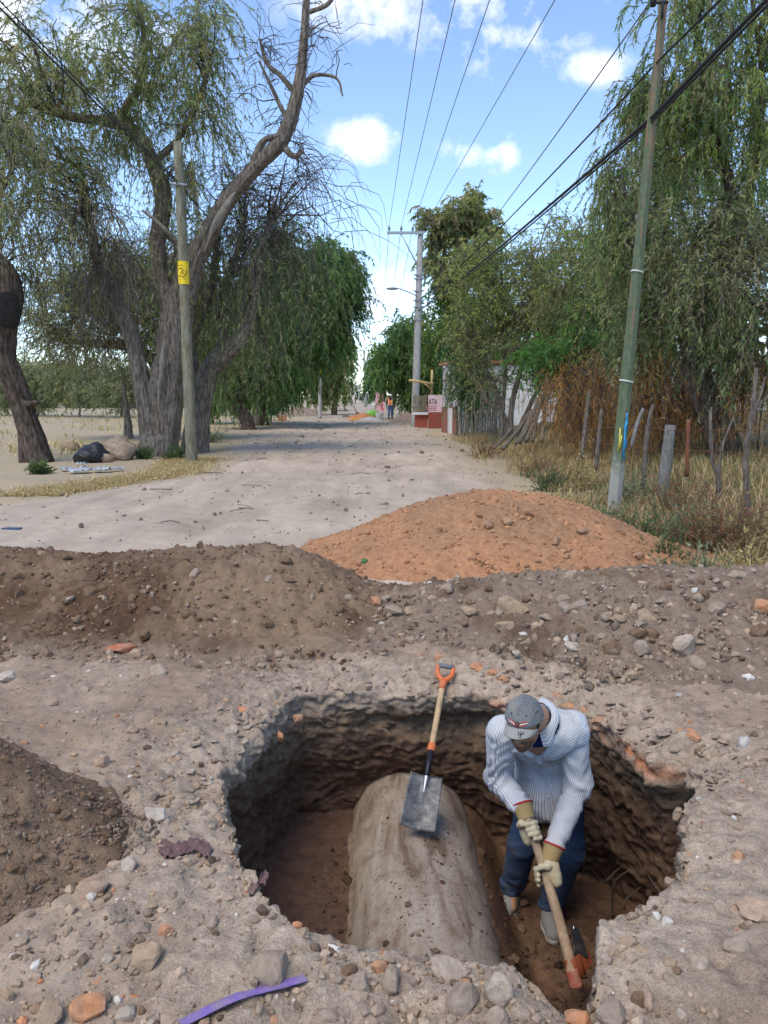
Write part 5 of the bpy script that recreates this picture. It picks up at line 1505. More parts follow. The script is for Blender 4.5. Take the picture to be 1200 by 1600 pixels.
# leaning hollow trunk at the left edge
t4 = tree('pepper_tree', 'leaning dark tree trunk with a burnt hollow top at the left edge of the photo', gr(58, 720), [
    [(62, 726, 19.2, 26), (44, 668, 19.2, 23), (26, 612, 19.2, 22), (4, 556, 19.2, 24), (4, 505, 19.2, 27), (16, 462, 19.2, 24), (10, 425, 19.2, 18), (-30, 390, 19.2, 14), (-90, 340, 19.2, 12), (-110, 250, 19.2, 9)],
    [(34, 640, 19.1, 7), (48, 632, 19.0, 6), (60, 628, 18.9, 4)],
    [(-30, 390, 19.2, 8), (-10, 330, 19.2, 6), (20, 260, 19.2, 4)],
], [
    W(c=(-30, 250, 19.2), r=(110, 110, 2.2), br=20, st=320, len=1.6, droop=.5, pal=GREY_GREEN + OLIVE, per=3, ll=.15, lw=.027),
    W(c=(20, 400, 19.6), r=(40, 50, 1.2), br=8, st=120, len=1.3, droop=.55, pal=OLIVE, per=1, tr=.009),
], 4, BK_DARK, bark_amt=.25)
V, F = rock(77, ICO3, .3, 0, 1.0)
part('burnt_hollow', V * np.array([.30, .10, .52]) + at(14, 486, 18.86), F, mat_plain('charred_wood', (.012, .010, .009), .95, vary=.5, scale=9, bump=.8, dist=.05), t4)
# the green weeping pepper trees down the left side
def pepper(seed, label, base, trunks, blobs, pal, Y, leaf=1.0, wt=None):
    bl = []
    for (cx, cy, rx, ry, n) in blobs:
        bl.append(W(c=(cx, cy, Y + (seed % 3) * .3), r=(rx, ry, rx * pxm(Y) * .9), br=max(8, n // 18), st=n, len=1.35, droop=.45, jit=.2, pal=pal, per=4, ll=.22 * leaf, lw=.052 * leaf, K=7, tr=.010))
    tree('pepper_tree', label, base, trunks, bl, seed, BK_DARK)
pepper(5, 'green weeping tree with a slanting trunk, nearest of the dense green row on the left', gr(385, 664), [
    [(388, 664, 38, 14), (372, 630, 38, 12), (352, 590, 38, 11), (345, 540, 38, 9), (380, 470, 38, 7), (420, 400, 38, 5)],
    [(352, 590, 38, 8), (400, 520, 38, 6), (450, 450, 38, 5)]],
    [(400, 520, 70, 85, 900), (450, 430, 75, 70, 700), (350, 560, 50, 60, 420), (460, 530, 46, 70, 560)], DEEP_GREEN + MID_GREEN[:1], 38)
pepper(6, 'tall bright green weeping tree overhanging the left road edge', gr(412, 656), [
    [(408, 660, 43, 14), (404, 620, 43, 12), (420, 560, 43, 10), (460, 470, 43, 8), (500, 400, 43, 5)],
    [(420, 560, 43, 8), (470, 520, 43, 6), (520, 450, 43, 4)]],
    [(516, 430, 52, 56, 800), (488, 500, 58, 66, 900), (440, 570, 50, 44, 520), (543, 470, 24, 52, 340), (465, 460, 60, 70, 600), (520, 530, 36, 36, 300)], DEEP_GREEN, 43, 1.05)
pepper(7, 'grey-green tree far down the left side behind the second yellow-banded pole', gr(520, 640), [
    [(522, 640, 66, 6), (524, 600, 66, 5), (535, 540, 66, 4), (545, 500, 66, 3)]],
    [(536, 540, 20, 40, 420), (535, 585, 14, 28, 220), (495, 580, 26, 34, 320), (460, 590, 40, 34, 360)], MID_GREEN + GREY_GREEN, 66, 1.5)
pepper(15, 'dark tree trunk pair shading the road edge behind the slanting trunk', gr(330, 655), [
    [(328, 660, 45, 8), (320, 620, 45, 7), (330, 560, 45, 6)], [(402, 655, 47, 10), (408, 600, 47, 9), (420, 560, 47, 7)]],
    [(380, 590, 80, 30, 500), (300, 560, 60, 50, 400)], DEEP_GREEN, 46, 1.2)
# right side
tree('pepper_tree', 'tall airy weeping tree with drooping leaves filling the upper right', gr(1120, 735, .6), [
    [(1150, 760, 14.5, 34), (1105, 640, 14.5, 30), (1078, 540, 14.5, 25), (1110, 455, 14.5, 21), (1140, 380, 14.6, 15), (1142, 300, 14.7, 11), (1120, 215, 14.8, 8), (1100, 120, 14.9, 6), (1080, 10, 15, 4)],
    [(1110, 455, 14.5, 13), (1180, 400, 14.3, 10), (1260, 330, 14.2, 8), (1290, 200, 14.2, 6), (1280, 40, 14.2, 4)],
    [(1140, 380, 14.6, 9), (1180, 260, 14.7, 7), (1190, 120, 14.8, 5), (1170, -40, 14.8, 3)],
    [(1085, 530, 14.5, 9), (1050, 470, 14.6, 7), (1000, 400, 14.8, 5), (960, 370, 15, 3)],
    [(1120, 215, 14.8, 5), (1060, 170, 15, 4), (1010, 150, 15, 2.5)],
], [
    W(c=(1075, 90, 15), r=(105, 120, 1.8), br=34, st=620, len=.75, droop=.5, pal=MID_GREEN + GREY_GREEN, per=4, ll=.115, lw=.019),
    W(c=(1010, 250, 15.2), r=(75, 120, 1.4), br=28, st=480, len=.75, droop=.5, pal=MID_GREEN + GREY_GREEN, per=4, ll=.115, lw=.019),
    W(c=(1170, 200, 14.6), r=(90, 150, 1.8), br=30, st=580, len=.75, droop=.5, pal=MID_GREEN + YEL_GREEN, per=4, ll=.115, lw=.019),
    W(c=(1240, 60, 14.4), r=(90, 130, 1.8), br=12, st=260, len=1.05, droop=.5, pal=MID_GREEN, per=4, ll=.115, lw=.019),
    W(c=(1030, 390, 15.2), r=(80, 80, 1.4), br=22, st=340, len=.95, droop=.4, pal=GREY_GREEN + MID_GREEN, per=3, ll=.115, lw=.02),
    W(c=(1140, 420, 14.2), r=(110, 90, 1.7), br=34, st=640, len=.9, droop=.25, jit=.25, pal=GREY_GREEN + OLIVE, per=3, ll=.10, lw=.018, tr=.009),
    W(c=(1060, 500, 14.8), r=(110, 70, 1.5), br=30, st=560, len=.9, droop=.3, jit=.25, pal=GREY_GREEN + DEEP_GREEN[:2], per=3, ll=.11, lw=.02, tr=.009),
    W(c=(1210, 540, 14.0), r=(80, 60, 1.5), br=18, st=360, len=1.1, droop=.4, pal=GREY_GREEN + DEEP_GREEN[:2], per=3, ll=.11, lw=.02, tr=.009),
], 8, BK_DARK)
tree('pepper_tree', 'taller weeping tree behind the green pole, reaching the left of the right-hand canopy', gr(1010, 690, .5), [
    [(1030, 700, 20, 14), (1015, 600, 20, 12), (1000, 500, 20, 10), (1005, 400, 20, 8), (1030, 300, 20, 6), (1040, 180, 20, 4)],
    [(1000, 500, 20, 8), (960, 430, 20, 6), (950, 360, 20, 4)],
], [
    W(c=(990, 330, 20), r=(65, 100, 2), br=22, st=480, len=1.6, droop=.55, pal=MID_GREEN + GREY_GREEN, per=3, ll=.14, lw=.026),
    W(c=(985, 450, 20.5), r=(70, 80, 2), br=20, st=440, len=1.6, droop=.5, pal=DEEP_GREEN + MID_GREEN, per=3, ll=.14, lw=.027),
    W(c=(1110, 330, 20.5), r=(90, 130, 2), br=22, st=520, len=1.6, droop=.55, pal=MID_GREEN, per=3, ll=.14, lw=.027),
    W(c=(930, 520, 20.5), r=(75, 50, 2), br=18, st=360, len=1.3, droop=.3, pal=DEEP_GREEN + YEL_GREEN, per=3, ll=.13, lw=.03),
], 9, BK_DARK)
tree('shrubby_tree', 'thin grey multi-stemmed tree with sparse yellow-green leaves beside the white house', gr(785, 682, .2), [
    [(790, 690, 26, 8), (782, 640, 26, 7), (770, 600, 26, 6), (745, 550, 26, 4), (720, 500, 26, 2.5)],
    [(796, 690, 26, 7), (800, 630, 26, 6), (815, 570, 26, 5), (830, 500, 26, 4), (835, 430, 26, 2)],
    [(802, 690, 26, 6), (825, 640, 26, 5), (850, 590, 26, 4), (880, 530, 26, 3)],
    [(785, 640, 26, 5), (790, 560, 26, 4), (780, 480, 26, 3), (790, 420, 26, 2)],
    [(788, 650, 26, 5), (760, 625, 26, 6), (750, 600, 26, 5), (735, 590, 26, 4)],
], [
    W(c=(790, 450, 26), r=(70, 75, 2), br=34, st=560, len=1.0, droop=.05, jit=.3, rise=.6, pal=YEL_GREEN, per=2, ll=.10, lw=.035, tr=.010),
    W(c=(788, 548, 25.6), r=(66, 56, 2), br=36, st=560, len=1.1, droop=.02, jit=.3, rise=.3, pal=OLIVE + YEL_GREEN, per=2, ll=.09, lw=.03, tr=.011),
    W(c=(850, 500, 26.4), r=(65, 80, 2), br=26, st=460, len=1.1, droop=.05, jit=.3, rise=.4, pal=OLIVE + YEL_GREEN, per=3, ll=.10, lw=.036, tr=.011),
    W(c=(875, 420, 27), r=(70, 60, 2), br=20, st=440, len=1.1, droop=.15, jit=.25, pal=OLIVE + MID_GREEN, per=2, ll=.11, lw=.034, tr=.009),
    W(c=(742, 470, 26.4), r=(40, 70, 1.6), br=18, st=340, len=1.0, droop=.15, jit=.25, pal=YEL_GREEN, per=2, ll=.11, lw=.034),
], 10, BK_GREY, sides=10)
tree('shrubby_tree', 'pale yellow-green feathery tree between the grey tree and the green pole', gr(905, 690, .3), [
    [(915, 692, 24, 7), (905, 620, 24, 6), (890, 540, 24, 5), (870, 460, 24, 3)], [(908, 640, 24, 5), (935, 560, 24, 4), (950, 480, 24, 3), (945, 410, 24, 2)]], [
    W(c=(880, 440, 24), r=(85, 62, 1.8), br=30, st=620, len=.9, droop=.15, jit=.22, pal=YEL_GREEN + OLIVE, per=4, ll=.10, lw=.028),
    W(c=(940, 410, 24.5), r=(50, 70, 1.6), br=20, st=400, len=.9, droop=.2, jit=.22, pal=YEL_GREEN + MID_GREEN, per=4, ll=.10, lw=.028),
    W(c=(930, 500, 24.5), r=(75, 50, 1.8), br=22, st=440, len=.9, droop=.2, jit=.22, pal=YEL_GREEN + OLIVE, per=4, ll=.10, lw=.028)], 17, BK_GREY, sides=10)
tree('leafy_shrub', 'bright green leafy bush under the canopy right of the grey tree', gr(885, 690, .3), [
    [(890, 690, 21, 4), (885, 620, 21, 3.5), (875, 560, 21, 3)], [(893, 690, 21, 4), (905, 620, 21, 3), (920, 570, 21, 2)]], [
    W(c=(880, 545, 21), r=(60, 42, 1.5), br=18, st=420, len=.8, droop=.2, pal=[(.07, .16, .04), (.09, .18, .05), (.06, .12, .04)], per=3, ll=.12, lw=.045),
    W(c=(920, 590, 21.3), r=(50, 40, 1.3), br=14, st=260, len=.8, droop=.3, pal=YEL_GREEN + RUST[4:], per=2, ll=.11, lw=.036)], 11, BK_GREY, 'bush', None, 8)
tree('eucalyptus_tree', 'tall eucalyptus with clumped olive foliage rising beside the concrete power pole', gr(712, 655), [
    [(712, 660, 46, 9), (714, 560, 46, 8), (712, 470, 46, 6), (718, 390, 46, 5), (716, 320, 46, 3)],
    [(714, 500, 46, 5), (690, 430, 46, 4), (680, 370, 46, 3)], [(714, 470, 46, 5), (745, 400, 46, 4), (755, 350, 46, 3)]], [
    W(c=(718, 325, 46), r=(34, 36, 1.4), br=21, st=247, len=.75, droop=.22, jit=.25, pal=OLIVE + GREY_GREEN, per=3, ll=.30, lw=.085),
    W(c=(680, 350, 46), r=(26, 28, 1.2), br=15, st=156, len=.75, droop=.22, jit=.25, pal=OLIVE, per=3, ll=.30, lw=.085),
    W(c=(752, 360, 46), r=(28, 36, 1.2), br=15, st=195, len=.75, droop=.22, jit=.25, pal=OLIVE + GREY_GREEN, per=3, ll=.30, lw=.085),
    W(c=(700, 410, 46), r=(46, 40, 1.8), br=24, st=390, len=.75, droop=.22, jit=.25, pal=OLIVE + GREY_GREEN, per=3, ll=.28, lw=.08),
    W(c=(740, 440, 46), r=(50, 50, 1.8), br=24, st=429, len=.75, droop=.22, jit=.25, pal=MID_GREEN + OLIVE, per=3, ll=.28, lw=.08),
    W(c=(690, 490, 46.5), r=(50, 60, 2), br=18, st=430, len=1.5, droop=.5, pal=MID_GREEN + DEEP_GREEN, per=3, ll=.26, lw=.075),
    W(c=(745, 530, 46.5), r=(60, 70, 2), br=18, st=460, len=1.5, droop=.5, pal=MID_GREEN + DEEP_GREEN, per=3, ll=.26, lw=.075)], 12, BK_GREY)
pepper(13, 'dense dark green tree over the right road edge behind the far worker', gr(640, 652), [
    [(645, 655, 54, 6), (642, 600, 54, 5), (640, 540, 54, 4)], [(668, 655, 54, 6), (672, 600, 54, 5)]],
    [(640, 530, 42, 50, 650), (680, 570, 50, 60, 760), (650, 600, 45, 40, 460), (600, 570, 24, 30, 280), (690, 620, 40, 30, 300)], DEEP_GREEN + MID_GREEN[:1], 54, 1.35)
pepper(14, 'small round green tree farthest down the right side of the street', gr(592, 632), [
    [(594, 636, 90, 3), (594, 600, 90, 2.5), (596, 570, 90, 2)]], [(598, 560, 24, 30, 320), (585, 595, 16, 22, 200)], DEEP_GREEN, 90, 2.0)
pepper(16, 'green branches hanging over the corner of the white house', gr(722, 672), [
    [(742, 676, 31, 4), (738, 610, 31, 4), (728, 560, 31, 3)]], [(732, 556, 18, 18, 170), (744, 594, 14, 22, 150)], [(.05, .11, .05), (.07, .13, .055)], 31, .75)
# rust-orange dead foliage hanging under the right-hand canopy, one thicket per clump
for i, (cx, cy, Y, rx, ry, n, lab) in enumerate(((910, 600, 17.5, 60, 55, 420, 'rust-orange dried thicket left of the green pole'), (1035, 590, 15.6, 75, 60, 760, 'rust-orange dried thicket right of the green pole, above the pale post'),
                                    (1165, 585, 14.6, 70, 46, 400, 'rust-orange dried thicket at the right edge beside the dark sloping trunk'), (965, 640, 18.5, 80, 40, 340, 'low rust-brown dry thicket along the fence behind the green pole'))):
    tree('dry_thicket', lab, gr(cx, cy + 120, .5), [[(cx, cy + 100, Y, 3), (cx - 5, cy + 40, Y, 3), (cx + 6, cy - 20, Y, 2.5)], [(cx + 20, cy + 100, Y, 2), (cx + 30, cy + 10, Y, 2)]],
         [W(c=(cx, cy, Y), r=(rx, ry, 1.0), br=24, st=n, len=1.15, droop=.55, jit=.3, pal=RUST, per=2, ll=.16, lw=.010, tr=.005, hang=.8, twig_mat=BK_TWIG)], 40 + i, BK_DARK, 'thicket', 'dried orange thickets', 8)
# far shrubs of the field on the left, each its own bush
for i, (cx, cy, Y, rx, ry, lab) in enumerate(((60, 596, 62, 60, 34, 'pale grey-green bush at the far edge of the field, left'), (125, 592, 60, 55, 40, 'tall grey-green bush at the far edge of the field'),
                                          (190, 600, 58, 50, 32, 'olive bush behind the field, left of the gnarled trunk'), (330, 600, 64, 60, 40, 'dim bush behind the parked yellow digger'), (-10, 600, 64, 60, 40, 'grey bush at the left picture edge beyond the field'))):
    tree('field_bush', lab, gr(cx, 640), [[(cx, 640, Y, 2), (cx + 4, 600, Y, 1.5)]], [W(c=(cx, cy, Y), r=(rx, ry, 2.5), br=24, st=420, len=1.6, droop=.1, jit=.25, rise=.4, pal=[(.17, .185, .12), (.14, .16, .10), (.20, .20, .135)], per=2, ll=.30, lw=.09, tr=.016)], 60 + i, BK_GREY, 'bush', 'bushes beyond the field', 6)
tree('small_dead_tree', 'small bare dead stump with a broken branch left of the gnarled trunks', gr(200, 668), [
    [(203, 668, 30, 5), (199, 640, 30, 4), (194, 610, 30, 4), (192, 575, 30, 3)], [(198, 640, 30, 5), (188, 632, 30, 4)], [(200, 640, 30, 4), (222, 636, 30, 5), (236, 640, 30, 4)]], [
    W(c=(192, 585, 30), r=(12, 24, .5), br=5, st=14, len=.6, droop=.1, pal=OLIVE, per=0)], 70, BK_GREY, 'tree', None, 8)
# ------------------------------------------------------------------ poles and cables
M_CONC = mat_plain('pole_concrete', (.42, .40, .36), .9, vary=.15, scale=6, bump=.2, dirt=(.28, .25, .21), dirt_amt=.4)
M_WIRE = mat_plain('dark_cable', (.022, .022, .024), .6)
M_THIN = mat_plain('aluminium_wire', (.16, .16, .17), .5, metal=.4)
M_GALV = mat_plain('galvanised_steel', (.34, .36, .37), .5, metal=.5, vary=.15)
def pole_axis(px0, py0, px1, py1, Y, z0=None, n=24, dY=0.0):
    a = gr(px0, py0, z0 or 0.0) if Y is None else at(px0, py0, Y)
    b = at(px1, py1, a[1] + dY); a = a - nrm(b - a) * .3
    return a + (b - a) * np.linspace(0, 1, n)[:, None]
def ring_strip(P, k0, k1, r, ang0, ang1, lift, n=9):
    """a sheet lying on part of a pole's surface between heights k0..k1 along the axis"""
    a, b = P[0] + (P[-1] - P[0]) * k0, P[0] + (P[-1] - P[0]) * k1
    d, e1, e2 = frame_of(P[-1] - P[0])
    th = np.linspace(ang0, ang1, n); o = np.cos(th)[:, None] * np.array([0, -1., 0]) + np.sin(th)[:, None] * np.array([1., 0, 0])
    return np.vstack([a + o * (r + lift), b + o * (r + lift)]), grid_faces(2, n)
# weathered wooden pole with the yellow notice
P = pole_axis(300, 722, 278, 222, None, .02)
root = empty('utility_pole', P[0], 'weathered greenish wooden pole with a yellow notice, leaning before the gnarled tree', 'pole')
wood_p = mat_bark('weathered_pole_wood', (.20, .185, .12), (.40, .375, .275), .8)
Y0 = P[0][1]; r0, r1 = 9.0 * pxm(Y0), 6.6 * pxm(Y0)
part('pole_shaft', *tube(P, np.linspace(r0, r1, len(P)), 20, True, .05, 3), wood_p, root)
def along(P, py):
    """fraction along a pole seen at pixel row py"""
    d = P - np.array([0, 0, CAM_H]); yy = 800 - FPX * (d[:, 2] * CP + d[:, 1] * SP) / (d[:, 1] * CP - d[:, 2] * SP)
    return float(np.interp(-py, -yy, np.linspace(0, 1, len(P))))
k0, k1 = along(P, 445), along(P, 409); rm = r0 + (r1 - r0) * k0
V, F = ring_strip(P, k0, k1, rm, -1.5, 1.5, .012, 15); nt_ = part('notice', V, F, mat_plain('yellow_notice', (.78, .55, .02), .6, vary=.06), root)
mb = MB()
d_, e1_, e2_ = frame_of(P[-1] - P[0])
def notice_pt(u, v): # u across -1..1, v up 0..1
    k = k0 + (k1 - k0) * v; c = P[0] + (P[-1] - P[0]) * k; th = u * 1.1
    return c + np.array([math.sin(th), -math.cos(th), 0]) * (rm + .02)
for st in ([(-.8, .93), (.8, .93)], [(-.7, .80), (.1, .82)], [(-.6, .66), (-.1, .70), (.2, .60), (-.3, .50), (.3, .45)], [(-.7, .34), (-.3, .38), (.1, .30), (.6, .42), (.7, .62)], [(-.5, .18), (.5, .22)], [(-.7, .08), (.7, .08)]):
    mb.add(*tube([notice_pt(*q) for q in st], .009, 4))
part('notice_writing', *mb.get(), mat_plain('dark_print', (.07, .06, .04), .8), nt_)
mb = MB(); kk = along(P, 290); c = P[0] + (P[-1] - P[0]) * kk
mb.add(*tube([c + [-.2, -.12, .02], c + [.2, -.12, -.02]], .03, 8)); mb.add(*tube([c + [0, -.05, 0], c + [0, -.2, 0]], .04, 8))
part('cable_clamp', *mb.get(), M_GALV, root)
WP = c + np.array([0, -.16, 0])
# second wooden pole, farther down
P = pole_axis(500, 648, 500, 556, 56)
root = empty('utility_pole', P[0], 'thin pale pole with a yellow band far down the left side of the road', 'pole')
part('pole_shaft', *tube(P, np.linspace(.13, .10, len(P)), 12), M_CONC, root)
part('band', *tube(P[0] + (P[-1] - P[0]) * np.array([[.72], [.86]]), .135, 12, False), mat_plain('yellow_band', (.72, .52, .03), .6), root)
# octagonal pole painted green at the right
P = pole_axis(959, 796, 1037, 2, None, .14, 60)
root = empty('utility_pole', P[0], 'tall octagonal concrete pole painted green with rust streaks and blue graffiti', 'pole')
m, nt, b = nodes_mat('green_painted_concrete')
co = nd(nt, 'ShaderNodeNewGeometry').outputs['Position']
mp = nd(nt, 'ShaderNodeMapping', {'Vector': co, 'Scale': (9, 9, .9)}).outputs[0]
n1 = nd(nt, 'ShaderNodeTexNoise', {'Vector': mp, 'Scale': 1.4, 'Detail': 7, 'Roughness': .66})
n2 = nd(nt, 'ShaderNodeTexNoise', {'Vector': co, 'Scale': 14, 'Detail': 6, 'Roughness': .7})
zz = nd(nt, 'ShaderNodeSeparateXYZ', {0: co}).outputs[2]
gcol = ramp(nt, n2.outputs['Fac'], [(.35, (.062, .088, .042)), (.65, (.12, .145, .078))])
f = nd(nt, 'ShaderNodeMapRange', {'Value': nd(nt, 'ShaderNodeMath', {0: n1.outputs['Fac'], 1: nd(nt, 'ShaderNodeMapRange', {'Value': zz, 'From Min': 2, 'From Max': 6.5, 'To Min': -.12, 'To Max': .10}).outputs[0]}, operation='ADD').outputs[0], 'From Min': .50, 'From Max': .60, 'To Min': 0, 'To Max': .85}).outputs[0]
c_ = mixc(nt, f, gcol, (.24, .115, .07))
f2 = nd(nt, 'ShaderNodeMapRange', {'Value': nd(nt, 'ShaderNodeMath', {0: zz, 1: nd(nt, 'ShaderNodeMath', {0: n2.outputs['Fac'], 1: 1.1}, operation='MULTIPLY').outputs[0]}, operation='ADD').outputs[0], 'From Min': 1.15, 'From Max': 1.45, 'To Min': .85, 'To Max': 0}).outputs[0]
c_ = mixc(nt, f2, c_, (.33, .31, .27))
nt.links.new(c_, b.inputs['Base Color']); b.inputs['Roughness'].default_value = .75
nt.links.new(nd(nt, 'ShaderNodeBump', {'Height': n2.outputs['Fac'], 'Strength': .4, 'Distance': .01}).outputs[0], b.inputs['Normal'])
YR = P[0][1]; rb, rt = 11.3 * pxm(YR), 6.0 * pxm(YR)
V, F = tube(P, np.linspace(rb, rt, len(P)), 8); part('pole_shaft', V, F, m, root, None, False)
def pole_pt(py, th, lift=.004):
    k = along(P, py); r = (rb + (rt - rb) * k) * 1.0
    return P[0] + (P[-1] - P[0]) * k + np.array([math.sin(th), -math.cos(th), 0]) * (r + lift)
for py in (425, 596):
    th = np.linspace(0, 2 * np.pi, 25); part('strap', *tube([pole_pt(py + 2 * math.sin(t), t, .0) for t in th], .012, 6, False), mat_plain('pale_strap', (.55, .55, .50), .6), root)
mb = MB()
for st in ([(652, .35), (668, .2), (690, .32), (712, .3)], [(660, .62), (664, .2), (672, .7)], [(684, .15), (688, .65), (700, .6)], [(705, .3), (716, .5)], [(645, .3), (656, .25)]):
    mb.add(*tube([pole_pt(a, t, .002) for a, t in st], .012, 5))
part('graffiti', *mb.get(), mat_plain('blue_spray_paint', (.05, .30, .55), .6), root)
mb = MB()
for st in ([(668, -.5), (690, -.4), (705, -.5)], [(680, -.2), (700, -.3)]):
    mb.add(*tube([pole_pt(a, t, .002) for a, t in st], .012, 5))
part('graffiti', *mb.get(), mat_plain('yellow_spray_paint', (.50, .45, .08), .6), root)
mb = MB(); tp = P[-1]
mb.add(*tube([tp + [-.16, -.1, -.06], tp + [.02, -.1, -.06]], .018, 8)); mb.add(*tube([tp + [-.16, -.1, -.1], tp + [-.16, -.1, .04]], .035, 10)); mb.add(*tube([tp + [-.05, -.12, -.25], tp + [-.05, -.12, .02]], .015, 6))
part('top_bracket', *mb.get(), M_WIRE, root); GP_TOP = tp + np.array([-.16, -.1, .0])
GP = lambda py: P[0] + (P[-1] - P[0]) * along(P, py) + np.array([-.02, -rb - .02, 0])
gp_cable, gp_cable2 = GP(186), GP(100)
# concrete power pole with crossarm and street lamp
P = pole_axis(648, 664, 657, 364, 42.0, n=20)
root = empty('power_pole', P[0], 'tall grey concrete power pole with crossarm and street lamp beside the eucalyptus', 'pole')
part('pole_shaft', *tube(P, np.linspace(6.2 * pxm(42), 4.2 * pxm(42), 20), 12), M_CONC, root)
tp = P[-1]
arm_l = at(606, 363, 42) ; arm_r = at(661, 367, 42)
ca_ = part('crossarm', *box((arm_l + arm_r) / 2 + [0, -.2, 0], (np.linalg.norm(arm_r - arm_l) + .1, .10, .13)), M_GALV, root, None, False)
part('brace', *tube([at(627, 366, 41.8), at(651, 412, 41.8)], .035, 6), M_GALV, root)
ins = []
for px in (608, 627, 645):
    q = at(px, 362, 41.8); ins.append(q + [0, 0, .28])
    part('insulator', *tube([q, q + [0, 0, .08], q + [0, 0, .1], q + [0, 0, .2], q + [0, 0, .3]], [.03, .03, .08, .07, .03], 10), mat_plain('grey_porcelain', (.30, .30, .32), .3), ca_)
la = part('lamp_arm', *tube(spline([at(652, 463, 41.9), at(640, 457, 41.5), at(621, 450, 41.2)], 10), .03, 8), M_GALV, root)
V, F = ICO3; part('lamp_head', V * np.array([.33, .14, .07]) + at(613, 451, 41.1), F, mat_plain('lamp_housing', (.22, .23, .25), .4), la)
mb = MB()
for py in (430, 436, 455, 470, 480, 500):
    k = along(P, py); c = P[0] + (P[-1] - P[0]) * k; mb.add(*tube([c - [0, 0, .03], c + [0, 0, .03]], .22, 12, False)); mb.add(*tube([c + [-.3, -.15, 0], c + [.3, -.15, .02]], .03, 6))
part('clamps', *mb.get(), M_GALV, root)
def cpole(py): return P[0] + (P[-1] - P[0]) * along(P, py) + np.array([0, -.25, 0])
cp_a, cp_b, cp_c = cpole(486), cpole(470), cpole(478)
# far poles
def far_pole(px0, py0, px1, py1, Y, arm, label):
    Q = pole_axis(px0, py0, px1, py1, Y, n=6); r = empty('power_pole', Q[0], label, 'pole', 'power poles far down the street')
    part('pole_shaft', *tube(Q, np.linspace(.22, .16, 6), 8), M_CONC, r)
    mb = MB()
    for k in range(3): c = Q[-1] + np.array([arm * (k + .3) / 3, 0, .12]); mb.add(*tube([c, c + [0, 0, .3]], .06, 6))
    a = part('crossarm', *box(Q[-1] + [arm / 2, -.2, .05], (abs(arm) + .3, .12, .14)), M_GALV, r, None, False); part('insulators', *mb.get(), M_GALV, a)
    return Q[-1]
fp1 = far_pole(611, 640, 613, 523, 86, -1.5, 'grey power pole with crossarm at the end of the right tree row')
fp2 = far_pole(571, 634, 569, 549, 112, -1.4, 'thin power pole in the middle of the far street')
def cable(name, pts, r, mat, label, sag=0.0, n=26, group='overhead cables'):
    S = []
    for a, b in zip(pts[:-1], pts[1:]):
        t = np.linspace(0, 1, n)[:, None]; q = np.asarray(a) * (1 - t) + np.asarray(b) * t; q[:, 2] -= (4 * sag * min(1.0, np.linalg.norm(np.asarray(b) - np.asarray(a)) / 30) ** 2 * t * (1 - t))[:, 0]; S.append(q if not S else q[1:])
    P_ = np.vstack(S)
    return thing(name, *tube(P_, r, 5), mat, label, 'cable', group)
for i, (a, px) in enumerate(((ins[0], 661), (ins[1], 711), (ins[2], 765), (cpole(366) + [.1, .2, .2], 867))):
    z_here = a[2] - .25 - .1 * i
    d = ray(px, 0); t = (z_here - CAM_H) / d[2]; q = np.array([0, 0, CAM_H]) + d * t
    far_end = a + (q - a) * ((a[1] + 8) / (a[1] - q[1]))
    cable('power_cable', [far_end, a], .011, M_THIN, ('leftmost of the four thin cables converging on the power pole', 'second from left of the four thin overhead cables', 'third from left of the four thin overhead cables', 'rightmost of the four thin overhead cables, passing over the eucalyptus')[i])
for i in range(3):
    cable('power_cable', [ins[i], fp1 + np.array([-1.35 + .5 * i, 0, .4])], .014, M_THIN, ('left cable running on from the power pole to the far pole', 'middle cable running on from the power pole to the far pole', 'right cable running on from the power pole to the far pole')[i], .9)
e1 = at(1203, -6, 8.2)
cable('telephone_cable', [e1 + (e1 - gp_cable) * .6, gp_cable, cp_a], .024, M_WIRE, 'thick black cable bundle crossing before the green pole', .12)
cable('telephone_cable', [e1 + (e1 - gp_cable) * .6 + [.0, 0, -.07], gp_cable + [0, 0, -.05], cp_a + [0, 0, -.05]], .015, M_WIRE, 'thinner black cable lashed beneath the thick black bundle', .15)
e2 = at(1127, -2, 8.6)
cable('telephone_cable', [e2 + (e2 - gp_cable2) * .6, gp_cable2, cp_b], .014, M_WIRE, 'single black cable above the thick black bundle', .25)
cable('telephone_cable', [GP_TOP, cp_c], .010, M_THIN, 'thin wire from the top of the green pole to the power pole', .35)
e3 = at(-4, 8, 12.0)
cable('telephone_cable', [e3 + (e3 - WP) * .4, WP, at(345, 362, 23.5)], .016, M_WIRE, 'black cable from the upper left corner to the wooden pole', .1)
cable('telephone_cable', [e3 + (e3 - WP) * .4 + [0, 0, .12], WP + [0, 0, .05]], .012, M_WIRE, 'second black cable just above the one to the wooden pole', .1)

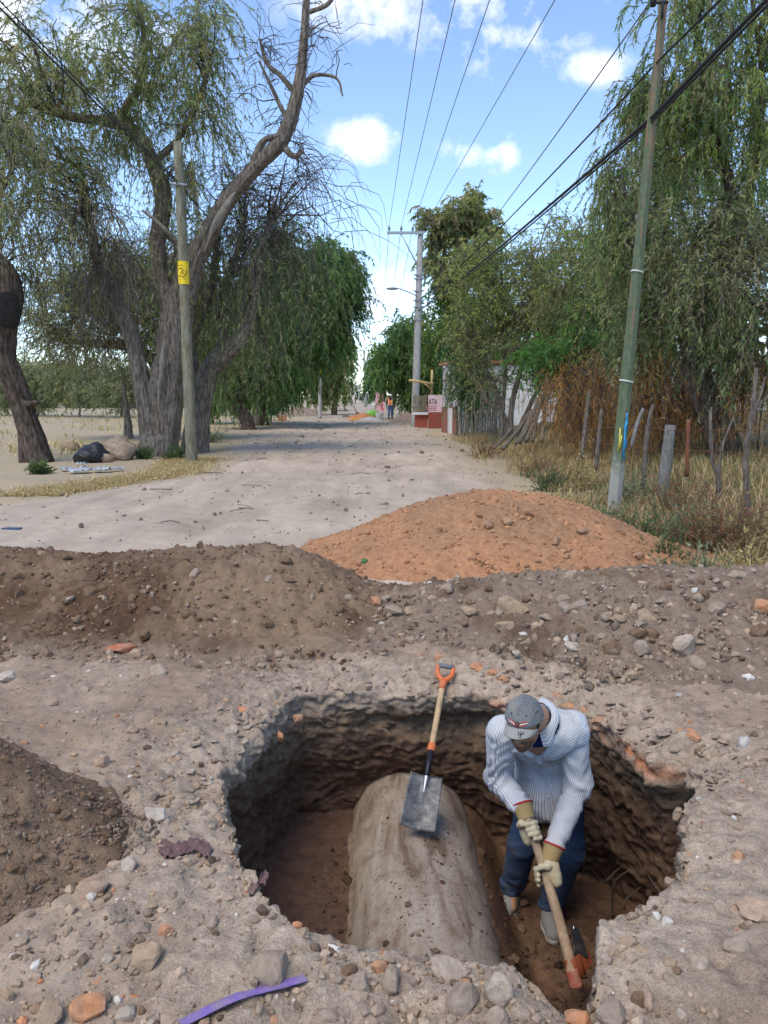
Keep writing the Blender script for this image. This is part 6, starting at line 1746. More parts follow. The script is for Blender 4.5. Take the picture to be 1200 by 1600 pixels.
# ------------------------------------------------------------------ house, shop front and walls on the right
M_WHITE = mat_plain('whitewash', (.70, .70, .69), .95, vary=.06, scale=3, dirt=(.45, .42, .38), dirt_amt=.25, dirt_scale=1.2)
M_LILAC = mat_plain('lilac_render', (.48, .43, .44), .9, vary=.06, scale=3, dirt=(.38, .33, .31), dirt_amt=.3)
M_DADO = mat_plain('brown_dado', (.26, .105, .075), .9, vary=.15, scale=6)
M_BRICKRED = mat_plain('red_painted_brick', (.33, .085, .055), .9, vary=.2, scale=8)
M_PINK = mat_plain('pink_painted_panel', (.70, .50, .50), .85, vary=.05, scale=5)
house = empty('house', (3.1, 32.6, 0), 'low white house with lilac street front and brown dado behind the trees', 'house')
A, B, C, D = np.array([2.62, 34.9]), np.array([3.10, 32.5]), np.array([16.5, 31.6]), np.array([16.8, 37.0])
def wall(a, b, z0, z1, th=.18):
    a, b = np.asarray(a), np.asarray(b); d = (b - a) / np.linalg.norm(b - a); n = np.array([-d[1], d[0]]) * th
    q = [a, b, b + n, a + n]
    return np.array([[*p, z0] for p in q] + [[*p, z1] for p in q]), BOXF
fr = (B - A) / np.linalg.norm(B - A); nrm_f = np.array([fr[1], -fr[0]]); nrm_f = nrm_f if nrm_f[0] < 0 else -nrm_f
M_ = MB()
L_ = np.linalg.norm(B - A); d0, d1 = .85, 1.70
M_.add(*wall(A, A + fr * d0, -.1, 2.95)); M_.add(*wall(A + fr * d1, B, -.1, 2.95)); M_.add(*wall(A + fr * d0, A + fr * d1, 2.25, 2.95))
part('street_wall', *M_.get(), M_LILAC, house, None, False)
for a, b in ((A - fr * .01, A + fr * (d0 - .01)), (A + fr * (d1 + .01), B - fr * .0)):
    part('dado', *wall(a + nrm_f * .03, b + nrm_f * .03, -.1, 1.15, .028), M_DADO, house, None, False)
dr_ = part('door', *wall(A + fr * d0 + fr * .03 - nrm_f * .04, A + fr * d1 - fr * .03 - nrm_f * .04, 0, 2.22, .05), mat_plain('white_metal_door', (.62, .60, .58), .6, vary=.05), house, None, False)
for i in range(2):
    for j in range(4):
        a = A + fr * (d0 + .12 + .32 * i); part('pane', *wall(a - nrm_f * .03, a + fr * .26 - nrm_f * .03, 1.12 + .26 * j, 1.33 + .26 * j, .012), mat_plain('dark_red_pane', (.16, .05, .05), .3) if (i + j) == 0 else bpy.data.materials['dark_red_pane'], dr_, None, False)
part('gable_wall', *wall(B + [.02, 0], C, -.1, 2.9), M_WHITE, house, None, False)
part('rear_wall', *wall(C, D, -.1, 2.9), M_WHITE, house, None, False)
V = np.array([[A[0] - .1, A[1] + 1, 3.0], [B[0] - .1, B[1] - .12, 2.96], [C[0] + .1, C[1] - .12, 2.96], [D[0], D[1], 3.4]]); V = np.vstack([V, V + [0, 0, .12]])
part('roof', V, BOXF, mat_plain('terracotta_roof', (.42, .20, .11), .9, vary=.2, scale=6), house, None, False)
part('drain_pipe', *tube([[B[0] + .12, B[1] - .1, 0], [B[0] + .12, B[1] - .1, 2.9]], .04, 8), M_GALV, house)
# shop wall with lettering
def face_box(px0, px1, py0, py1, Y, th=.15, dz=0):
    a, b = at(px0, py1, Y), at(px1, py0, Y)
    return box([(a[0] + b[0]) / 2, Y + th / 2, (a[2] + b[2]) / 2], (b[0] - a[0], th, b[2] - a[2]))
sw = empty('shop_wall', at(679, 668, 39), 'small street wall with pink lettered panel over red brick', 'wall')
part('panel', *face_box(669, 691, 617, 644, 39), M_PINK, sw, None, False)
bx0, bx1, bz0, bz1 = at(669, 668, 39)[0], at(691, 668, 39)[0], -.05, at(680, 644, 39)[2]
mort = part('mortar', *box([(bx0 + bx1) / 2, 39.10, (bz0 + bz1) / 2], (bx1 - bx0 - .01, .12, bz1 - bz0)), mat_plain('pale_mortar', (.36, .26, .22), .95), sw, None, False)
rows_ = 9; bh = (bz1 - bz0) / rows_; bw_ = (bx1 - bx0) / 3
for i in range(rows_):
    for j in range(-1, 3):
        x0 = bx0 + bw_ * (j + (.5 if i % 2 else 0)); x1 = x0 + bw_ - .015
        x0, x1 = max(x0, bx0), min(x1, bx1)
        if x1 - x0 < .03: continue
        part('brick', *box([(x0 + x1) / 2, 39.03, bz0 + bh * (i + .5)], (x1 - x0, .05, bh - .018)), M_BRICKRED, sw, None, False)
cu = bpy.data.curves.new('lettering', 'FONT'); cu.body = 'RATA'; cu.size = .33; cu.extrude = .004; cu.align_x = 'CENTER'
to = bpy.data.objects.new('lettering_curve', cu); COL.objects.link(to); bpy.context.view_layer.update()
me = bpy.data.meshes.new_from_object(to.evaluated_get(bpy.context.evaluated_depsgraph_get())); bpy.data.objects.remove(to)
V = np.array([v.co[:] for v in me.vertices]); w = V[:, 0].max() - V[:, 0].min(); kx = (at(690, 0, 39)[0] - at(670, 0, 39)[0]) * .92 / w
z_t = at(680, 632, 39)[2]
for v in me.vertices: v.co = ((v.co.x * kx + at(680, 0, 39)[0], 38.99 - v.co.z, v.co.y * 1.25 + z_t))
me.materials.append(mat_plain('dark_sign_paint', (.06, .03, .04), .8)); link('lettering', me, sw)
mb = MB()
for k in range(3): mb.add(*box([at(680, 0, 39)[0], 38.992, z_t - .10 - .09 * k], (.55 - .06 * (k % 2), .006, .028)))
part('small_lettering', *mb.get(), mat_plain('red_sign_paint', (.45, .12, .12), .8), sw, None, False)
lw = empty('low_wall', at(657, 668, 40), 'low red wall with white ledge left of the lettered panel', 'wall')
part('wall_body', *face_box(648, 668, 648, 670, 40), M_BRICKRED, lw, None, False); part('ledge', *face_box(644, 669, 644.5, 648, 39.85, .4), M_WHITE, lw, None, False)
pk = empty('picket_fence', at(655, 645, 40.3), 'short fence of upright boards above the low red wall', 'fence')
M_BOARD = mat_bark('old_boards', (.20, .165, .115), (.40, .33, .24), 1.0)
for i in range(9):
    x = 645 + i * 2.55; h = 617 + R.uniform(-3, 3); part('board', *face_box(x, x + 2.1, h, 645, 40.2 + .02 * (i % 2), .04), M_BOARD, pk, None, False)
part('rail', *face_box(644, 668, 636, 638, 40.27, .05), M_BOARD, pk, None, False)
aw = empty('timber_frame', at(675, 617, 39.2), 'yellow timber beam with brace on a post above the lettered wall', 'beam')
M_BEAM = mat_plain('yellow_timber', (.50, .36, .15), .8, vary=.2, scale=8)
part('post', *tube([at(674, 622, 39.3), at(675, 578, 39.3)], .06, 6), M_BEAM, aw); part('beam', *tube([at(639, 594, 39), at(677, 600, 39.2)], .07, 6), M_BEAM, aw); part('brace', *tube([at(662, 598, 39.1), at(674, 608, 39.2)], .04, 6), M_BEAM, aw)
# stick palings by the house
sf = empty('stick_fence', gr(740, 688, .1), 'rustic fence of crooked upright sticks beside the house', 'fence')
M_STICK = mat_bark('grey_sticks', (.16, .13, .10), (.44, .37, .30), 2.0)
for i in range(24):
    px = 713 + i * 2.9 + R.uniform(-1, 1); Y = 31.4 - i * .14; a = at(px, 682 + i * .6, Y); a[2] = float(base_h(np.array([a[0]]), np.array([a[1]]))[0]) - .05
    h = R.uniform(1.0, 1.75); tip_ = a + [R.uniform(-.14, .14), R.uniform(-.1, .1), h]
    part('stick', *tube(spline([a, (a + tip_) / 2 + R.normal(0, .03, 3), tip_], 6), np.linspace(.035, .022, 6), 6), M_STICK, sf)
pr = empty('leaning_poles', gr(815, 700, .15), 'bundle of wooden poles leaning against the fence in front of the white house', 'poles')
for (x0, y0, x1, y1, r) in ((772, 700, 800, 668, 2.2), (785, 702, 828, 645, 3.2), (812, 692, 842, 622, 3.4), (822, 690, 848, 618, 3.6), (832, 690, 838, 622, 3.0), (846, 690, 850, 628, 3.2), (806, 694, 832, 640, 2.6)):
    Y = 20.5; part('pole', *tube(spline([at(x0, y0, Y - .4), at((x0 + x1) / 2 + 2, (y0 + y1) / 2, Y), at(x1, y1, Y + .3)], 8), r * pxm(Y), 8), M_STICK, pr)

# ------------------------------------------------------------------ fence along the bank at the right
M_POST = mat_bark('pale_post', (.30, .28, .25), (.48, .45, .41), 1.5)
M_RUSTY = mat_plain('rusty_iron', (.20, .075, .04), .85, vary=.3)
def post(name, lines, label, mat, Y, cat='post', n=10):
    mb = MB()
    for ln in lines:
        S = spline(np.array([[*at(a, b, Y), r * pxm(Y)] for a, b, r in ln]), n); mb.add(*tube(S[:, :3], S[:, 3], 10, True, .12, len(ln)))
    return thing(name, *mb.get(), mat, label, cat, 'fence posts on the bank')
post('fence_post', [[(1034, 785, 9), (1040, 725, 9), (1047, 664, 8)]], 'thick pale fence post right of the green pole', M_POST, 10.8)
post('fence_post', [[(1004, 770, 4), (1009, 700, 4), (1012, 670, 3.6), (1020, 632, 2.4)]], 'crooked grey stick post between the green pole and the pale post', M_STICK, 11.4)
post('fence_post', [[(1073, 745, 3), (1076, 655, 3)]], 'thin rusty iron fence post right of the pale post', M_RUSTY, 11)
post('fence_post', [[(1124, 800, 4.2), (1122, 745, 4), (1112, 715, 3.2), (1110, 640, 2.2)], [(1122, 748, 3), (1128, 700, 2.2), (1146, 652, 1.4)]], 'forked grey branch post second from the right edge', M_STICK, 10.2)
post('fence_post', [[(1172, 850, 5.5), (1168, 780, 5), (1165, 710, 4.6), (1176, 640, 3.8), (1182, 575, 2.8)], [(1174, 655, 3), (1190, 610, 2.6), (1196, 588, 2)], [(1176, 640, 3), (1200, 620, 2)]], 'tall forked grey branch post at the right edge', M_STICK, 8.6)
post('fence_post', [[(931, 735, 3.5), (935, 690, 3.5), (940, 640, 2.5)]], 'short thin stick post left of the green pole', M_STICK, 13.5)
post('fence_post', [[(908, 720, 3.5), (914, 670, 3.5), (921, 610, 2.5)]], 'leaning thin stick post near the orange thicket, left of the green pole', M_STICK, 15)
post('fence_post', [[(986, 700, 3), (996, 660, 3), (1005, 638, 2.5)]], 'broken pale stick leaning behind the green pole', M_POST, 12.2)
for i, rows_ in enumerate((((905, 690, 15), (937, 693, 13.5), (1010, 700, 11.4), (1042, 703, 10.7), (1118, 705, 10.1), (1168, 712, 8.5), (1230, 715, 7.5)), ((905, 668, 15), (937, 668, 13.5), (1012, 668, 11.4), (1045, 672, 10.7), (1112, 672, 10.1), (1172, 672, 8.5), (1230, 670, 7.5)))):
    cable('barbed_wire', [at(*q) for q in rows_], .004, M_RUSTY, ('lower wire of the fence on the right bank', 'upper wire of the fence on the right bank')[i], .04, 10, 'fence wires')

# ------------------------------------------------------------------ grass, weeds and straw
def blades(name, x, y, ln, wd, cols, g, lean=.5, parent=None, lift=None):
    n = len(x); z = base_h(x, y) if lift is None else lift
    b = np.stack([x, y, z - .01], -1); a = g.uniform(0, 6.28, n); l = ln * g.uniform(.5, 1.3, n)
    d = np.stack([np.cos(a) * lean * g.random(n), np.sin(a) * lean * g.random(n), np.ones(n)], -1); d /= np.linalg.norm(d, axis=1)[:, None]
    s = np.stack([-np.sin(a), np.cos(a), np.zeros(n)], -1) * (wd * .5)
    s = s if np.ndim(wd) == 0 else s
    tipp = b + d * l[:, None] + np.stack([np.cos(a), np.sin(a), -np.ones(n) * .5], -1) * (l * lean * .35)[:, None]
    mid = b + d * l[:, None] * .55
    V = np.stack([b - s, b + s, mid + s * .7, tipp, mid - s * .7], 1)
    F = [np.stack([np.arange(n) * 5 + k for k in (0, 1, 2, 4)], -1), np.stack([np.arange(n) * 5 + k for k in (4, 2, 3)], -1)]
    me = mesh_np(name, V.reshape(-1, 3), F, M_DEAD, np.repeat(cols, 5, 0), False)
    o = link(name, me, parent); o['kind'] = 'stuff'; return o
g = np.random.default_rng(91)
STRAW = [(.50, .38, .20), (.40, .29, .15), (.34, .25, .13), (.22, .20, .085), (.30, .17, .09)]
def verge_pts(n, x0, x1, y0, y1, clump, seed):
    x, y = g.uniform(x0, x1, n * 3), y0 * np.exp(g.uniform(0, math.log(y1 / y0), n * 3))
    e = 2.75 + .25 * np.sin(y * .55) - .012 * np.maximum(y - 20, 0)
    dn = fbm(xyz(x, y) * clump, 3, seed) + .35 * sstep(0, 1.2, x - e) - .15
    m = (x > e - .15 + .25 * fbm(xyz(x, y) * 2, 2, seed + 3)) & (dn > g.uniform(-.35, .35, len(x))) & (heap_orange(x, y) < .03) & (heap_grey(x, y) < .03)
    return x[m][:n], y[m][:n]
x, y = verge_pts(26000, 2.3, 7.5, 6.2, 30, 1.2, 301)
blades('dry_grass', x, y, .30, .011 * 1.2, tintset(g, len(x), STRAW, (4, 4, 3, 2, 1.5)), g, .75)['label'] = 'dry straw-coloured grass on the right bank'
x, y = verge_pts(7000, 2.8, 7.0, 6.2, 16, 1.5, 311)
blades('green_grass', x, y, .22, .013, tintset(g, len(x), [(.10, .13, .05), (.15, .17, .07), (.075, .10, .045)], (3, 2, 2)), g, .8)['label'] = 'low green grass among the straw on the right bank'
# straw strip and field grass at the left
yy = g.uniform(12.6, 20.5, 9000); l_, r_ = road_edges(yy); xx = l_ - .35 + g.normal(0, .38, 9000)
blades('straw', xx, yy, .16, .02, tintset(g, len(xx), [(.55, .43, .22), (.45, .34, .17), (.38, .28, .15)], (3, 3, 2)), g, 2.6)['label'] = 'yellow straw scattered along the left road edge'
xx, yy = g.uniform(-45, -7, 9000), 20 * np.exp(g.uniform(0, 1.15, 9000)); m = fbm(xyz(xx, yy) * .25, 3, 321) > -.02
blades('field_grass', xx[m], yy[m], .32, .05, tintset(g, int(m.sum()), [(.52, .42, .22), (.44, .36, .19), (.36, .31, .16)], (3, 3, 2)), g, 1.0)['label'] = 'dry yellow grass over the field on the left'
def weed(px, py, size, pal, label, seed, z=.25, n=90, ll=.05, lw=.014, cat='weed', up_=.9):
    b = gr(px, py, z); b = np.array([b[0], b[1], float(base_h(np.array([b[0]]), np.array([b[1]]))[0])])
    gg = np.random.default_rng(seed); root = empty('weed', b, label, cat, 'weeds along the road')
    st = b + gg.normal(0, 1, (n, 3)) * np.array([size * .18, size * .18, 0]); dr = gg.normal(0, .55, (n, 3)) + [0, 0, up_]
    P_ = strands(st, dr, size * gg.uniform(.5, 1.2, n), 6, .02, seed, .15)
    part('stems', *twig_mesh(P_, .004, .002), BK_TWIG, root); V, F, C = leaf_mesh(P_, 3, ll, lw, pal, [1] * len(pal), seed, .0); part('leaves', V, F, M_LEAF, root, C, False)
GN = [(.07, .11, .045), (.10, .14, .06), (.055, .085, .04)]; GG = [(.19, .21, .14), (.15, .17, .11), (.24, .24, .16)]; RD = [(.22, .09, .06), (.17, .10, .06), (.25, .18, .09)]
ws = [(1005, 828, .5, GN, 'green weed right of the foot of the green pole'), (1030, 850, .32, GN, 'dark green weed beside the right end of the orange heap'), (940, 800, .4, GG, 'grey-green weed left of the foot of the green pole'),
      (880, 790, .45, STRAW[:3], 'tall straw tuft between the orange heap and the green pole'), (1088, 880, .36, GG, 'grey-green bush at the right end of the orange heap'), (1080, 815, .45, GG, 'pale weed right of the pale fence post'),
      (1150, 830, .6, RD, 'reddish dry weed at the right edge'), (1110, 830, .65, RD, 'reddish dry stalks below the forked branch post'), (1120, 890, .3, GG, 'low pale weed near the right edge above the grey heap'), (860, 745, .45, GN, 'green tuft at the road edge before the thickets'),
      (985, 770, .55, GG, 'pale weed behind the foot of the green pole'), (910, 745, .6, STRAW[:3], 'large straw tuft left of the green pole'), (840, 725, .5, RD, 'brown dry weed at the road edge under the leaning poles'), (1060, 790, .6, RD, 'brown stalks between the pale post and the forked post'),
      (1180, 880, .42, STRAW[:3], 'straw tuft in the right corner above the grey heap'), (755, 700, .5, RD, 'brown weed at the foot of the stick fence')]
for i, (px, py, s, pal, lab) in enumerate(ws): weed(px, py, s, pal, lab, 700 + i)
for i, (px, py, s, pal, lab) in enumerate(((275, 716, .34, GN, 'green weed between the gnarled trunk and the wooden pole'), (225, 715, .28, GN, 'green weed at the left foot of the gnarled trunk'), (330, 690, .7, GG, 'grey weeds behind the wooden pole'), (60, 738, .28, GN, 'low green weed at the foot of the leaning trunk'))): weed(px, py, s, pal, lab, 740 + i, .03, 60, .08, .028)
# twigs lying on the road
for i in range(16):
    py = R.uniform(690, 850); px = R.uniform(60, 760) if py > 700 else R.uniform(380, 680); p = gr(px, py, .035)
    if heap_orange(p[0], p[1]) > 0 or heap_brown(p[0], p[1]) > 0: continue
    L = R.uniform(.12, .45) * (1 + p[1] * .02); a = R.uniform(-1.3, 1.3) + (math.pi if R.random() < .5 else 0); q = p + np.array([math.cos(a), math.sin(a) * 1.2, 0]) * L; mid = (p + q) / 2 + np.array([0, R.uniform(-.12, .12), .015])
    part('twig', *tube(spline([p, mid, q], 6), R.uniform(.003, .007) * (1 + p[1] * .02), 5), BK_TWIG, road)
# ------------------------------------------------------------------ litter
def crumple(name, p, size, mat, label, seed, cat, amp=.35, ico=ICO3):
    V, F = ico; V = V * (1 + amp * fbm(V * 2.2 + seed, 3, seed) + amp * .5 * np.abs(fbm(V * 5 + seed, 2, seed + 1)))[:, None]
    V = V * np.array(size); V[:, 2] = np.maximum(V[:, 2], -size[2] * .55)
    return thing(name, V + p + [0, 0, size[2] * .5], F, mat, label, cat, None, None, True)
b = gr(146, 722, .0)
crumple('rubbish_bag', b, (.38, .30, .27), mat_plain('black_plastic', (.022, .024, .028), .28, vary=.4, bump=.9, dist=.05, scale=7, dirt=(.15, .13, .12), dirt_amt=.3), 'shiny black rubbish bag lying left of the gnarled tree', 61, 'rubbish bag', .7)
crumple('rubble_sack', b + [.35, .8, 0], (.40, .34, .34), mat_plain('dusty_sack', (.36, .27, .19), .95, vary=.55, bump=1.0, dist=.04, scale=8, dirt=(.16, .10, .07), dirt_amt=.4), 'bulging pale brown sack behind the black rubbish bag', 62, 'sack', .6)
crumple('stone', gr(110, 704), (.26, .22, .19), MS['tan'], 'round tan boulder left of the black rubbish bag', 63, 'stone', .6)
crumple('stone', gr(161, 722), (.24, .2, .15), MS['pink'], 'block of stone right of the black rubbish bag', 64, 'stone', .2)
M_FILM = mat_plain('pale_plastic_film', (.34, .36, .37), .4, vary=.25, scale=6)
for i, (px, py, s, lab) in enumerate(((128, 738, .24, 'large crumpled pale plastic sheet in front of the rubbish bag'), (160, 737, .2, 'small crumpled plastic sheet right of the large one'), (105, 735, .15, 'leftmost scrap of pale plastic by the leaning trunk'), (182, 735, .13, 'rightmost scrap of pale plastic before the gnarled tree'), (128, 727, .13, 'blue-white plastic scrap under the rubbish bag'))):
    p = gr(px, py, .02); n = 12; u = np.linspace(-1, 1, n); U, W_ = np.meshgrid(u, u, indexing='ij')
    q = xyz(U * 2 + i * 7, W_ * 2, 0); V = np.stack([U * s * .9 * (1 + .5 * fbm(q * .8, 2, 75 + i)), W_ * s * .8 * (1 + .5 * fbm(q * .7, 2, 76 + i)), .03 + .26 * s * 3 * np.abs(fbm(q * 1.3, 3, 70 + i))], -1) + .15 * s * np.stack([fbm(q, 2, 80 + i), fbm(q, 2, 90 + i), 0 * U], -1)
    V = V.reshape(-1, 3); V = np.vstack([V, V - [0, 0, .006]]); F = grid_faces(n, n)
    thing('plastic_scrap', V + p, np.vstack([F, F[:, ::-1] + n * n]), M_FILM, lab, 'litter', 'plastic litter', smooth=False)
p = gr(18, 826, .03); V, F = box([0, 0, 0], (.22, .09, .02)); thing('scrap', V + p, F, mat_plain('blue_scrap', (.05, .09, .16), .6), 'small dark blue scrap on the road at the left edge', 'litter', smooth=False)
# purple strap in the foreground
pts = [hit(282, 1604), hit(340, 1578), hit(400, 1552), hit(478, 1530)]
S = spline(np.array(pts), 40); S[:, 2] = np.maximum(np.maximum.reduce([surf_q(S[:, 0] + dx, S[:, 1] + dy) for dx in (-.02, 0, .02) for dy in (-.02, 0, .02)]), np.linspace(S[0, 2], S[-1, 2], 40)) + .010; S[:, 2] = np.convolve(np.pad(S[:, 2], 6, 'edge'), np.ones(13) / 13, 'valid') - .004
T = np.gradient(S, axis=0); T /= np.linalg.norm(T, axis=1)[:, None]; sd_ = np.cross(T, [0, 0, 1.]); sd_ /= np.linalg.norm(sd_, axis=1)[:, None]
hw = .021; tilt = .5
cols_ = []
V = np.stack([S - sd_ * hw + [0, 0, -.006], S + [0, 0, .002], S + sd_ * hw + [0, 0, .006], S + sd_ * hw + [0, 0, .004], S + [0, 0, 0], S - sd_ * hw + [0, 0, -.008]], 1).reshape(-1, 3)
strap = thing('strap', V, [grid_faces(40, 6, True), np.array([[0, 1, 4, 5], [1, 2, 3, 4]])], mat_plain('purple_plastic_strap', (.20, .125, .36), .55, vary=.25, scale=25, dirt=(.30, .235, .22), dirt_amt=.6, dirt_scale=14), 'flat purple plastic strap lying in the bottom foreground', 'strap', smooth=False)
# maroon rag and its scrap over the rim
def rag(px, py, w, h, label, seed):
    p = hit(px, py); n1, n2 = 36, 14; U, W_ = np.meshgrid(np.linspace(-1, 1, n1), np.linspace(-1, 1, n2), indexing='ij')
    m_ = np.linalg.norm(p - np.array([0, 0, CAM_H])) / FPX; q = xyz(U * w / h * 1.2, W_, seed)
    X = p[0] + U * w * m_ + .25 * h * m_ * fbm(q * 2, 2, seed); Y_ = p[1] + W_ * h * 1.9 * m_ * (1 - .35 * np.abs(fbm(q, 2, seed + 1))) + .04 * np.sin(U * 3)
    Z = surf_q(X, Y_) + .008 + .022 * np.abs(fbm(q * 2.2, 3, seed + 2)) + .010 * (fbm(q * 6, 2, seed + 3))
    V = np.stack([X, Y_, Z], -1).reshape(-1, 3); V = np.vstack([V, V - [0, 0, .004]]); F = grid_faces(n1, n2)
    thing('rag', V, np.vstack([F, F[:, ::-1] + n1 * n2]), mat_cloth('dusty_maroon_cloth', (.13, .055, .06), (.27, .18, .165), 150, .7, dirt=(.28, .205, .15)), label, 'rag')
rag(290, 1328, 33, 9, 'crumpled maroon rag on the ground left of the pit', 801)
rag(404, 1386, 11, 9, 'small twisted maroon rag hanging at the pit edge', 811)
crumple('paper_scrap', hit(1163, 1160) - [0, 0, .03], (.03, .025, .04), mat_plain('grey_paper', (.38, .35, .31), .9, vary=.2), 'crumpled grey paper at the right, above the pit', 65, 'litter', .5)
crumple('leaf_scrap', hit(570, 877) - [0, 0, .02], (.035, .03, .03), mat_plain('green_scrap', (.05, .16, .05), .6, vary=.3), 'small green scrap at the left foot of the orange heap', 66, 'litter', .5)
# roots hanging in the undercut corner of the pit
M_ROOT = mat_bark('pale_roots', (.20, .15, .11), (.40, .32, .25), 3.0)
for pl in ([(958, 1440, 3.95), (957, 1400, 3.9), (962, 1375, 3.85), (985, 1358, 3.85)], [(975, 1420, 3.8), (978, 1405, 3.8), (990, 1395, 3.85), (1002, 1385, 3.9)], [(947, 1378, 3.9), (957, 1366, 3.88), (968, 1356, 3.9)],
           [(997, 1280, 3.95), (999, 1295, 3.9), (1000, 1310, 3.9)], [(1008, 1355, 3.9), (1016, 1372, 3.85), (1026, 1390, 3.8)], [(910, 1335, 4.1), (913, 1350, 4.05), (911, 1362, 4.0)]):
    part('root', *tube(spline([at(*q) for q in pl], 10), np.linspace(.007, .003, 10), 6), M_ROOT, pit)

# ------------------------------------------------------------------ the far end of the street
# worker in the orange vest
def far_worker():
    p = gr(610, 656); h = 1.72; g_ = np.array
    root = empty('person', p, 'worker in orange safety vest, jeans and white helmet walking down the road', 'person')
    J = lambda x, y, z: p + g_([x, y, z])
    hipL, hipR, nk = J(-.09, 0, .90), J(.09, 0, .90), J(0, -.03, 1.42); hd = J(0, -.05, 1.58)
    legs = [[hipL, J(-.11, -.10, .48), J(-.12, -.02, .08), J(-.13, -.16, .04)], [hipR, J(.10, .02, .48), J(.12, .12, .08), J(.12, -.02, .04)]]
    arms = [[J(-.20, -.02, 1.38), J(-.27, 0, 1.10), J(-.25, -.10, .86), J(-.24, -.13, .78)], [J(.20, -.02, 1.38), J(.28, .03, 1.10), J(.27, -.04, .86), J(.26, -.07, .78)]]
    def bodyf(q):
        d = smin(chain(q, [J(0, 0, .95), J(0, -.01, 1.2), nk], [.12, .12, .09], .05), cone(q, arms[0][0], arms[1][0], .06, .06), .05)
        d = smin(d, cone(q, nk, hd, .05, .055), .03); d = smin(d, ell(q, hd + [0, 0, .03], np.eye(3), (.075, .095, .12)), .02)
        d = smin(d, cone(q, hd + [0, -.09, .02], hd + [0, -.11, 0], .012, .016), .01)
        for L in legs: d = smin(d, chain(q, L, [.08, .055, .04, .035], .03), .04)
        for A_ in arms: d = smin(d, chain(q, A_, [.045, .038, .03, .034], .02), .03)
        for s, A_ in zip((-1, 1), arms):
            for k in range(4): d = smin(d, cone(q, A_[3] + [0, .012 - .02 * k * .6, 0], A_[3] + [.008 * s, -.02 - .012 * k, -.085 + .008 * k], .011, .008), .006)
            d = smin(d, cone(q, A_[3], A_[3] + [-.03 * s, -.03, -.05], .012, .009), .006)
        return d
    V, F = nets(bodyf, p + [-.42, -.32, -.02], p + [.42, .30, 1.80], .014)
    part('body', V, F, mat_plain('brown_skin', (.20, .11, .07), .6), root)
    def jf(q): return smax(smin(chain(q, legs[0][:3], [.10, .075, .06], .04), smin(chain(q, legs[1][:3], [.10, .075, .06], .04), ell(q, J(0, 0, .94), np.eye(3), (.165, .12, .12)), .03), .03), -(q[..., 2] - p[2] - .07), .01)
    part('jeans', *nets(jf, p + [-.3, -.3, 0], p + [.3, .3, 1.1], .016), mat_plain('far_denim', (.07, .12, .24), .9, vary=.25), root)
    def sf_(q):
        d = None
        for A_ in arms: e = chain(q, A_[:3], [.065, .055, .042], .03); d = e if d is None else smin(d, e, .01)
        return smin(d, chain(q, [J(0, 0, 1.0), nk], [.135, .11], .03), .03)
    part('shirt', *nets(sf_, p + [-.4, -.3, .8], p + [.4, .3, 1.55], .016), mat_plain('dark_shirt', (.06, .055, .06), .9), root)
    vf = lambda q: smax(smin(ell(q, J(0, -.01, 1.17), np.eye(3), (.19, .155, .30)), cone(q, J(-.15, -.02, 1.39), J(.15, -.02, 1.39), .075, .075), .04), -(np.maximum(np.abs(q[..., 0] - p[0]) - .05 - .3 * (q[..., 2] - p[2] - 1.34), p[2] + 1.34 - q[..., 2])), .01)
    vs = part('vest', *nets(vf, p + [-.3, -.3, .8], p + [.3, .3, 1.52], .014), mat_plain('orange_safety_vest', (.85, .20, .05), .7, vary=.1), root)
    for s in (-1, 1): part('reflective_stripe', *tube(spline([J(.09 * s, -.165, .95), J(.10 * s, -.178, 1.15), J(.12 * s, -.115, 1.40)], 8), .022, 6), mat_plain('silver_tape', (.6, .6, .5), .4), vs)
    hf = lambda q: smax(smin(ell(q, hd + [0, 0, .07], np.eye(3), (.115, .135, .12)), ell(q, hd + [0, -.03, .065], np.eye(3), (.135, .175, .018)), .01), -(q[..., 2] - hd[2] - .055), .005)
    part('helmet', *nets(hf, hd - .22, hd + .24, .012), mat_plain('white_helmet', (.78, .78, .76), .4), root)
    for L in legs: part('shoe', *nets(lambda q: smax(chain(q, [L[2], L[3] + [0, .02, 0], L[3] + [0, -.10, -.01]], [.055, .052, .04], .03), -(q[..., 2] - p[2]), .01), p + [-.3, -.4, -.05], p + [.3, .3, .25], .014), mat_plain('dark_boot', (.09, .08, .075), .8), root)
far_worker()
# work site heaps and tools far down the road
def far_heap(px, py, w, h, d, col, label, seed, hue_var=.15):
    c = gr(px, py); n = 60; U, W_ = np.meshgrid(np.linspace(-1, 1, n), np.linspace(-1, 1, n), indexing='ij'); r = np.sqrt(U ** 2 + W_ ** 2)
    q = xyz(U * 2, W_ * 2, seed); Z = h * np.clip(1 - r ** 1.4, -.2, 1) + .18 * h * fbm(q * 2, 3, seed) + .08 * h * fbm(q * 7, 2, seed + 1) - .03
    V = np.stack([c[0] + U * w / 2, c[1] + W_ * d / 2, Z], -1).reshape(-1, 3); F = grid_faces(n, n); F = F[(r.ravel()[F] < 1.05).all(1)]
    used = np.unique(F); mp = np.full(n * n, -1); mp[used] = np.arange(len(used))
    cc_ = np.array(col) * (1 + hue_var * fbm(q * 3, 3, seed + 2)).reshape(-1, 1)
    return thing('earth_heap', V[used], mp[F], M_LOOSE, label, 'dirt heap', 'far work-site heaps', cc_[used])
far_heap(567, 654, 2.4, .42, 2.2, (.42, .19, .085), 'small orange earth heap at the far work site', 901)
far_heap(553, 656, 1.1, .22, .9, (.50, .22, .06), 'bright orange low heap left in the far work site', 902)
far_heap(578, 657, 1.7, .28, 1.2, (.36, .35, .34), 'grey gravel heap in front of the green bundle', 903)
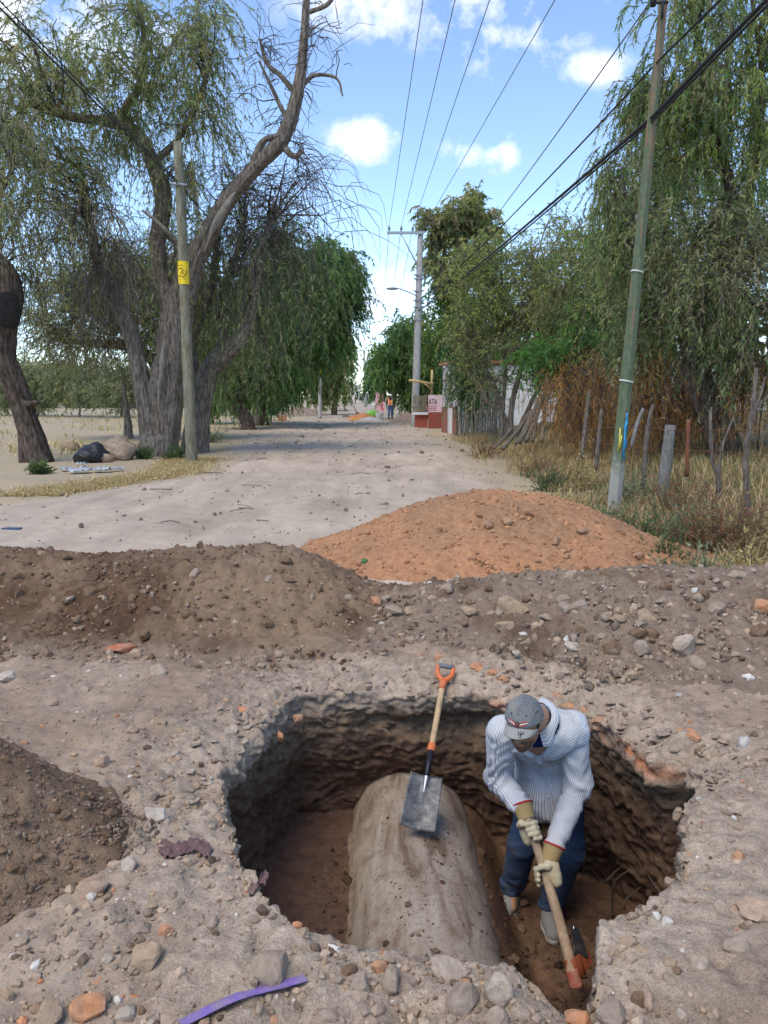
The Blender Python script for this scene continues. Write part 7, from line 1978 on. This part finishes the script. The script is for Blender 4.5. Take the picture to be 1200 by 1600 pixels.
far_heap(637, 660, 2.6, .62, 2.2, (.30, .22, .16), 'brown earth heap between the far worker and the low red wall', 904)
far_heap(470, 650, 4.5, .8, 3.0, (.24, .185, .14), 'grey-brown rubble heap under the green trees at the left road edge', 905)
far_heap(520, 642, 6.0, .35, 3.0, (.30, .24, .19), 'flat rubble spread in the middle of the far road', 906)
for px, py, sx, lab in ((540, 652, .5, 'dark plank piece on the far road'), (532, 643, 1.6, 'long dark plank stack on the far road')):
    c = gr(px, py, .05); mb = MB()
    for k in range(3): mb.add(*box(c + [R.uniform(-.1, .1), .25 * k, .06 + .05 * (k % 2)], (sx, .18, .08), rotz(R.uniform(-.1, .1))))
    thing('planks', *mb.get(), M_BOARD, lab, 'planks', smooth=False)
gb = gr(583, 654); crumple('green_bundle', gb + [0, .3, .06], (.5, .36, .36), mat_plain('lime_green_cloth', (.16, .42, .06), .7, vary=.25, scale=3), 'lime green bundle behind the grey gravel heap', 67, 'bundle', .2)
bk = gr(593, 657); M_BK = mat_plain('white_bucket_plastic', (.62, .62, .60), .5)
root = empty('bucket', bk, 'white bucket right of the lime green bundle', 'bucket')
part('bucket_body', *tube([bk, bk + [0, 0, .02], bk + [0, 0, .5], bk + [0, 0, .52]], [.22, .23, .28, .29], 16), M_BK, root); part('handle', *tube(bk + np.array([[.28 * math.cos(t), 0, .5 + .22 * math.sin(t)] for t in np.linspace(0, math.pi, 10)]), .012, 5), M_GALV, root)
c = gr(556, 650); root = empty('shovel', c, 'dark shovel stuck upright in the far orange heap', 'shovel')
part('shaft', *tube([c + [.1, 0, .2], c + [-.35, .1, 1.25]], .035, 6), M_STICK, root); part('blade', *box(c + [.14, 0, .12], (.26, .03, .32), rotz(.2)), M_WIRE, root, None, False)
# wheelbarrow
c = gr(420, 657); root = empty('wheelbarrow', c, 'blue wheelbarrow parked under the green trees at the left road edge', 'wheelbarrow')
M_BLUE = mat_plain('blue_steel_tray', (.03, .09, .17), .45, vary=.2, dirt=(.2, .18, .16), dirt_amt=.3)
V = np.array([[-.45, -.28, .42], [.5, -.28, .42], [.5, .28, .42], [-.45, .28, .42], [-.95, -.45, .80], [.85, -.45, .74], [.85, .45, .74], [-.95, .45, .80]]) + c
part('tray', V, BOXF[[0, 2, 3, 4, 5]], M_BLUE, root, None, False); part('tray_lining', V * 1.0 + [0, 0, -.02], BOXF[[0, 2, 3, 4, 5]][:, ::-1], M_BLUE, root, None, False)
for s in (-1, 1): part('handle', *tube([c + [-.7, .22 * s, .25], c + [.4, .27 * s, .38], c + [1.3, .3 * s, .66]], .025, 6), M_STICK, root); part('leg', *tube([c + [.55, .26 * s, .42], c + [.6, .28 * s, 0]], .02, 6), M_GALV, root)
th = np.linspace(0, 2 * np.pi, 21); wl = part('wheel', *tube(c + np.stack([-.80 + .16 * np.cos(th), 0 * th, .20 + .16 * np.sin(th)], -1), .045, 8, False), M_WIRE, root)
part('hub', *tube([c + [-.8, -.08, .2], c + [-.8, .08, .2]], .04, 8), M_GALV, wl)
for k in range(4): 
    V, F = box(gr(437, 658) + [.28 * (k % 2), .15, .10 + .19 * (k // 2)], (.26, .3, .17)); thing('brick', V, F, MS['orange'], ('lower left orange block right of the wheelbarrow', 'lower right orange block right of the wheelbarrow', 'upper left orange block right of the wheelbarrow', 'upper right orange block right of the wheelbarrow')[k], 'brick', 'orange blocks by the wheelbarrow', smooth=False)
# yellow backhoe behind the trunks
c = gr(345, 645) + np.array([0, 2, 0]); root = empty('backhoe', c, 'yellow backhoe loader half hidden behind the tree trunks on the left', 'backhoe')
M_YEL = mat_plain('digger_yellow', (.70, .42, .03), .5, vary=.1, dirt=(.3, .22, .14), dirt_amt=.3); M_GLASS = mat_plain('dark_cab_glass', (.03, .04, .05), .15)
part('chassis', *box(c + [0, 0, .95], (3.0, 1.5, .6)), M_YEL, root, None, False); part('bonnet', *box(c + [-1.0, 0, 1.5], (1.3, 1.2, .6)), M_YEL, root, None, False)
cb = part('cab', *box(c + [.35, 0, 2.72], (1.5, 1.45, .16)), M_YEL, root, None, False)
for sx in (-.3, 1.0):
    for sy in (-.66, .66): part('cab_post', *box(c + [sx, sy, 1.95], (.1, .1, 1.45)), M_YEL, cb, None, False)
part('window', *box(c + [.35, -.64, 2.0], (1.2, .03, 1.2)), M_GLASS, cb, None, False)
part('boom', *tube([c + [1.5, 0, 1.1], c + [2.1, 0, 2.6], c + [2.9, 0, 1.6]], [.18, .2, .12], 6), M_YEL, root); part('bucket', *box(c + [2.9, 0, 1.2], (.55, .7, .55)), M_WIRE, root, None, False)
part('loader_arm', *tube([c + [-1.2, -.7, 1.2], c + [-2.3, -.7, .6]], .1, 6), M_YEL, root); part('loader_bucket', *box(c + [-2.6, 0, .45], (.6, 1.9, .7)), M_YEL, root, None, False)
for sx, r_ in ((-1.1, .48), (1.0, .72)):
    for sy in (-.75, .75): wl = part('wheel', *tube([c + [sx, sy - .18, r_], c + [sx, sy + .18, r_]], r_, 18), M_WIRE, root); part('rim', *tube([c + [sx, sy - .2, r_], c + [sx, sy + .2, r_]], r_ * .5, 12), M_YEL, wl)
# vehicles at the end of the street
def vehicle(name, c, L, Wd, H, col, label, cat, front=True):
    c = np.asarray(c); root = empty(name, c, label, cat); mt = mat_plain(name + '_paint', col, .35, vary=.05); 
    V = np.array([[-1, -1, .0], [1, -1, .0], [1, 1, .0], [-1, 1, .0], [-1, -.98, 1], [1, -.98, 1], [1, 1, 1], [-1, 1, 1]]) * [Wd / 2, L / 2, H * .38] + [0, 0, .32]
    part('body', V + c, BOXF, mt, root, None, False)
    V = np.array([[-.95, -.45, 0], [.95, -.45, 0], [.95, .75, 0], [-.95, .75, 0], [-.78, -.12, 1], [.78, -.12, 1], [.78, .5, 1], [-.78, .5, 1]]) * [Wd / 2, L / 2, H * .40] + [0, 0, .32 + H * .38]
    cb = part('cabin', V + c, BOXF, mt, root, None, False)
    V2 = np.array([[-.85, -.44, .1], [.85, -.44, .1], [.72, -.20, .86], [-.72, -.20, .86]]) * [Wd / 2, L / 2, H * .40] + [0, -.02, .32 + H * .38]
    part('windscreen', np.vstack([V2, V2 + [0, .012, 0]]) + c, BOXF, M_GLASS, cb, None, False)
    for s in (-1, 1):
        part('headlight', *box(c + [s * Wd * .36, -L / 2 - .01, .32 + H * .24], (.28, .04, .14)), mat_plain('lamp_lens', (.7, .7, .68), .2) if s < 0 else bpy.data.materials['lamp_lens'], root, None, False)
        for y in (-.31, .31): part('wheel', *tube([c + [s * Wd / 2 - .1, y * L, .32], c + [s * Wd / 2 + .1, y * L, .32]], .32, 14), M_WIRE, root)
    part('bumper', *box(c + [0, -L / 2 - .03, .42], (Wd * .96, .08, .18)), M_WIRE, root, None, False)
vehicle('parked_car', gr(543, 631.5), 4.2, 1.75, 1.5, (.035, .05, .055), 'dark car at the far end of the street', 'car')
vehicle('parked_van', gr(517, 634), 4.6, 1.9, 2.1, (.03, .035, .045), 'dark van with a white panel at the far left of the street', 'van')
c = gr(517, 634); part('white_panel', *box(c + [.1, -2.36, 1.35], (1.0, .03, .55)), M_WHITE, bpy.data.objects['parked_van'], None, False)
c = gr(555.5, 631); root = empty('motorcycle', c, 'tiny motorcycle with rider on the far road beside the dark car', 'motorcycle')
for y in (-.65, .65): part('wheel', *tube(c + np.stack([0 * th, y + .28 * np.cos(th), .3 + .28 * np.sin(th)], -1), .06, 6, False), M_WIRE, root)
part('frame', *tube([c + [0, -.6, .4], c + [0, -.2, .75], c + [0, .6, .7]], [.08, .2, .12], 8), mat_plain('red_tank', (.3, .06, .05), .4), root); part('handlebar', *tube([c + [-.35, -.45, 1.05], c + [.35, -.45, 1.05]], .03, 6), M_WIRE, root)
part('rider', *nets(lambda q: smin(chain(q, [c + [0, .2, .75], c + [0, .1, 1.3]], [.2, .2], .05), ell(q, c + [0, .02, 1.62], np.eye(3), (.13, .15, .17)), .05), c + [-.5, -.6, .4], c + [.5, .6, 1.9], .04), mat_plain('rider_clothes', (.12, .10, .11), .8), root)
# pink painted wall, pale walls and buildings far off
pw = empty('painted_wall', at(593, 643, 74), 'pink wall with red painted pattern at the right of the far street', 'wall')
part('wall_body', *face_box(586, 601, 612, 644, 74, .2), mat_plain('pink_wall_paint', (.72, .40, .42), .9), pw, None, False)
for i in range(9):
    x, y = R.uniform(587.5, 599), R.uniform(615, 638); part('red_patch', *face_box(x, x + R.uniform(1, 2.6), y, y + R.uniform(2, 5), 73.97, .02), mat_plain('red_mural', (.62, .13, .17), .9) if i == 0 else bpy.data.materials['red_mural'], pw, None, False)
def far_house(px0, px1, py0, py1, Y, col, label, nw):
    r = empty('building', at((px0 + px1) / 2, 632, Y), label, 'building'); m_ = mat_plain('far_wall_paint', col, .9, vary=.05, scale=.6)
    a, b_ = at(px0, py1, Y), at(px1, py0, Y); V, F = box([(a[0] + b_[0]) / 2, Y + 4, b_[2] / 2], (b_[0] - a[0], 8, b_[2])); part('wall', V, F, m_, r, None, False)
    part('roof', *box([(a[0] + b_[0]) / 2, Y + 4, b_[2] + .12], (b_[0] - a[0] + .4, 8.4, .24)), M_CONC, r, None, False)
    for i in range(nw):
        x = a[0] + (b_[0] - a[0]) * (i + .5) / nw; w = part('window', *box([x, Y - .02, b_[2] * .55], (.9, .06, 1.1)), M_WHITE, r, None, False); part('pane', *box([x, Y - .05, b_[2] * .55], (.75, .04, .95)), M_GLASS, w, None, False)
far_house(548, 562, 603, 634, 190, (.62, .56, .47), 'pale two-storey building closing the far end of the street', 2)
far_house(561, 579, 616, 634, 170, (.55, .43, .30), 'low ochre building right of the pale one at the street end', 3)
far_house(575, 586, 612, 634, 130, (.66, .62, .55), 'small cream building behind the pink wall', 1)
r = empty('tower', at(571, 632, 210), 'slender pale tower above the far buildings', 'tower'); part('shaft', *face_box(569.5, 572.5, 590, 634, 210, .5), M_WHITE, r, None, False); part('tank', *face_box(568.8, 573.2, 586, 591, 210, .7), M_CONC, r, None, False)
far_house(20, 42, 603, 632, 120, (.55, .50, .44), 'pale low building beyond the field on the left', 1)
# far woods closing the view on both sides
def wood(name, label, spans, seed):
    g_ = np.random.default_rng(seed); st, dr = [], []
    for (x0, x1, Y, top) in spans:
        n = int(abs(x1 - x0) * 26); x = g_.uniform(x0, x1, n); hh = top * (.62 + .38 * fbm(xyz(x * .16, Y), 3, seed)); st.append(np.stack([x, Y + g_.uniform(-2, 2, n), hh * g_.uniform(.12, 1.0, n)], -1)); dr.append(g_.normal(0, 1, (n, 3)))
    st, dr = np.vstack(st), np.vstack(dr); P_ = strands(st, dr, g_.uniform(1.0, 2.0, len(st)), 5, .25, seed)
    V, F, C_ = leaf_mesh(P_, 2, .8, .38, MID_GREEN + OLIVE, [1] * 9 if len(MID_GREEN + OLIVE) == 9 else [1] * len(MID_GREEN + OLIVE), seed, .2, 0)
    o = link(name, mesh_np(name, V, F, M_LEAF, C_, False)); o['kind'] = 'stuff'; o['label'] = label
wood('far_wood', 'distant trees beyond the field on the left', ((-95, -14, 105, 7), (-120, -40, 130, 10)), 951)
wood('far_wood', 'distant trees behind the house on the right', ((6, 40, 52, 8), (3, 20, 62, 9)), 952)
